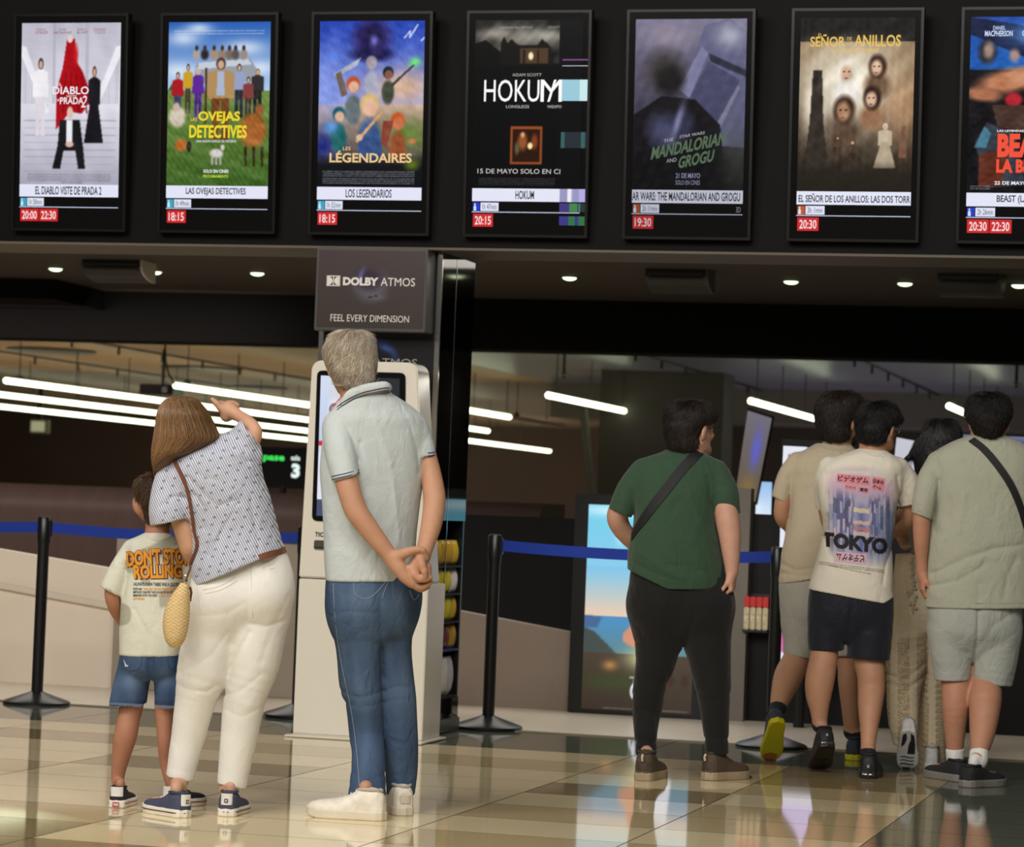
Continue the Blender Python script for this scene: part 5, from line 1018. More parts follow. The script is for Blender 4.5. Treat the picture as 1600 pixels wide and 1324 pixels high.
B.chain([(642, 889, -.195, 7.4), (647, 898, -.205, 6.6)], k); B.chain([(647, 898, -.205, 6.6), (656, 905, -.208, 5.8)], k); B.chain([(656, 905, -.208, 5.8), (665, 905.5, -.2, 5.2), (672, 903, -.19, 4.4)], k)   # right index
for i, (yy, dz) in enumerate(((884.5, -.18), (891, -.178), (897, -.178))): B.chain([(664, yy - 4, dz, 4.8), (669.5, yy, dz, 4.4), (671, yy + 3, dz + .01, 3.8)], k)
pm = person(B, skin('skin_tanned', (184, 136, 106)), base, 'grey-haired person in pale polo shirt and jeans, hands clasped behind back, at ticket machine')
eyes(B, hd, pm)
S = Shape(D); S.loft(torso, sh=.2)
S.chain([(528, 666, -.05, 24), (530, 692, -.095, 25), (535, 720, -.125, 24.5), (540.5, 747, -.15, 22.5)], .01, flat1=(.27, .96)); S.chain([(656, 676, .03, 16), (659, 697, .02, 19), (661.5, 714, .015, 19)], .012, flat1=(.1, 1))
S.wrinkle(.0045, 11, 3, (1.5, .2, .35), (640, 905)); S.crease([(566, 690), (563, 730), (572, 790)], .006, 5); S.crease([(640, 660), (652, 700), (655, 740)], .004, 4); S.crease([(590, 660), (612, 720), (622, 800), (626, 850)], -.004, 7); S.crease([(600, 830), (575, 870)], .003, 5); S.crease([(540, 655), (555, 690), (563, 720)], .005, 3)
polo = S.make('polo_shirt', cloth('polo_pique', (190, 197, 194), .02, .35, .85, 420), pm, .005); SK = Skin(S.last)
M['navy_trim'] = mat('navy_trim', (44, 40, 72), .8)
N_ = Shape(D); N_.chain([(540, 630, -.085, 8), (548, 618, -.09, 9), (565, 610.5, -.095, 9), (585, 606.5, -.09, 9), (601, 604, -.075, 8), (607, 606, -.045, 6)], .004, kd=.55).chain([(540, 630, -.08, 7), (534, 633, -.05, 6.5), (531, 632, -.01, 6)], .004); N_.make('collar', cloth('polo_collar', (192, 198, 196), .02, .3, .85, 400), polo, .004)
SC_ = Skin(S.last, N_.last)
for dy in (0, -4.2): laid_line('collar_stripe', SC_, [(527, 641 + dy), (535, 634 + dy), (548, 626 + dy), (565, 618.5 + dy), (585, 613.5 + dy), (602, 610.5 + dy), (607, 610.5 + dy)], .0017, M['navy_trim'], polo, .001)
for pts in ([(519, 749.5), (530, 747), (545, 743.5), (561, 739)], [(518.5, 745), (530, 742.5), (545, 739), (560.5, 734.5)], [(669, 712.5), (674, 712.2), (679, 711)], [(668.5, 708), (674, 707.7), (679, 706.5)]): laid_line('cuff_stripe', SK, pts, .0019, M['navy_trim'], polo, .0006)
J = Shape(D); J.loft(hips, sh=.2); J.pell(560, 934, -.03, 38, 48, .084, k=.06).pell(620, 936, .015, 29, 48, .084, k=.06)
J.chain([(q[0], q[1], q[2], q[3] + d) for q, d in zip(lleg[:6], (2, 2, 2, 1.5, 1.5, 3.5))] + [(573.5, 1248, -.12, 30)], .04, flat1=(.16, .98)); J.chain([(q[0], q[1], q[2], q[3] + d) for q, d in zip(rleg[:5], (1, 1, 1, 2, 3.5))] + [(626, 1243, .09, 22)], .02, flat1=(.02, 1))
J.wrinkle(.004, 12, 5, (.5, .2, 1.2), (1060, 1240)); J.wrinkle(.0015, 10, 8, (.6, .2, 1), (910, 1060))
for q, dp in (([(534, 1078), (560, 1088), (596, 1080)], .006), ([(538, 1097), (565, 1103), (596, 1098)], .005), ([(600, 1080), (625, 1072), (648, 1078)], .005), ([(602, 1098), (628, 1094), (651, 1096)], .004), ([(596, 935), (597, 990), (598, 1060)], .008), ([(550, 1200), (580, 1212), (602, 1206)], .004), ([(548, 1222), (575, 1230), (603, 1226)], .004), ([(520, 960), (545, 952), (590, 955)], .004), ([(606, 1205), (630, 1212), (650, 1206)], .004)): J.crease(q, dp * .65, 4)
def denim(lo, hi, seed, fades):
    g = np.random.default_rng(seed); ks = g.normal(size=(24, 3)) * np.array([60, 30, 14]); ph = g.uniform(0, 6.3, 24)
    def f(px, py, V, Vw):
        n = sum(np.sin(V @ k + p) for k, p in zip(ks, ph)) / 24; t = .38 + .55 * n
        for x, y, rx, ry, a in fades: t = t + a * np.exp(-((px - x) / rx) ** 2 - ((py - y) / ry) ** 2)
        return np.array(lo) + np.clip(t, 0, 1)[:, None] * (np.array(hi) - np.array(lo))
    return f
jeans = J.make('jeans', rumple(attr_mat('denim', .85, spec=.2, bump=(380, .35)), 16, .55), pm, .005, denim((46, 63, 90), (98, 119, 144), 4, ((560, 990, 26, 60, .25), (566, 1090, 22, 26, .25), (624, 1085, 20, 26, .2), (575, 1160, 18, 50, .15), (560, 930, 34, 24, .3), (628, 930, 20, 22, .3)))); SK = Skin(J.last)
M['seam'] = mat('seam_thread', (134, 150, 160), .8); M['seam_dark'] = mat('seam_dark', (48, 66, 90), .8)
for pts in ([(521, 912), (523, 960), (529, 1010), (536, 1050), (545, 1090), (552, 1130), (558, 1180), (562, 1235)], [(552.5, 908), (553, 920), (556, 929), (577, 936), (606, 906)], [(640, 922), (643, 932), (648, 938), (654, 930)], [(597, 936), (602, 920), (608, 907)]): laid_line('seam', SK, pts, .0011, M['seam'], jeans, .0008)
for pts in ([(546, 1232), (560, 1238), (585, 1244), (603, 1246)], [(605, 1238), (625, 1240), (646, 1238)]): laid_line('hem_stitch', SK, pts, .0012, M['seam_dark'], jeans, .0008)
wst = dict(upper=(224, 216, 200), sole=(214, 204, 182), rough=.5, sole_h=.034, lace=(222, 214, 198))
shoe('shoe', (603, 1283), -80, .29, 1.05, style=wst, parent=pm); shoe('shoe', (633, 1276), -20, .28, 1.12, style=dict(wst, patch=((206, 196, 176), .028, .6)), parent=pm)
def hair(B_rows, key, rgb, hd, strands, length, parent, top, D_, e=2.2, facecut=(.0, .115, -.07, .085, .085, .115), neckcut=None, n=6000, lift=.12, r=.0009, seed=1, extra=None, h=.005, swirl=.25, jitter=.35):
    Hs = Shape(D_); Hs.loft(B_rows, e=e); c, R, sc = hd
    if extra: extra(Hs)
    if facecut: fx, fy, fz, rx, ry, rz = facecut; Hs.ell(c + R @ (np.array([fx, fy, fz]) * sc), np.array([rx, ry, rz]) * sc, R, .02, '-')
    for s_ in (1, -1): Hs.ell(c + R @ (np.array([s_ * .116, .002, -.014]) * sc), np.array([.044, .03, .037]) * sc, R, .008, '-')
    Hs.wrinkle(.004, 30, seed, (1.2, .6, .5)); mc, ms = hair_mats(key + str(seed), rgb)
    o = Hs.make('hair', mc, parent, h); hair_strands('hair_strands', Hs.last, o, n, length, crown_flow(at(*top, D_ - .02), swirl), strands, ms, r, lift, seed, jitter=jitter); return o
hair([(516.5, 535, 562, .06, .0), (520, 524, 574, .08, .0), (528, 515, 582, .092, .0), (541, 508, 587, .1, .0), (556, 506.5, 589, .1, .0), (568, 510, 588, .096, -.005), (580, 516, 586, .088, -.015), (592, 523, 585, .075, -.022), (603, 532, 581, .06, -.03)], 'grey', (176, 162, 142), hd, [(206, 194, 174), (184, 170, 150), (222, 212, 196), (158, 144, 124), (190, 168, 144)], .042, pm, (552, 534), D, n=11000, seed=2, lift=.1, jitter=.25)
# ======== woman in striped blouse, pointing
D = 10.2; base = mid((272, 1277), (352, 1277))
B = Shape(D)
bl = [(681, 344, 377, .05, .03), (690, 322, 392, .075, .02), (699, 306, 398, .09, .01), (708, 288, 402, .1, 0), (718, 270, 405, .108, 0), (732, 262, 408, .115, 0), (750, 266, 412, .12, 0), (775, 278, 421, .122, 0), (800, 287, 428, .122, 0), (826, 295, 434, .122, 0), (850, 299, 441, .132, 0), (870, 300, 446, .144, 0), (890, 300, 448, .152, 0), (924, 301, 450, .154, 0)]
hp = [(846, 313, 440, .085), (862, 309, 447, .095), (880, 305, 454, .108), (899, 302, 458, .12), (925, 302, 457.5, .128), (950, 298, 453, .122), (972, 294, 448, .1), (990, 305, 435, .07), (1004, 340, 415, .035)]
B.loft([(a, b + 5, c - 5, d - .02, e) for a, b, c, d, e in bl[1:11]]); B.loft([(q[0], q[1] + 8, q[2] - 8, q[3] - .03) for q in hp[:6]])
ll = [(338, 965, 0, 45), (318, 1047, 0, 41), (306, 1092, 0, 31.5), (293, 1156, .01, 26), (281, 1215, .0, 21)]; rl = [(406, 960, 0, 46), (396, 1034, 0, 41), (382, 1092, 0, 33), (373, 1156, .01, 28), (362, 1226, 0, 22.5)]
B.chain([(q[0], q[1], q[2], q[3] * .72) for q in ll] + [(279, 1232, -.08, 11.5)], .02).chain([(q[0], q[1], q[2], q[3] * .72) for q in rl[:4]] + [(357, 1215, 0, 14), (354, 1236, 0, 11.5)], .02)
foot(B, (279, 1232, -.08, 11.5), (291, 1279), -42, .245, sc=.9); foot(B, (354, 1236, -.02, 11.5), (352.5, 1277), 6, .245, sc=.9)
B.chain([(268, 740, 0, 18), (276, 780, -.02, 17), (284, 812, -.03, 17), (292, 842, -.03, 16.2), (297, 862, -.02, 14), (303, 872, .05, 12), (317, 868, .15, 10.5), (332, 860, .24, 8.5)], .012)
hand(B, B.L(333, 859.5, .245), (.7, .7, .1), (0, -.2, 1), 1, (25, 30, 25), .9)
B.chain([(372, 700, 0, 17), (388, 694, 0, 14.5), (397, 684, -.01, 12), (398.5, 673, -.01, 10.8), (391, 663.5, .01, 11), (379, 654, .05, 10), (368, 647, .08, 9.2)], .012)
B.chain([(366, 646, .085, 10), (358, 641, .1, 14)], .012).chain([(357, 645, .1, 12), (354, 650, .1, 10)], .01)
for i, (x, y) in enumerate(((350.5, 633.5), (357, 631.5), (363.5, 631.5), (369, 634.5))):   # knuckles; fingers fold forward, the index stretches out
    B.chain([(359, 642, .1, 7.5), (x, y, .115, 5.8)], .006)
    if i == 0: B.chain([(x, y, .115, 5.4), (x - 3, y - 2, .16, 4.8)], .004); B.chain([(x - 3, y - 2, .16, 4.8), (x - 6, y - 4, .2, 4)], .004)
    else: B.chain([(x, y, .115, 5.4), (x - 1, y + 3, .155, 4.8)], .003); B.chain([(x - 1, y + 3, .155, 4.8), (x - 2, y + 10, .15, 4.4)], .003); B.chain([(x - 2, y + 10, .15, 4.4), (x - 1, y + 12, .12, 4)], .003)
B.chain([(352, 644, .09, 7), (345, 638, .085, 6)], .008); B.chain([(345, 638, .085, 6), (338, 630.5, .08, 4.7)], .004); B.chain([(338, 630.5, .08, 4.7), (332, 624.5, .078, 3.7)], .004)  # thumb
B.chain([(330, 720, .0, 22), (314, 700, .0, 22), (300, 680, .02, 24)], .02)
hd = head(B, 289, 668, .03, .98, yaw=-12, roll=-24, pitch=6)
pw = person(B, skin('skin_fair', (196, 150, 120)), base, 'person with brown bob leaning left in striped blouse and white trousers, arm raised to point')
eyes(B, hd, pw)
S = Shape(D); S.loft(bl)
S.chain([(272, 728, 0, 22), (265, 752, -.02, 24), (264, 780, -.03, 29), (267, 800, -.035, 33), (268, 815, -.035, 33)], .02, flat1=(.18, .98)); 
S.chain([(366, 706, .01, 24), (380, 692, .01, 25), (391, 676, .0, 24.5)], .02, flat1=(.8, -.6)); S.chain([(386, 702, -.0, 23), (397, 710, -.0, 14)], .02); S.chain([(352, 690, .03, 12), (366, 686, .02, 14)], .02)
S.cut(296, 921, 446, 856.5)
S.wrinkle(.006, 10, 9, (1.2, .2, .6), (700, 900)); S.wrinkle(.004, 22, 12, (.9, .2, .7), (690, 840))
for q, dp in (([(309, 772), (322, 790), (325, 825)], .007), ([(300, 745), (320, 768), (345, 790), (375, 780)], .006), ([(333, 865), (355, 820), (378, 784)], .007), ([(342, 840), (365, 800), (377, 790)], -.005), ([(258, 790), (275, 775), (296, 778)], .006), ([(268, 718), (262, 745), (255, 775)], .004), ([(362, 700), (376, 712), (390, 722)], .007), ([(371, 688), (386, 704)], .005), ([(345, 700), (370, 704)], .004), ([(395, 780), (405, 830), (410, 860)], .004), ([(310, 735), (325, 745), (355, 752)], .004), ([(315, 900), (330, 870), (336, 845)], .005)): S.crease(q, dp, 4)
mb = cloth('striped_cotton', (206, 206, 210), .0, .15, .8, 300); nt = mb.node_tree
for l in [l for l in nt.links if l.to_socket.name == 'Base Color']: nt.links.remove(l)
tc = nt.nodes.new('ShaderNodeTexCoord'); vr = nt.nodes.new('ShaderNodeVectorMath'); vr.operation = 'DOT_PRODUCT'; ax_ = RT * .92 - UP * -.39 * -1 * -1
ax_ = RT * .88 + UP * .47; vr.inputs[1].default_value = tuple(ax_); mm = nt.nodes.new('ShaderNodeMath'); mm.operation = 'MULTIPLY'; mm.inputs[1].default_value = 2 * math.pi / .0078; sn = nt.nodes.new('ShaderNodeMath'); sn.operation = 'SINE'
rp = nt.nodes.new('ShaderNodeMapRange'); rp.inputs[1].default_value = -.1; rp.inputs[2].default_value = .7; mx = nt.nodes.new('ShaderNodeMix'); mx.data_type = 'RGBA'; mx.inputs[6].default_value = (*lin((210, 210, 214)), 1); mx.inputs[7].default_value = (*lin((112, 121, 150)), 1)
nt.links.new(tc.outputs['Object'], vr.inputs[0]); nt.links.new(vr.outputs['Value'], mm.inputs[0]); nt.links.new(mm.outputs[0], sn.inputs[0]); nt.links.new(sn.outputs[0], rp.inputs[0]); nt.links.new(rp.outputs[0], mx.inputs[0]); nt.links.new(mx.outputs[2], nt.nodes['Principled BSDF'].inputs['Base Color'])
blouse = S.make('blouse', mb, pw, .0045); SKB = Skin(S.last, B.skin)
r = random.Random(4); pol = []
for i in range(-2, 13):
    for j in range(0, 20):
        x = 262 + i * 17 + j * 4.6 + (8.5 if j % 2 else 0) - 20; y = 690 + j * 11.5 - i * 4
        if y > 918 - (x - 300) * .43 or x < 250: continue
        for sg in (1, -1): pol.append([(x - 2.2, y - 1.2 * sg), (x - 2.0, y - 1.9 * sg), (x + 2.2, y + 1.2 * sg), (x + 2.0, y + 1.9 * sg)])
o = print_poly('motifs', Skin(S.last), pol, mat('motif_grey', (96, 98, 118), .8), blouse, .0012, 6); o['kind'] = 'stuff'
T_ = Shape(D); T_.loft(hp); T_.pell(346, 934, -.03, 44, 44, .098, k=.05).pell(410, 928, -.03, 42, 44, .098, k=.05)
T_.chain([(q[0], q[1], q[2], q[3] + .5) for q in ll], .045, flat1=(-.23, .97)); T_.chain([(q[0], q[1], q[2], q[3] + .5) for q in rl], .02, flat1=(-.2, .98))
T_.chain([(283, 1206, 0, 22), (281, 1217, 0, 22)], .003, flat0=(.23, -.97), flat1=(-.23, .97)); T_.chain([(364, 1216, 0, 23.3), (362, 1228, 0, 23.3)], .003, flat0=(.2, -.98), flat1=(-.2, .98))
T_.wrinkle(.0025, 10, 21, (.7, .2, 1.1), (960, 1190))
for q, dp in (([(394, 985), (380, 1010), (362, 1045), (350, 1085)], .012), ([(395, 972), (420, 976), (447, 968)], .008), ([(390, 975), (394, 930), (393, 890)], .006), ([(285, 1048), (305, 1040), (335, 1020), (360, 985)], .006), ([(278, 1068), (300, 1076), (325, 1078), (340, 1070)], .007), ([(352, 1085), (378, 1078), (412, 1050)], .006), ([(350, 1105), (380, 1118), (410, 1104)], .005), ([(412, 1030), (430, 980), (452, 930)], .004), ([(316, 960), (360, 955), (386, 940)], .004)): T_.crease(q, dp * .5, 5)
tr = T_.make('trousers', cloth('white_twill', (226, 223, 214), .02, .2, .85, 300, .24), pw, .005); SK = Skin(T_.last)
M['twill_seam'] = mat('twill_seam', (204, 196, 180), .85)
for pts in ([(392, 880), (393, 920), (395, 965)], [(318, 922), (345, 916), (368, 902)], [(320, 928), (346, 922), (370, 908)], [(420, 884), (452, 876)], [(421, 890), (454, 882)], [(308, 915), (310, 930), (313, 955)]): laid_line('seam', SK, pts, .0012, M['twill_seam'], tr, .0006)
laid_line('belt', Skin(T_.last, S.last), [(404, 872), (420, 866.5), (434, 862), (446, 859)], .004, mat('belt_brown', (122, 76, 56), .5), tr, .004, flat=(.011, .002))
laid_line('belt_loop', SK, [(406, 866), (408, 880)], .003, M['twill_seam'], tr, .007, flat=(.006, .0015))
ns = dict(upper=(66, 70, 92), sole=(226, 220, 206), rough=.8, sole_h=.03, stripe=(110, 50, 50), patch=((222, 218, 208), .04, .62), lace=(226, 222, 212))
for kw in (dict(heel=(291, 1279), yaw=-42), dict(heel=(352.5, 1277), yaw=6)):
    o, W = shoe('shoe', kw['heel'], kw['yaw'], .245, .95, style=ns, parent=pw, hgt=.76)
    b = MB(); b.v = [tuple(W(.0065 * x, -.0046, .057 + .0065 * z)) for x, z in ((-1, -1), (1, -1), (1, 1), (-1, 1))]; b.f = [(0, 1, 2, 3)]; pb = build('heel_badge', b, mat('badge_navy', (44, 48, 80), .6), o)
    b = MB(); b.v = [tuple(W((.005 if k % 2 == 0 else .0021) * math.sin(math.pi * k / 5), -.0056, .057 + (.005 if k % 2 == 0 else .0021) * math.cos(math.pi * k / 5))) for k in range(10)]; b.f = [tuple(range(10))]; build('heel_star', b, mat('badge_white', (232, 228, 222), .6), pb)
# her bob: a heavy shape plus long combed locks
HW = [(620, 268, 296, .06, .01), (624, 259, 306, .085, .01), (632, 252, 315, .1, .01), (645, 246, 325, .112, .0), (660, 244, 333, .115, -.0), (675, 241.5, 340, .115, -.005), (685, 240, 342, .112, -.01), (693, 238.5, 335, .108, -.01), (701, 237.5, 322, .1, -.015), (709, 237, 306, .09, -.02), (717, 237, 283, .075, -.02), (727, 238, 269, .055, -.02), (738, 241, 257, .03, -.015)]
Hs = Shape(D); Hs.loft(HW, e=2.1); c, R, sc = hd; Hs.ell(c + R @ np.array([0, .13, -.06]), (.07, .09, .11), R, .02, '-')
mc, ms = hair_mats('brown_bob', (98, 70, 44)); ho = Hs.make('hair', mc, pw, .005)
g = np.random.default_rng(8); rows = []; cols = []; fs = []; nb = 0
HB = crom([(a, (b + c_) / 2, (c_ - b) / 2, d, e) for a, b, c_, d, e in HW], 5)
for i in range(3200):
    th = g.uniform(math.pi * .98, math.pi * 2.02); th0 = th; off = g.uniform(-.002, .004); K = 12; y0 = 620.5 + g.random() ** 2 * 40; xt = math.cos(th)
    yb = 742 - (xt + 1) * .5 * 55 + g.normal(0, 2.5); yb = max(yb, y0 + 24); pts = []
    ph = g.uniform(0, 6.3); am = g.uniform(0, .05)
    for k in range(K + 1):
        t = k / K; yy = y0 + (yb - y0) * t; q = min(yy, HB[-1, 0]); xc, a_, b_, dd = [np.interp(q, HB[:, 0], HB[:, j]) for j in (1, 2, 3, 4)]
        w_ = th + am * math.sin(3 * t + ph) ; x = xc + a_ * math.cos(w_) * (1 + off * 4); pts.append(B.world((B.L(x, yy, dd) + np.array([0, (b_ + off) * math.sin(w_), 0]))[None])[0])
    pts = np.array(pts); tn = np.gradient(pts, axis=0); tn /= np.linalg.norm(tn, axis=1, keepdims=True) + 1e-9; sd = np.cross(tn, FW); sd /= np.linalg.norm(sd, axis=1, keepdims=True) + 1e-9; nn = np.cross(sd, tn)
    rr = .0013 * (1 - .6 * np.linspace(0, 1, K + 1) ** 3)[:, None]; v = np.stack([pts + rr * (math.cos(2.094 * a) * sd + math.sin(2.094 * a) * nn) for a in range(3)], 1).reshape(-1, 3); rows.append(v)
    fs.append(nb + np.array([[3 * k + a, 3 * k + (a + 1) % 3, 3 * k + 3 + (a + 1) % 3, 3 * k + 3 + a] for k in range(K) for a in range(3)])); nb += len(v)
    base_c = np.array([(104, 74, 46), (130, 96, 58), (84, 58, 36), (150, 114, 70), (116, 82, 50)][g.integers(0, 5)], float) * g.uniform(.85, 1.1); cols.append(np.repeat(base_c[None], len(v), 0))
o = mesh_np('hair_strands', np.concatenate(rows), np.concatenate(fs), ms, ho, lin(np.clip(np.concatenate(cols), 0, 255))); o['kind'] = 'stuff'
# her straw bag
bp = at(276, 1012, D - .2); bagr = thing('shoulder_bag', 'small woven straw shoulder bag on a thin brown strap, hanging behind the boy', 'bag', bp)
G_ = Shape(D); G_.loft([(911, 281, 293, .012, -.19), (918, 277, 295, .022, -.19), (930, 268, 296.5, .034, -.19), (950, 258.5, 297, .042, -.19), (972, 254.5, 295.5, .046, -.19), (992, 256, 292, .044, -.19), (1004, 260, 287, .036, -.19), (1012, 267, 281, .022, -.19)], e=2.2)
def straw(px, py, V, Vw): t = .5 + .5 * np.sin(V[:, 2] * 520) * np.sign(np.sin(V[:, 0] * 330 + .5 * np.sin(V[:, 2] * 90))); return np.array((188, 160, 108)) + t[:, None] * np.array((46, 42, 40))
G_.make('pouch', attr_mat('woven_straw', .8, spec=.2, bump=(170, .9)), bagr, .004, straw)
M['strap_brown'] = mat('strap_brown', (110, 60, 40), .5)
laid_line('strap', SKB, [(271, 716.5), (273, 720), (279, 731), (287, 747), (295, 770), (300, 795), (303, 815), (306, 835), (310, 848), (308, 860), (301, 878), (296, 892), (292, 902)], .003, M['strap_brown'], bagr, .006, flat=(.0062, .0018))
build('strap_end', MB().tube([at(298, 886, D - .2), at(294, 897, D - .2), at(290, 909, D - .195)], .004, 8), M['strap_brown'], bagr, True); build('clip', MB().tube([at(289 + 4 * math.cos(q), 906 + 7 * math.sin(q), D - .2) for q in np.linspace(0, 6.28, 14)], .0016, 6, False).tube([at(287, 912, D - .19), at(290, 918, D - .185)], .004, 8), M['chrome'], bagr, True)
build('side_tab', MB().tube([at(297, 918, D - .18), at(299, 926, D - .17), at(297, 940, D - .17)], .0045, 8), M['strap_brown'], bagr, True)
# ======== boy
D = 10.35; base = mid((181, 1262), (285, 1262)); B = Shape(D)
ks = [(832, 228, 262, .05), (838, 215, 275, .062), (846, 201, 288, .075), (860, 197, 292, .085), (897, 196, 290, .09), (932, 191, 289, .095), (977, 188, 288, .098), (1024, 186.5, 287.5, .1)]
B.loft([(a, b + 4, c - 4, d - .012) for a, b, c, d in ks]); B.loft([(1010, 200, 276, .075), (1040, 198, 277, .07)])
B.chain([(216, 1040, 0, 20), (209, 1085, 0, 18.5), (205, 1106, 0, 18.5), (201, 1125, -.01, 17.5), (196, 1150, -.02, 18.2), (189.5, 1180, -.01, 14.8), (184.5, 1210, 0, 10.8), (183.5, 1232, 0, 10)], .02); B.chain([(262, 1040, 0, 20), (258, 1085, 0, 16.5), (257, 1106, 0, 15.5), (257, 1135, -.01, 13), (258, 1160, -.015, 12), (259, 1190, 0, 10), (266, 1222, .0, 8.5), (274, 1236, .0, 8.5)], .02)
foot(B, (183.5, 1232, 0, 10), (181, 1263.5), 4, .2, sc=.75); foot(B, (274, 1236, 0, 8.5), (259, 1262), 35, .2, sc=.75)
B.chain([(200, 866, 0, 14), (186, 895, 0, 13.5), (177, 918, 0, 12.5), (175.5, 932, 0, 12), (180, 950, .02, 11), (188, 966, .06, 9.5), (198, 978, .11, 8)], .012); hand(B, B.L(199, 979, .115), (.7, .6, -.2), (-.4, 0, 1), -1, (25, 30, 25), .72)
B.chain([(284, 866, 0, 14), (297, 895, 0, 13), (305, 920, 0, 12), (302, 945, .05, 10.5), (290, 968, .1, 8)], .012); hand(B, B.L(289, 969, .105), (-.7, .6, -.2), (.4, 0, 1), 1, (25, 30, 25), .72)
B.chain([(246, 845, 0, 20), (246, 822, .0, 18.5), (244, 800, .005, 19)], .02)
hd = head(B, 243, 784, .01, .86, yaw=4, roll=0, pitch=-4); B.ell(B.L(216.5, 796, 0), (B.m(5), .013, B.m(11)), rot3(0, -12, 0), .006)
pk = person(B, skin('skin_child', (170, 118, 92)), base, 'child in pale lettered T-shirt and denim shorts standing at the left beside the striped blouse'); eyes(B, hd, pk)
S = Shape(D); S.loft(ks); S.chain([(206, 860, 0, 16), (190, 888, 0, 18.5), (173, 924, 0, 18)], .015, flat1=(-.45, .89)); S.chain([(280, 860, 0, 16), (296, 890, 0, 18), (310, 922, 0, 17)], .015, flat1=(.45, .89)); S.wrinkle(.004, 11, 31, (1, .2, .6), (850, 1020))
for q in ([(197, 880), (200, 905), (196, 930)], [(205, 865), (200, 890)], [(215, 950), (235, 985), (238, 1015)]): S.crease(q, .004, 4)
def camo(px, py, V, Vw):
    n = np.sin(px * .055 + 2.3 * np.sin(py * .043 + 1)) + np.sin(py * .061 + 1.9 * np.sin(px * .05)) + .6 * np.sin(px * .13 + py * .1); n = np.clip((n - .8) * 5, 0, 1); return np.array((206, 205, 188)) * (1 - n[:, None]) + np.array((168, 166, 148)) * n[:, None]
tee = S.make('t_shirt', knit_attr('camo_jersey'), pk, .005, camo); SK = Skin(S.last)
laid_line('collar', SK, [(227, 835), (236, 841), (246, 842.5), (256, 841), (266, 836)], .003, mat('tee_rib', (206, 200, 178), .85), tee, .0, flat=(.007, .0016))
OG = mat('print_orange', (222, 146, 34), .7); DK = mat('print_maroon', (92, 44, 30), .7); IK = mat('print_ink', (52, 46, 42), .7)
for s_, q, ar in (("DON'T STOP", ((199, 886.5), (297, 884), (295, 858), (197.5, 862)), 3), ('ROLLING', ((210, 905), (284, 903.5), (283, 882), (208.5, 883)), 0)):
    for dx, dy in ((1.4, 1.6), (.7, .9), (-.6, -.6)): print_text('lettering_edge', SK, s_, [(a + dx, b_ + dy) for a, b_ in q], DK, tee, .075, ar, off=.0012)
    print_text('lettering', SK, s_, q, OG, tee, .045, ar, off=.0024)
print_text('small_lettering', SK, 'I ALWAYS KNEW THERE WAS A SKATER IN ME', ((208.5, 915.5), (291, 917), (291, 911), (208.5, 910)), IK, tee, .02)
for s_, y, x1, mm_ in (('SPORT AND', 919, 222, IK), ('THE ART OF SKATEBOARDING WITH', 919, 288, OG), ('METHOD CREATES THE SOUND OF SKATING AROUND', 924, 288, IK), ('MEMORIES WITH THE CREW', 929, 246, IK), ('DONT STOP ROLLING', 929, 288, OG), ('SKATEBOARD', 934, 226, OG)):
    x0 = {'THE ART OF SKATEBOARDING WITH': 224, 'DONT STOP ROLLING': 248}.get(s_, 208.5); print_text('small_lettering', SK, s_, ((x0, y + 3.4), (x1, y + 3.6), (x1, y), (x0, y - .2)), mm_, tee, .02)
J = Shape(D); J.loft([(1014, 189, 286, .094), (1036, 186, 288, .094), (1052, 188, 287, .08), (1064, 200, 280, .05)]); J.chain([(213, 1040, 0, 27), (206, 1068, 0, 28), (200, 1101, 0, 28.8)], .008, flat1=(.06, 1)); J.chain([(262, 1040, 0, 25), (266, 1070, 0, 26), (268, 1101, 0, 26.5)], .008, flat1=(.03, 1)); J.wrinkle(.0035, 13, 33, (.6, .2, 1)); J.crease([(238, 1028), (239, 1050), (237, 1075), (236, 1100)], .008, 4)
sh_ = J.make('denim_shorts', rumple(attr_mat('denim_boy', .85, spec=.2, bump=(380, .35)), 16, .4), pk, .0045, denim((42, 60, 90), (104, 126, 154), 7, ((203, 1066, 20, 14, .45), (262, 1062, 16, 14, .4), (230, 1100, 80, 5, -.2)))); SK = Skin(J.last)
for pts in ([(189, 1026), (192, 1044), (206, 1048), (219, 1044), (222, 1026)], [(262, 1026), (263, 1042), (275, 1047), (286, 1044)], [(240, 1026), (240, 1046)]): laid_line('seam', SK, pts, .001, M['seam_dark'], sh_, .0008)
fr = MB(); r = random.Random(3)
for x0, x1, yy in ((172, 228, 1100.5), (243, 292, 1100.5)):
    for k in range(44):
        x = x0 + (x1 - x0) * k / 43; h_, n_ = SK.hit(x, yy - 2.5 + (x - 172) * .05, .0005)
        if h_ is not None: fr.tube([h_, h_ - VZ * r.uniform(.006, .013) + n_ * .002], .0008, 4)
o = build('frayed_hem', fr, mat('fray', (134, 152, 178), .9), sh_); o['kind'] = 'stuff'
print_poly('worn_patch', SK, [[(193, 1030), (197, 1037), (199, 1042), (196, 1040)], [(195, 1038), (201, 1040), (200, 1042), (196, 1042)]], mat('worn_white', (196, 202, 212), .9), sh_)
ksn = dict(upper=(38, 36, 40), sole=(226, 222, 212), rough=.8, sole_h=.03, stripe=(150, 60, 56), patch=((224, 220, 212), .034, .8), lace=(52, 40, 44))
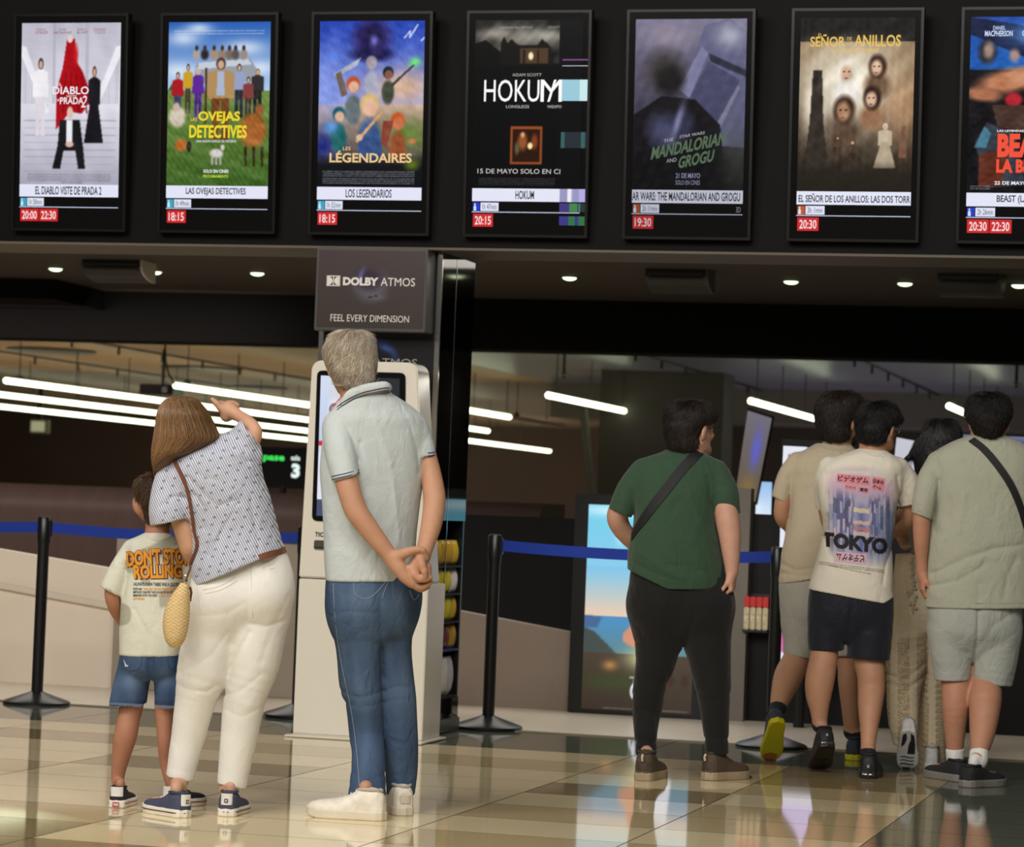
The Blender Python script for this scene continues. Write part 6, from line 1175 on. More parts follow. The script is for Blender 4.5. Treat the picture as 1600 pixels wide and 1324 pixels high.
for i, kw in enumerate((dict(heel=(181, 1263.5), yaw=4), dict(heel=(259, 1262), yaw=35))):
    o, W = shoe('shoe', kw['heel'], kw['yaw'], .2, .84, style=ksn, parent=pk, hgt=.62)
    b = MB(); b.v = [tuple(W(.012 * x, -.0062, .014 + .0085 * z)) for x, z in ((-1, -1), (1, -1), (1, 1), (-1, 1))]; b.f = [(0, 1, 2, 3)]; lb = build('heel_label', b, mat('label_red', (176, 36, 44), .5), o)
    V, f = text2d('VANS', .03); P2 = fit(V, -.0095, .0095, .009, .019); b = MB(); b.v = [tuple(W(p[0], -.0072, p[1])) for p in P2]; b.f = f; build('label_lettering', b, mat('label_white', (236, 230, 226), .5), lb)
sm = cloth('sock_grey', (168, 164, 156), .05)
sock(pk, D, [(184.3, 1222, 0, 10.2), (183.5, 1232, 0, 10)], (181, 1263.5), 4, .2, 0, None, sm, sc=.75); so, Q_ = sock(pk, D, [(270, 1226, 0, 8.6), (274, 1236, 0, 8.5)], (259, 1262), 35, .2, 0, None, sm, sc=.75)
so2 = [o for o in pk.children if o.name.startswith('sock')][0]; q_ = Shape(D); Vs = np.array([tuple(so2.matrix_world.translation + v.co) for v in so2.data.vertices]) if False else np.array([v.co for v in so2.data.vertices]) + parent_org(pk); Fs = np.array([tuple(p.vertices) for p in so2.data.polygons])
print_text('sock_lettering', Skin((Vs, Fs)), 'PUMA', ((177, 1236), (192, 1236.5), (192, 1230), (177, 1229.5)), IK, so2, .04)
hair([(741, 236, 256, .05), (744, 226, 265, .075), (752, 216, 272, .088), (764, 213, 275, .092), (776, 216, 274, .092), (788, 222, 270, .084), (801, 226, 267, .07), (813, 228, 265, .055)], 'boy', (84, 62, 44), hd, [(92, 68, 48), (70, 50, 36), (112, 84, 58)], .03, pk, (246, 750), D, n=6500, seed=5, lift=.3, r=.0011)
# ======== man in green T-shirt walking past
D = 12.33; base = mid((1011, 1218), (1122, 1218)); B = Shape(D)
ts = [(700, 1046, 1090, .055, .02), (708, 1030, 1100, .075, .01), (714, 1011, 1112, .095, 0), (724, 998, 1124, .11, 0), (736, 990, 1132, .125, 0), (760, 986, 1133, .145, 0), (790, 989, 1124, .16, 0), (815, 990, 1121, .17, 0), (840, 986, 1124, .178, 0), (865, 981, 1128, .182, 0), (890, 981, 1132, .182, 0), (910, 985, 1136, .178, 0), (926, 990, 1138, .172, 0)]
hp = [(876, 990, 1132, .145), (900, 984, 1140, .158), (930, 983, 1145, .165), (950, 985, 1145, .16), (972, 988, 1143, .14), (992, 996, 1136, .105), (1010, 1015, 1118, .06)]
B.loft([(a, b + 5, c - 5, d - .015, e) for a, b, c, d, e in ts[1:10]]); B.loft([(q[0], q[1] + 8, q[2] - 8, q[3] - .035) for q in hp[:5]])
gl = [(1030, 985, 0, 39), (1024.5, 1034, 0, 31.5), (1017.5, 1057, 0, 26.5), (1014.5, 1079, 0, 25.5), (1011, 1108, .01, 23), (1009.5, 1124, -.01, 20.5), (1008.5, 1150, -.05, 17.5)]; gr = [(1103, 985, -.02, 40), (1110, 1041, -.03, 31.5), (1114, 1073, -.04, 28), (1115, 1092, -.04, 25), (1117.5, 1120, -.03, 22), (1119, 1148, -.02, 19.5)]
B.chain([(q[0], q[1], q[2], q[3] * .8) for q in gl] + [(1009, 1176, -.06, 11)], .02).chain([(q[0], q[1], q[2], q[3] * .8) for q in gr] + [(1120.5, 1178, -.01, 11)], .02); foot(B, (1009, 1176, -.06, 11), (1003, 1221), 16, .3); foot(B, (1120.5, 1178, .0, 11), (1102, 1220), 42, .28)
B.chain([(1124, 745, -.03, 19), (1132, 780, -.06, 19), (1136.5, 812, -.08, 19), (1140.5, 838, -.09, 17.5), (1142.5, 868, -.1, 13.8), (1143.5, 892, -.105, 10.3)], .012); B.chain([(1000, 745, 0, 18), (975, 785, -.0, 17), (965, 806, .02, 17), (970, 824, .05, 15.5), (985, 843, .09, 13.5), (1003, 862, .14, 10.5)], .012)
hand(B, B.L(1143.5, 896, -.106), (.05, .1, -1), (1, -.45, .15), 1, (55, 75, 50), .86, tcurl=35, curls=((50, 70, 45), (60, 75, 50), (65, 75, 50), (65, 75, 50))); hand(B, B.L(1005, 864, .145), (.7, .6, -.3), (-.3, -.2, 1), 1, (25, 30, 25), .9)
B.chain([(1072, 722, .01, 26), (1074, 704, .015, 25), (1077, 686, .03, 25)], .02)
hd = head(B, 1081, 672, .03, 1.02, yaw=48, pitch=2); B.ell(B.L(1101, 704, .075), (.03, .03, .022), rot3(48), .02)
pg = person(B, skin('skin_pink', (198, 150, 126)), base, 'dark-haired person in dark green T-shirt and black joggers walking, face turned to the right'); eyes(B, hd, pg)
S = Shape(D); S.loft(ts); S.chain([(1004, 736, 0, 19), (986, 764, 0, 21.5), (969, 802, 0, 19.5)], .02, flat1=(-.41, .91)); S.chain([(1118, 738, -.03, 20), (1131, 768, -.055, 22), (1135.5, 802, -.06, 20.8)], .016, flat1=(-.04, 1)); S.cut(980, 889, 1040, 918); S.cut(1030, 917.5, 1140, 919.5)
S.wrinkle(.005, 9, 41, (1, .2, .7), (740, 915))
for q, dp in (([(1104, 745), (1106, 775), (1118, 815), (1126, 850)], .006), ([(988, 770), (990, 800), (986, 830)], .005), ([(1075, 770), (1090, 810), (1115, 845)], -.005), ([(985, 875), (1010, 890), (1045, 902)], .005), ([(1000, 862), (1030, 885), (1062, 900)], -.004), ([(1040, 880), (1080, 882)], .004), ([(1122, 905), (1100, 890), (1075, 888)], .004), ([(1112, 750), (1124, 760), (1138, 762)], .004)): S.crease(q, dp, 5)
tee = S.make('t_shirt', cloth('green_jersey', (54, 78, 58), .04, .2), pg, .0055); SK = Skin(S.last)
laid_line('collar', SK, [(1045, 701.5), (1058, 707), (1074, 710.5), (1094, 709)], .003, cloth('green_rib', (50, 72, 54)), tee, .0, flat=(.009, .0016)); laid_line('hem_seam', SK, [(990, 889), (1036, 911), (1090, 914.5), (1134, 913)], .0012, mat('green_seam', (38, 56, 42), .9), tee, .0004); laid_line('sleeve_seam', SK, [(1117, 797), (1135, 797.5), (1153, 795)], .0012, mat('green_seam_b', (38, 56, 42), .9), tee, .0004)
bg = thing('crossbody_bag', 'black crossbody bag strap lying across the back of the dark green T-shirt', 'bag', at(1040, 770, D - .2)); M['strap_black'] = mat('strap_black', (20, 20, 20), .7, bump=(200, .2))
laid_line('strap', SK, [(1092, 708), (1080, 718), (1062, 738), (1040, 766), (1020, 792), (1006, 812), (996, 826), (988, 840)], .004, M['strap_black'], bg, .004, flat=(.021, .0018), steps=6)
fb = Shape(D); fb.ell(fb.L(1003, 850, .2), (.05, .035, .09), None, .01); fb.make('pouch', M['strap_black'], bg, .008)
T_ = Shape(D); T_.loft(hp); T_.pell(1025, 948, -.05, 44, 42, .115, k=.05).pell(1098, 950, -.05, 46, 42, .115, k=.05); T_.chain(gl, .04).chain([(1009, 1146, -.045, 17.5), (1009.5, 1157, -.055, 17.2), (1009.5, 1180, -.065, 16.6)], .004, flat1=True); T_.chain(gr, .02).chain([(1119, 1144, -.02, 19.5), (1119.5, 1155, -.02, 18.9), (1120, 1179, -.02, 18.3)], .004, flat1=True)
T_.wrinkle(.004, 11, 43, (.6, .2, 1.1), (990, 1150))
for q in ([(1066, 1010), (1050, 985), (1020, 965)], [(1068, 1010), (1075, 985), (1080, 960)], [(1092, 1155), (1120, 1151), (1140, 1155)], [(992, 1158), (1010, 1154), (1028, 1158)], [(992, 1085), (1012, 1092), (1036, 1086)], [(1088, 1080), (1112, 1090), (1140, 1082)]): T_.crease(q, .005, 4)
jg = T_.make('joggers', cloth('black_fleece', (27, 26, 25), .06, .25), pg, .0055); SK = Skin(T_.last)
for pts in ([(1058, 921), (1074, 924), (1100, 923.5)], [(1138, 925), (1138, 940), (1131, 952)]): laid_line('pocket_seam', SK, pts, .0014, mat('jogger_seam', (12, 12, 12), .9), jg, .0006)
hk = dict(upper=(82, 68, 54), sole=(164, 146, 120), rough=.8, sole_h=.036, lace=(60, 50, 42), patch=((70, 58, 48), .03, .7))
for kw in (dict(heel=(1003, 1221), yaw=16, L=.3), dict(heel=(1102, 1220), yaw=42, L=.28)):
    o, W = shoe('shoe', kw['heel'], kw['yaw'], kw['L'], 1.14, style=hk, parent=pg, hgt=1.12)
    build('outsole', MB().box(0, .001, 0, .001, 0, .001) if False else MB().tube([W(.03 * s_, y, .006) for s_, y in ((-1, .02), (-1.1, .1), (-1.3, .2), (-.9, .28), (.9, .28), (1.35, .2), (1.1, .1), (1, .02), (-1, .02))], .0075, 6), mat('outsole_dark', (52, 46, 42), .8), o, True)
    build('pull_tab', MB().tube([W(.0, -.006, .085), W(.0, -.012, .1), W(.0, -.004, .112)], .005, 6), mat('tab_tan', (206, 190, 160), .7), o, True)
hair([(626, 1060, 1092, .055, .03), (629, 1050, 1102, .078, .03), (637, 1043, 1112, .095, .03), (648, 1039.5, 1117, .103, .03), (656, 1039, 1113, .105, .03), (664, 1039, 1102, .105, .025), (676, 1040, 1095, .1, .02), (688, 1042, 1093, .09, .01), (697, 1045, 1090, .08, .0), (703, 1052, 1082, .065, -.005)], 'black', (36, 29, 24), hd, [(34, 27, 22), (48, 38, 30), (26, 21, 18), (62, 49, 38)], .04, pg, (1078, 630), D, n=10000, seed=6, facecut=(.0, .125, -.05, .07, .075, .1), lift=.25, r=.0012)
gm = mat('glasses_metal', (60, 56, 52), .3, .5, 1.); c, R, sc = hd; Wd = lambda x, y, z: B.world((c + R @ (np.array([x, y, z]) * sc))[None])[0]
gg = None
for s_ in (1, -1):
    q = MB().tube([Wd(s_ * .033 + .024 * math.cos(a), .115, .0 + .02 * math.sin(a)) for a in np.linspace(0, 6.283, 20)], .0018, 6, False).tube([Wd(s_ * .057, .113, .006), Wd(s_ * .078, .08, .008), Wd(s_ * .08, .0, .004)], .0018, 6)
    if s_ == 1: q.tube([Wd(-.009, .115, .004), Wd(0, .118, .007), Wd(.009, .115, .004)], .0018, 6)
    build('glasses_frame', q, gm, pg, True)
bd = Shape(D); bd.ell(c + R @ (np.array([0, .062, -.088]) * sc), np.array([.035, .034, .03]) * sc, R); bd.make('beard', mat('beard_dark', (40, 30, 25), .8), pg, .005)
# ======== man in beige T-shirt and grey shorts, one foot lifted
D = 13.7; base = mid((1197, 1189), (1330, 1190)); B = Shape(D)
ts = [(693, 1275, 1328, .06, .01), (700, 1263, 1334, .08, 0), (708, 1249, 1342, .1, 0), (718, 1239, 1350, .115, 0), (735, 1233, 1354, .125, 0), (770, 1231, 1354, .13, 0), (814, 1229.5, 1352, .134, 0), (842, 1225, 1350, .138, 0), (870, 1219, 1347, .14, 0), (912, 1216.5, 1346, .14, 0)]
hp = [(890, 1221, 1342, .125), (914, 1217, 1343, .13), (950, 1219, 1342, .13), (972, 1222, 1338, .112), (992, 1232, 1330, .08), (1006, 1256, 1310, .04)]
B.loft([(a, b + 5, c_ - 5, d - .015, e) for a, b, c_, d, e in ts[1:9]]); B.loft([(q[0], q[1] + 7, q[2] - 7, q[3] - .025) for q in hp[:4]])
B.chain([(1256, 965, 0, 27), (1250, 1005, -.0, 21), (1244, 1030, -.03, 21), (1232, 1057, -.08, 22.5), (1222, 1084, -.17, 17.5), (1214.5, 1108, -.26, 11.5)], .02); foot(B, (1214.5, 1108, -.26, 11.5), None, -6, .29, 46, (1202, 1189))
B.chain([(1318, 965, 0, 27), (1321, 1010, 0, 18), (1324, 1040, -.01, 15.5), (1325.5, 1066, -.02, 16), (1328, 1100, -.02, 14), (1331, 1145, 0, 11.5)], .02); foot(B, (1331, 1145, 0, 11.5), (1330, 1189), 18, .29)
B.chain([(1240, 735, 0, 14), (1226, 770, 0, 12.5), (1221, 795, 0, 12), (1222.5, 810, .02, 11.5), (1232, 822, .08, 10), (1246, 830, .16, 8.5)], .012); hand(B, B.L(1247, 830, .165), (.4, 1, .3), (-.5, 0, 1), 1, (40, 45, 30), .95)
B.chain([(1348, 735, .02, 14), (1360, 775, .04, 13), (1364, 808, .06, 12), (1352, 826, .13, 10), (1336, 832, .2, 8.5)], .012); hand(B, B.L(1335, 832, .205), (-.4, 1, .3), (.5, 0, 1), -1, (40, 45, 30), .95)
B.chain([(1304, 712, .0, 24), (1308, 692, .01, 22), (1310, 676, .02, 22)], .02); hd = head(B, 1312, 658, .02, 1.04, yaw=40, pitch=2); c, R, sc = hd
pb_ = person(B, skin('skin_olive', (184, 136, 104)), base, 'bearded person in beige T-shirt and grey shorts, left foot lifted showing a yellow sole'); eyes(B, hd, pb_)
S = Shape(D); S.loft(ts); S.chain([(1246, 722, 0, 16), (1231, 748, 0, 18), (1219, 782, 0, 13.5)], .016, flat1=(-.5, .86)); S.chain([(1344, 722, .02, 17), (1356, 755, .03, 17), (1362, 786, .04, 15)], .016, flat1=(.3, .95)); S.wrinkle(.005, 9, 51, (1, .2, .7), (730, 910)); S.cut(1210, 913.5, 1270, 902.5)
for q in ([(1218, 880), (1240, 890), (1270, 885)], [(1220, 895), (1250, 898), (1275, 892)], [(1232, 745), (1234, 780), (1232, 810)]): S.crease(q, .006, 5)
tee = S.make('t_shirt', cloth('beige_jersey', (190, 176, 150), .02, .2), pb_, .006); laid_line('collar', Skin(S.last), [(1274, 694.5), (1290, 700), (1308, 703), (1328, 703)], .003, cloth('beige_rib', (186, 172, 146)), tee, .0, flat=(.008, .0016))
T_ = Shape(D); T_.loft(hp); T_.chain([(1254, 960, 0, 35), (1251, 995, 0, 28.5), (1247, 1026, -.03, 22.5)], .012, flat1=(-.2, .97)); T_.chain([(1312, 960, 0, 33), (1320, 1000, 0, 25), (1322, 1024, 0, 23)], .012, flat1=True); T_.wrinkle(.006, 13, 53, (.5, .2, 1.2), (940, 1030)); T_.make('shorts', cloth('grey_jersey', (168, 164, 152), .05, .25), pb_, .006)
ys = dict(upper=(48, 54, 64), sole=(196, 186, 24), rough=.7, sole_h=.03, lace=(50, 54, 62), tread_c=(190, 110, 40))
o, W = shoe('shoe', None, -6, .29, 1.05, 46, toe=(1202, 1189), style=dict(ys, tread=[[(-.03, .78), (.0, .74), (.03, .78), (.028, .9), (0, .97), (-.026, .9)]]), parent=pb_); shoe('shoe', (1330, 1189), 18, .29, 1.0, style=ys, parent=pb_)
bk = mat('sock_black', (26, 26, 28), .9); sock(pb_, D, [(1216, 1103, -.245, 12), (1214.5, 1108, -.26, 11.5)], None, -6, .29, 46, (1202, 1189), bk); sock(pb_, D, [(1330.7, 1141, 0, 11.7), (1331, 1145, 0, 11.5)], (1330, 1189), 18, .29, 0, None, bk)
hair([(612, 1300, 1326, .055, .02), (616, 1290, 1338, .08, .02), (625, 1281, 1347, .1, .02), (638, 1275, 1348, .106, .02), (650, 1274.5, 1340, .106, .02), (660, 1276, 1332, .1, .015), (672, 1279, 1330, .094, .008), (682, 1284, 1327, .082, -.002), (688, 1290, 1320, .066, -.01)], 'darkbrown', (44, 36, 30), hd, [(40, 32, 27), (56, 45, 36), (30, 25, 22)], .03, pb_, (1312, 618), D, n=9000, seed=8, facecut=(.0, .125, -.05, .07, .075, .1), lift=.3, r=.0013, h=.0055)
bd = Shape(D); bd.ell(c + R @ (np.array([0, .058, -.082]) * sc), np.array([.052, .048, .045]) * sc, R, .02); bd.ell(c + R @ (np.array([.05, .03, -.06]) * sc), np.array([.022, .035, .04]) * sc, R, .02); bd.make('beard', mat('beard_brown', (42, 32, 27), .85), pb_, .005)
# ======== man in lettered white T-shirt and navy shorts
D = 12.95; base = mid((1272, 1201), (1357, 1217)); B = Shape(D)
ts = [(701, 1342, 1380, .055, .01), (708, 1322, 1390, .08, 0), (716, 1301, 1402, .1, 0), (727, 1286, 1413, .115, 0), (740, 1280, 1414, .12, 0), (758, 1277.5, 1411, .122, 0), (791, 1281.5, 1403, .12, 0), (815, 1286, 1398, .12, 0), (842, 1283, 1395, .12, 0), (870, 1277, 1394.5, .122, 0), (905, 1267, 1395, .126, 0), (925, 1263, 1396, .128, 0), (946, 1261, 1397, .128, 0)]
hp = [(905, 1268, 1390, .112), (935, 1263, 1396, .12), (958, 1263, 1395, .12), (978, 1266, 1391, .1), (996, 1276, 1382, .07), (1008, 1300, 1345, .035)]
B.loft([(a, b + 5, c_ - 5, d - .015, e) for a, b, c_, d, e in ts[1:12]]); B.loft([(q[0], q[1] + 7, q[2] - 7, q[3] - .025) for q in hp[:4]])
B.chain([(1293, 965, 0, 26), (1289, 1008, .0, 22), (1286.5, 1032, -.02, 22), (1281, 1063, -.03, 23), (1279, 1086, -.04, 20), (1280, 1110, -.05, 14.5), (1281, 1134, -.055, 11)], .02); foot(B, (1281, 1134, -.055, 11), None, -4, .29, 28, (1277, 1205))
B.chain([(1358, 965, 0, 28), (1357, 1012, 0, 24.5), (1357.5, 1033, 0, 24), (1361, 1055, -.02, 22), (1361.5, 1078, -.03, 21.3), (1359.5, 1105, -.08, 19), (1357.5, 1145, -.15, 13.2), (1356, 1175, -.2, 11)], .02); foot(B, (1356, 1175, -.2, 11), (1356, 1217.5), 10, .29)
B.chain([(1290, 740, .03, 15), (1290, 785, .08, 13), (1295, 820, .14, 11), (1306, 836, .24, 9)], .012); hand(B, B.L(1307, 836, .245), (.3, 1, .3), (-.5, 0, 1), 1, (40, 45, 30), .95); B.chain([(1406, 745, .02, 16), (1420, 785, .05, 13), (1421, 812, .08, 11.5), (1408, 826, .17, 10), (1394, 832, .26, 8.5)], .012); hand(B, B.L(1393, 832, .265), (-.3, 1, .3), (.5, 0, 1), -1, (40, 45, 30), .95)
B.chain([(1362, 722, .0, 24), (1364, 702, .01, 22), (1367, 684, .02, 22)], .02); hd = head(B, 1371, 669, .02, .98, yaw=36, pitch=4)
pt = person(B, skin('skin_warm', (184, 136, 106)), base, 'black-haired person in white T-shirt with big black lettering and navy shorts, left heel raised'); eyes(B, hd, pt)
S = Shape(D); S.loft(ts); S.chain([(1296, 730, .01, 17), (1289, 755, .04, 17), (1290, 792, .08, 15)], .016, flat1=True); S.chain([(1402, 733, .01, 19), (1416, 757, .03, 21.5), (1423, 788, .05, 19)], .018, flat1=(.25, .97)); S.cut(1255, 918.5, 1380, 942); S.cut(1374, 942.5, 1400, 930)
S.wrinkle(.0045, 10, 61, (1, .2, .7), (735, 935))
for q, dp in (([(1398, 745), (1404, 775), (1400, 805)], .006), ([(1345, 716), (1365, 720), (1380, 724)], .004), ([(1282, 830), (1295, 860), (1300, 890)], .005), ([(1395, 850), (1380, 880), (1375, 910)], .005), ([(1290, 742), (1320, 735), (1350, 736)], .004)): S.crease(q, dp, 5)
def tokyo(px, py, V, Vw):
    W_ = np.array((226, 218, 200.)); u = (px - 1290) / 112; v = (py - 735) / 142; sk = v - (u - .5) * .09
    inside = np.clip(1.25 - np.abs((u - .5) / .56) ** 3 - np.abs((sk - .5) / .53) ** 4, 0, 1) * np.clip((1 - np.abs(u - .5) * 1.9) * 5, 0, 1)
    c_ = np.tile(np.array((176, 170, 196.)), (len(px), 1)); mixc = lambda m, q: c_ * (1 - m[:, None]) + np.array(q, float) * m[:, None]
    d = np.abs(u - .5); c_ = mixc(np.clip(1.2 - sk * 3.2, 0, 1) * .8, (226, 170, 186)); c_ = mixc(np.clip(1 - np.abs(sk - .03) * 14, 0, 1) * .7, (190, 206, 206))
    wall = np.clip((d - .08) * 14, 0, 1) * np.clip((sk - .2 - .1 * (.5 - d)) * 8, 0, 1); ki = np.floor(np.log(np.maximum(d, .03)) * 7.5); kj = np.floor((sk - .5) / (d + .06) * 2.6 + .5 * (ki % 2)); hs = np.sin(ki * 12.9 + kj * 78.2 + (u > .5) * 37.7) * 43758.5; hs = hs - np.floor(hs)
    c_ = mixc(wall * (hs < .34) * .8, (86, 92, 130)); c_ = mixc(wall * ((hs > .34) & (hs < .55)) * .6, (206, 186, 196)); c_ = mixc(wall * ((hs > .55) & (hs < .68)) * .6, (120, 140, 190)); c_ = mixc(wall * ((hs > .9)) * .7, (60, 58, 84)); ed = np.abs(((np.log(np.maximum(d, .03)) * 7.5) % 1) - .5) > .4; c_ = mixc(wall * ed * .5, (70, 70, 100))
    c_ = mixc(np.clip((u - .62) * 6, 0, 1) * np.clip((sk - .3) * 6, 0, 1) * .35, (84, 108, 150)); mid_ = np.clip(1 - d * 9, 0, 1) * np.clip((sk - .34) * 8, 0, 1); c_ = mixc(mid_ * .9, (92, 104, 160))
    for a, b_, q in ((.42, .47, (236, 214, 170)), (.56, .6, (226, 190, 160)), (.63, .66, (214, 120, 110)), (.68, .73, (226, 196, 176))): c_ = mixc(((sk > a) & (sk < b_) & (d < .11)) * .8, q)
    c_ = mixc(np.clip((sk - .82) * 8, 0, 1) * .5, (150, 156, 196)); n = np.sin(px * 1.3 + py * .7) * np.sin(py * 1.1 - px * .5); c_ = np.clip(c_ + n[:, None] * 9, 0, 255)
    m = (inside * (V[:, 1] < .02))[:, None]; return W_ * (1 - m) + c_ * m
tee = S.make('t_shirt', knit_attr('printed_jersey'), pt, .0042, tokyo); SK = Skin(S.last); BK = mat('print_black', (22, 21, 24), .75); PK = mat('print_pink', (226, 138, 146), .75); IN = mat('print_plum', (56, 34, 44), .75)
print_poly('pink_panel', SK, [[(1307, 753), (1358, 758.5), (1359, 745), (1308, 740)], [(1362, 763), (1380, 768), (1383, 748.5), (1364, 745)], [(1320, 763), (1337, 766), (1337.5, 759.5), (1320.5, 757)], [(1341, 768), (1356.5, 770.5), (1357, 762.5), (1341.5, 760.5)]], PK, tee)
print_text('lettering', SK, 'ビデオゲム', ((1309, 751.5), (1356.5, 756), (1357, 746.5), (1310, 742)), IN, tee, .03, off=.003); print_text('lettering', SK, '日本の', ((1363.5, 755), (1380, 758), (1381, 751), (1364.5, 748)), IN, tee, .03, off=.003); print_text('lettering', SK, 'ゲーム', ((1363.5, 763), (1376, 766), (1377, 759.5), (1364, 757)), IN, tee, .03, off=.003)
print_text('lettering', SK, 'アーケード', ((1321, 762), (1336, 764.5), (1336.5, 761), (1321.5, 759)), IN, tee, .01, off=.003); print_text('lettering', SK, '東京', ((1343, 767.5), (1355.5, 769.5), (1356, 763.5), (1343.5, 762)), IN, tee, .03, off=.003)
print_text('big_lettering', SK, 'TOKYO', ((1284.5, 854), (1385, 867), (1387, 842), (1284.5, 830.5)), BK, tee, .055, off=.003)
print_poly('pink_panel', SK, [[(1304, 878), (1353, 883), (1354, 866), (1305, 862)]], mat('print_pale_pink', (216, 176, 190), .75), tee, .0012); print_text('mirrored_lettering', SK, 'ビデオゲム', ((1350, 867.5), (1307, 864), (1307, 875.5), (1350, 880)), IN, tee, .02, off=.003)
for k in range(3): print_text('small_lettering', SK, ['IN THE NEON ALLEYS OF THE CITY THE ARCADES NEVER CLOSE AND THE NIGHT', 'GOES ON AND ON WITH LIGHTS AND SOUNDS OF MANY GAMES PLAYED TOGETHER', 'ONE MORE COIN ONE MORE LIFE AND THE MUSIC'][k], ((1280 + 8 * (k == 2) * 2, 879 + 2.9 * k), (1381 - 20 * (k == 2), 892.5 + 2.9 * k), (1381 - 20 * (k == 2), 890.8 + 2.9 * k), (1280 + 8 * (k == 2) * 2, 877.3 + 2.9 * k)), BK, tee, .0, off=.002)
laid_line('collar', SK, [(1341, 702.5), (1352, 707), (1366, 711), (1380, 711.5)], .003, cloth('white_rib', (222, 214, 196)), tee, .0, flat=(.009, .0016))
T_ = Shape(D); T_.loft(hp); T_.chain([(1294, 955, 0, 31), (1291, 990, 0, 29), (1291.5, 1016, 0, 28.5)], .01, flat1=(-.02, 1)); T_.chain([(1361, 955, 0, 34), (1359, 995, 0, 34.5), (1356, 1029, 0, 34)], .01, flat1=(-.08, 1)); T_.wrinkle(.004, 12, 63, (.6, .2, 1.1), (950, 1020)); T_.crease([(1325, 950), (1322, 985), (1321, 1020)], .008, 4); T_.make('shorts', cloth('navy_nylon', (30, 32, 42), .05, .1, .6), pt, .005)
bs = dict(upper=(28, 28, 28), sole=(34, 33, 32), rough=.6, sole_h=.034, lace=(30, 30, 30))
for kw in (dict(heel=None, yaw=-4, pitch=28, toe=(1277, 1205)), dict(heel=(1356, 1217.5), yaw=10)):
    o, W = shoe('shoe', kw['heel'], kw['yaw'], .29, 1.1, kw.get('pitch', 0), kw.get('toe'), style=dict(bs, tread=[[(-.024, .05), (.024, .05), (.026, .3), (-.026, .3)], [(-.03, .5), (.03, .5), (.03, .85), (-.03, .85)]], tread_c=(18, 18, 18)), parent=pt)
    build('air_window', MB().tube([W(.026 * math.sin(q), .006 - .006 * math.cos(q), .018) for q in np.linspace(-1.2, 1.2, 9)], .006, 8), mat('window_gloss', (70, 66, 64), .1, .7), o, True)
    b = MB()
    for sg in (1, -1): b.v += [tuple(W(.006 * x * sg, -.0065, .055 + .006 * z)) for x, z in ((-1, -1), (-.6, -1), (1, 1), (.6, 1))]
    b.f = [(0, 1, 2, 3), (7, 6, 5, 4)]; build('heel_mark', b, mat('mark_white', (220, 220, 220), .5), o)
bk2 = mat('sock_black_b', (26, 26, 27), .9); sock(pt, D, [(1280.8, 1130, -.055, 11.8), (1281, 1134, -.055, 11)], None, -4, .29, 28, (1277, 1205), bk2); sock(pt, D, [(1356, 1172, -.195, 11.2), (1356, 1175, -.2, 11)], (1356, 1217.5), 10, .29, 0, None, bk2)
hair([(628, 1360, 1384, .055, .02), (632, 1350, 1394, .08, .02), (641, 1341, 1402, .1, .02), (652, 1337, 1407.5, .102, .02), (661, 1337, 1403, .102, .02), (668, 1338, 1392, .1, .015), (678, 1340, 1388, .09, .005), (686, 1344, 1384, .078, -.005), (691, 1350, 1378, .06, -.01)], 'jet', (28, 26, 26), hd, [(26, 24, 24), (38, 34, 32), (18, 17, 18)], .036, pt, (1372, 632), D, n=9000, seed=9, facecut=(.0, .125, -.05, .07, .075, .1), lift=.22, r=.0012)
c, R, sc = hd; Wd = lambda x, y, z: B.world((c + R @ (np.array([x, y, z]) * sc))[None])[0]
for s_ in (1, -1):
    q = MB().tube([Wd(s_ * .033 + .023 * math.cos(a), .114, .0 + .019 * math.sin(a)) for a in np.linspace(0, 6.283, 20)], .0018, 6, False).tube([Wd(s_ * .057, .112, .006), Wd(s_ * .078, .08, .008), Wd(s_ * .08, .0, .004)], .0018, 6)
    if s_ == 1: q.tube([Wd(-.009, .114, .004), Wd(0, .117, .007), Wd(.009, .114, .004)], .0018, 6)
    build('glasses_frame', q, mat('glasses_silver', (200, 200, 204), .2, .5, 1.), pt, True)
# ======== long-haired woman in lace trousers
D = 13.35; base = mid((1415, 1203), (1455, 1203)); B = Shape(D)
ts = [(735, 1438, 1495, .05, .0), (748, 1424, 1506, .085, 0), (765, 1420, 1510, .1, 0), (800, 1424, 1504, .105, 0), (850, 1426, 1496, .1, 0), (885, 1420, 1492, .1, 0)]
hp = [(866, 1400, 1488, .1), (900, 1396.5, 1490, .112), (935, 1396, 1488, .12), (960, 1396, 1484, .11), (985, 1402, 1478, .08), (1000, 1420, 1465, .04)]
B.loft([(a, b + 5, c_ - 5, d - .015, e) for a, b, c_, d, e in ts]); B.loft([(q[0], q[1] + 7, q[2] - 7, q[3] - .025) for q in hp[:4]])
B.chain([(1422, 970, 0, 22), (1418, 1030, 0, 17), (1413, 1070, -.04, 16), (1412, 1110, -.09, 14), (1413, 1132, -.12, 9)], .02); foot(B, (1413, 1132, -.12, 9), None, 6, .255, 52, (1416, 1203), sc=.9); B.chain([(1462, 970, 0, 22), (1458, 1040, 0, 17), (1456, 1090, 0, 16), (1454, 1150, 0, 11), (1454, 1168, 0, 10)], .02); foot(B, (1454, 1168, 0, 10), (1455, 1204), 8, .245, sc=.9)
B.chain([(1428, 765, 0, 13), (1421, 800, -.02, 11), (1418, 838, -.03, 10.5), (1416, 850, -.02, 10)], .012); B.chain([(1416, 850, -.02, 10), (1411, 843, -.05, 8.5), (1406.5, 834, -.06, 7.3)], .01); hand(B, B.L(1406.5, 834, -.06), (-.15, -.1, 1), (-.6, -1, .1), -1, (35, 40, 30), .82)
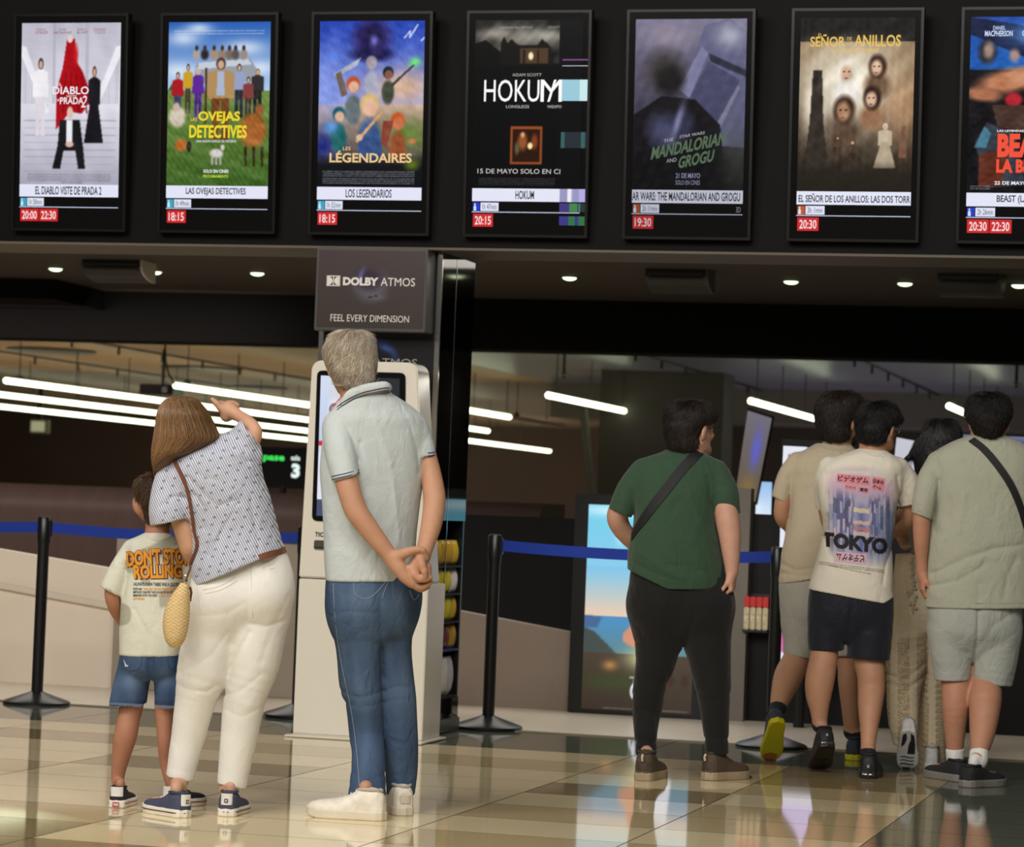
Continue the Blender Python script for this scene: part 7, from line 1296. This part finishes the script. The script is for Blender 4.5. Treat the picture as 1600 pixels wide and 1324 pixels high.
B.chain([(1500, 765, 0, 13), (1510, 800, 0, 11), (1508, 840, .03, 10), (1495, 850, .12, 8)], .012); hand(B, B.L(1494, 850, .125), (-.4, 1, .2), (.4, 0, 1), 1, (30, 35, 25), .85)
B.chain([(1466, 750, .0, 20), (1467, 725, .01, 17), (1468, 705, .02, 18)], .02); hd = head(B, 1469, 695, .02, .94, yaw=6, pitch=10)
pl = person(B, skin('skin_soft', (206, 156, 128)), base, 'long black-haired person in cream lace trousers, one foot lifted with a black and white sole'); eyes(B, hd, pl)
S = Shape(D); S.loft(ts); S.chain([(1432, 760, 0, 15), (1424, 790, -.015, 14.5), (1419, 825, -.025, 12.5), (1417.5, 856, -.03, 10.5)], .014, flat1=True); S.chain([(1498, 760, 0, 15), (1508, 795, 0, 14), (1510, 830, .01, 12)], .014, flat1=True); S.wrinkle(.004, 12, 71, (1, .2, .7)); S.make('blouse', cloth('pale_cotton', (196, 188, 176), .03, .2), pl, .006)
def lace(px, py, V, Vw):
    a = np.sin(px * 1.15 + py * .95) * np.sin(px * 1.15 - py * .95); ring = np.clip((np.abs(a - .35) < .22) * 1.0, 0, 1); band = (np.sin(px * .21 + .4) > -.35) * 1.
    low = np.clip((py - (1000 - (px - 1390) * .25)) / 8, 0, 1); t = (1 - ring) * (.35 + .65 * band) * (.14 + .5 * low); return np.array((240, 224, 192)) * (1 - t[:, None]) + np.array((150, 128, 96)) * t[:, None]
T_ = Shape(D); T_.loft(hp); T_.chain([(1424, 960, 0, 29), (1420, 1008, .0, 30), (1415.5, 1042, -.03, 32.5), (1412, 1080, -.06, 27), (1411.5, 1108, -.08, 25.5), (1413, 1140, -.1, 23), (1416, 1170, -.1, 18)], .012, flat1=(-.3, .95)); T_.chain([(1462, 960, .02, 29), (1459, 1040, .02, 25), (1456, 1110, .02, 24.5), (1454.5, 1201, .02, 25)], .012, flat1=(0, 1))
for q in ([(1384, 1052), (1405, 1060), (1440, 1035)], [(1386, 1066), (1412, 1072), (1444, 1052)], [(1395, 1150), (1415, 1142), (1432, 1150)]): T_.crease(q, .007, 5)
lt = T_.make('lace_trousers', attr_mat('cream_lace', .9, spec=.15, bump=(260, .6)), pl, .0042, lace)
g = np.random.default_rng(2); tas = MB()
tl_ = Skin(T_.last, S.last)
for k in range(14):
    h_, n_ = tl_.hit(1427 + g.normal(0, 2), 872 + k * 6, .008)
    if h_ is not None: tas.tube([h_, h_ + np.array([g.normal(0, .006), 0, -.02])], .006, 6).ball(h_ + np.array([g.normal(0, .008), 0, 0]), .008, 8, 6)
o = build('side_ruffle', tas, cloth('ruffle_cream', (202, 190, 166)), lt, True); o['kind'] = 'stuff'
shs = dict(upper=(206, 204, 200), sole=(206, 204, 198), rough=.7, sole_h=.034, tread_c=(34, 34, 36))
cv_ = lambda y0, a, w_=.022: [(-.03, y0), (-.015, y0 - a), (.0, y0), (.015, y0 + a), (.032, y0), (.032, y0 + w_), (.015, y0 + a + w_), (.0, y0 + w_), (-.015, y0 - a + w_), (-.03, y0 + w_)]
shoe('shoe', None, 6, .255, 1.0, 52, toe=(1416, 1203), style=dict(shs, tread=[cv_(.63, .014), cv_(.71, .014), cv_(.79, .012, .03), [(-.022, .9), (.022, .9), (.012, .97), (-.012, .97)], [(-.026, .12), (-.01, .06), (-.006, .2), (-.016, .34), (-.03, .4)], [(.026, .12), (.01, .06), (.012, .22), (.004, .34), (.0, .56), (.034, .56), (.034, .36)]]), parent=pl); shoe('shoe', (1455, 1204), 8, .245, .95, style=shs, parent=pl)
HL = [(654, 1460, 1483, .05, .01), (659, 1451, 1491, .08, .01), (669, 1443.5, 1499, .1, .01), (684, 1438, 1503, .105, .0), (700, 1432, 1504, .1, -.01), (716, 1428, 1504, .095, -.02), (735, 1430, 1502, .08, -.04), (760, 1437, 1500, .06, -.07), (790, 1443, 1497, .045, -.085), (815, 1450, 1490, .03, -.09)]
Hs = Shape(D); Hs.loft(HL, e=2.1); Hs.chain([(1440, 692, 0, 9), (1425, 712, -.01, 6), (1411, 722, -.01, 2)], .015); c, R, sc = hd; Hs.ell(c + R @ np.array([0, .13, -.06]), (.06, .08, .1), R, .02, '-'); Hs.wrinkle(.004, 40, 4, (1.5, .5, .1))
mc, ms = hair_mats('long_black', (30, 26, 25)); ho = Hs.make('hair', mc, pl, .0055); hair_strands('hair_strands', Hs.last, ho, 6000, .07, crown_flow(at(1470, 658, D), .0), [(28, 24, 23), (42, 35, 32), (20, 18, 18)], ms, .001, .05, 11, jitter=.12)
# ======== big man with shoulder strap at the right edge
D = 12.75; base = mid((1497, 1222), (1518, 1230)); B = Shape(D)
ts = [(679, 1522, 1567, .06, .01), (687, 1496, 1585, .085, 0), (696, 1477, 1602, .1, 0), (706, 1462, 1614, .115, 0), (722, 1453, 1622, .128, 0), (755, 1452, 1624, .14, 0), (800, 1454, 1620, .145, 0), (850, 1448.5, 1620, .15, 0), (900, 1446.5, 1622, .15, 0), (949, 1445, 1624, .15, 0)]
hp = [(925, 1452, 1594, .13), (955, 1449, 1597, .14), (985, 1452, 1595, .135), (1005, 1455, 1592, .11), (1025, 1466, 1580, .075), (1038, 1495, 1550, .04)]
B.loft([(a, b + 6, c_ - 6, d - .018, e) for a, b, c_, d, e in ts[1:9]]); B.loft([(q[0], q[1] + 8, q[2] - 8, q[3] - .028) for q in hp[:4]])
B.chain([(1486, 1000, 0, 28), (1493, 1045, 0, 24), (1494, 1066, 0, 23.3), (1493, 1104, -.02, 21), (1492, 1140, -.01, 17), (1492, 1172, 0, 13.2), (1492.5, 1184, 0, 12.5)], .02); foot(B, (1492.5, 1184, 0, 12.5), (1507, 1223), -28, .28)
B.chain([(1552, 1000, 0, 30), (1543, 1045, 0, 25), (1541, 1066, 0, 24), (1539.5, 1096, -.08, 25.3), (1535, 1145, -.17, 20), (1530, 1176, -.24, 13.6), (1528.5, 1190, -.26, 12.3)], .02); foot(B, (1528.5, 1190, -.26, 12.3), (1505, 1231), 45, .28)
B.chain([(1458, 735, -.0, 16), (1446, 775, -.04, 14.5), (1440.5, 805, -.05, 14), (1439.5, 842, -.045, 12.4), (1440, 870, -.03, 9.6), (1440.5, 893, -.02, 7.8)], .012); hand(B, B.L(1440.5, 896, -.02), (0, .12, -1), (-1, -.25, 0), -1, (18, 25, 20), .84)
B.chain([(1618, 735, -.0, 16), (1634, 775, -.03, 14.5), (1642, 805, -.04, 14), (1644, 842, -.03, 12.4), (1643, 870, 0, 9.6), (1642, 893, .03, 7.8)], .012); hand(B, B.L(1642, 896, .03), (0, .12, -1), (1, -.25, 0), 1, (18, 25, 20), .84)
B.chain([(1544, 705, .0, 29), (1544, 688, .0, 25), (1544, 670, .015, 25)], .02); hd = head(B, 1544, 659, .015, 1.0, yaw=-3, pitch=6)
pr = person(B, skin('skin_tan', (182, 130, 102)), base, 'large person in sage grey T-shirt and grey shorts at the right edge, white socks'); eyes(B, hd, pr)
S = Shape(D); S.loft(ts); S.chain([(1464, 722, -.0, 16), (1453, 750, -.03, 19), (1446, 778, -.05, 19), (1440.5, 807, -.055, 16)], .014, flat1=(-.35, .93)); S.chain([(1612, 722, -.0, 16), (1628, 760, -.03, 18), (1640, 805, -.045, 16)], .014, flat1=(.3, .95)); S.wrinkle(.006, 8, 81, (1, .2, .8), (720, 945))
for q, dp in (([(1463, 750), (1460, 790), (1458, 830)], .007), ([(1455, 895), (1500, 870), (1545, 855), (1590, 850)], .006), ([(1450, 915), (1490, 905), (1530, 880)], .005), ([(1480, 780), (1475, 840), (1465, 880)], .004), ([(1500, 770), (1490, 830)], -.004), ([(1560, 930), (1565, 900), (1580, 870)], .004), ([(1520, 940), (1522, 910)], .004)): S.crease(q, dp, 6)
tee = S.make('t_shirt', cloth('sage_jersey', (168, 168, 148), .03, .3, scale=200), pr, .0055); SK = Skin(S.last)
laid_line('collar', SK, [(1521, 681), (1532, 686), (1545, 688), (1558, 686), (1568, 681)], .003, cloth('sage_rib', (160, 160, 140)), tee, .0, flat=(.009, .0016)); laid_line('hem_seam', SK, [(1447, 941.5), (1500, 943), (1560, 943.5), (1600, 943)], .0012, mat('sage_seam', (132, 132, 114), .9), tee, .0004); laid_line('cuff_seam', SK, [(1427, 796), (1440, 801), (1456, 807)], .0012, mat('sage_seam_b', (132, 132, 114), .9), tee, .0004)
bg = thing('crossbody_bag', 'black crossbody bag strap running down the back of the sage grey T-shirt', 'bag', at(1560, 750, D - .17)); laid_line('strap', SK, [(1518, 688), (1532, 698), (1546, 712), (1562, 732), (1578, 756), (1590, 782), (1598, 806), (1606, 835), (1613, 870)], .004, M['strap_black'], bg, .004, flat=(.0165, .0018), steps=6)
fb = Shape(D); fb.ell(fb.L(1612, 900, .19), (.05, .035, .09), None, .01); fb.make('pouch', M['strap_black'], bg, .008)
T_ = Shape(D); T_.loft(hp); T_.chain([(1484, 985, 0, 35), (1487, 1030, 0, 31.5), (1489.5, 1063, 0, 28)], .01, flat1=(.02, 1)); T_.chain([(1557, 985, 0, 39), (1553, 1030, 0, 36.5), (1549, 1069, 0, 32)], .01, flat1=(-.12, 1)); T_.wrinkle(.004, 10, 83, (.7, .2, 1), (970, 1060)); T_.crease([(1521, 948), (1520, 1000), (1517, 1062)], .01, 4); T_.crease([(1522, 1010), (1545, 975), (1575, 955)], .004, 6)
sh_ = T_.make('shorts', cloth('grey_marl', (166, 168, 158), .06, .3, scale=140), pr, .0055); laid_line('hem_seam', Skin(T_.last), [(1463, 1056), (1490, 1057.5), (1516, 1055)], .0012, mat('marl_seam', (134, 136, 126), .9), sh_, .0004); laid_line('hem_seam', Skin(T_.last), [(1520, 1057), (1550, 1062), (1580, 1066)], .0012, mat('marl_seam_b', (134, 136, 126), .9), sh_, .0004)
rs = dict(upper=(32, 32, 33), sole=(120, 116, 110), rough=.8, sole_h=.034, lace=(26, 26, 26))
for kw, q in ((dict(heel=(1507, 1223), yaw=-28, L=.28), [(1492, 1170, 0, 13.8), (1492.5, 1184, 0, 13.2)]), (dict(heel=(1505, 1231), yaw=45, L=.28), [(1530, 1174, -.236, 14.2), (1528.5, 1190, -.26, 13)])):
    o, W = shoe('shoe', kw['heel'], kw['yaw'], kw['L'], 1.15, style=rs, parent=pr, hgt=.84); build('side_mark', MB().tube([W(-.0415 if kw['yaw'] > 0 else .0415, .1, .05), W(-.044 if kw['yaw'] > 0 else .044, .125, .066)], .004, 6), mat('mark_grey', (190, 190, 190), .5), o, True)
    sock(pr, D, q, kw['heel'], kw['yaw'], kw['L'], 0, None, cloth('white_sock', (222, 220, 214), .02, .3), .002)
hair([(615, 1531, 1558, .055, .01), (619, 1521, 1568, .08, .01), (628, 1513, 1575, .098, .01), (642, 1510, 1579, .106, .0), (653, 1512.5, 1576.5, .104, -.005), (665, 1518, 1570, .096, -.01), (676, 1524, 1564, .08, -.018), (684, 1533, 1556, .06, -.025)], 'black_b', (32, 28, 26), hd, [(30, 26, 24), (44, 37, 32), (22, 20, 19)], .03, pr, (1545, 620), D, n=10000, seed=12, lift=.34, r=.0013, jitter=.6)
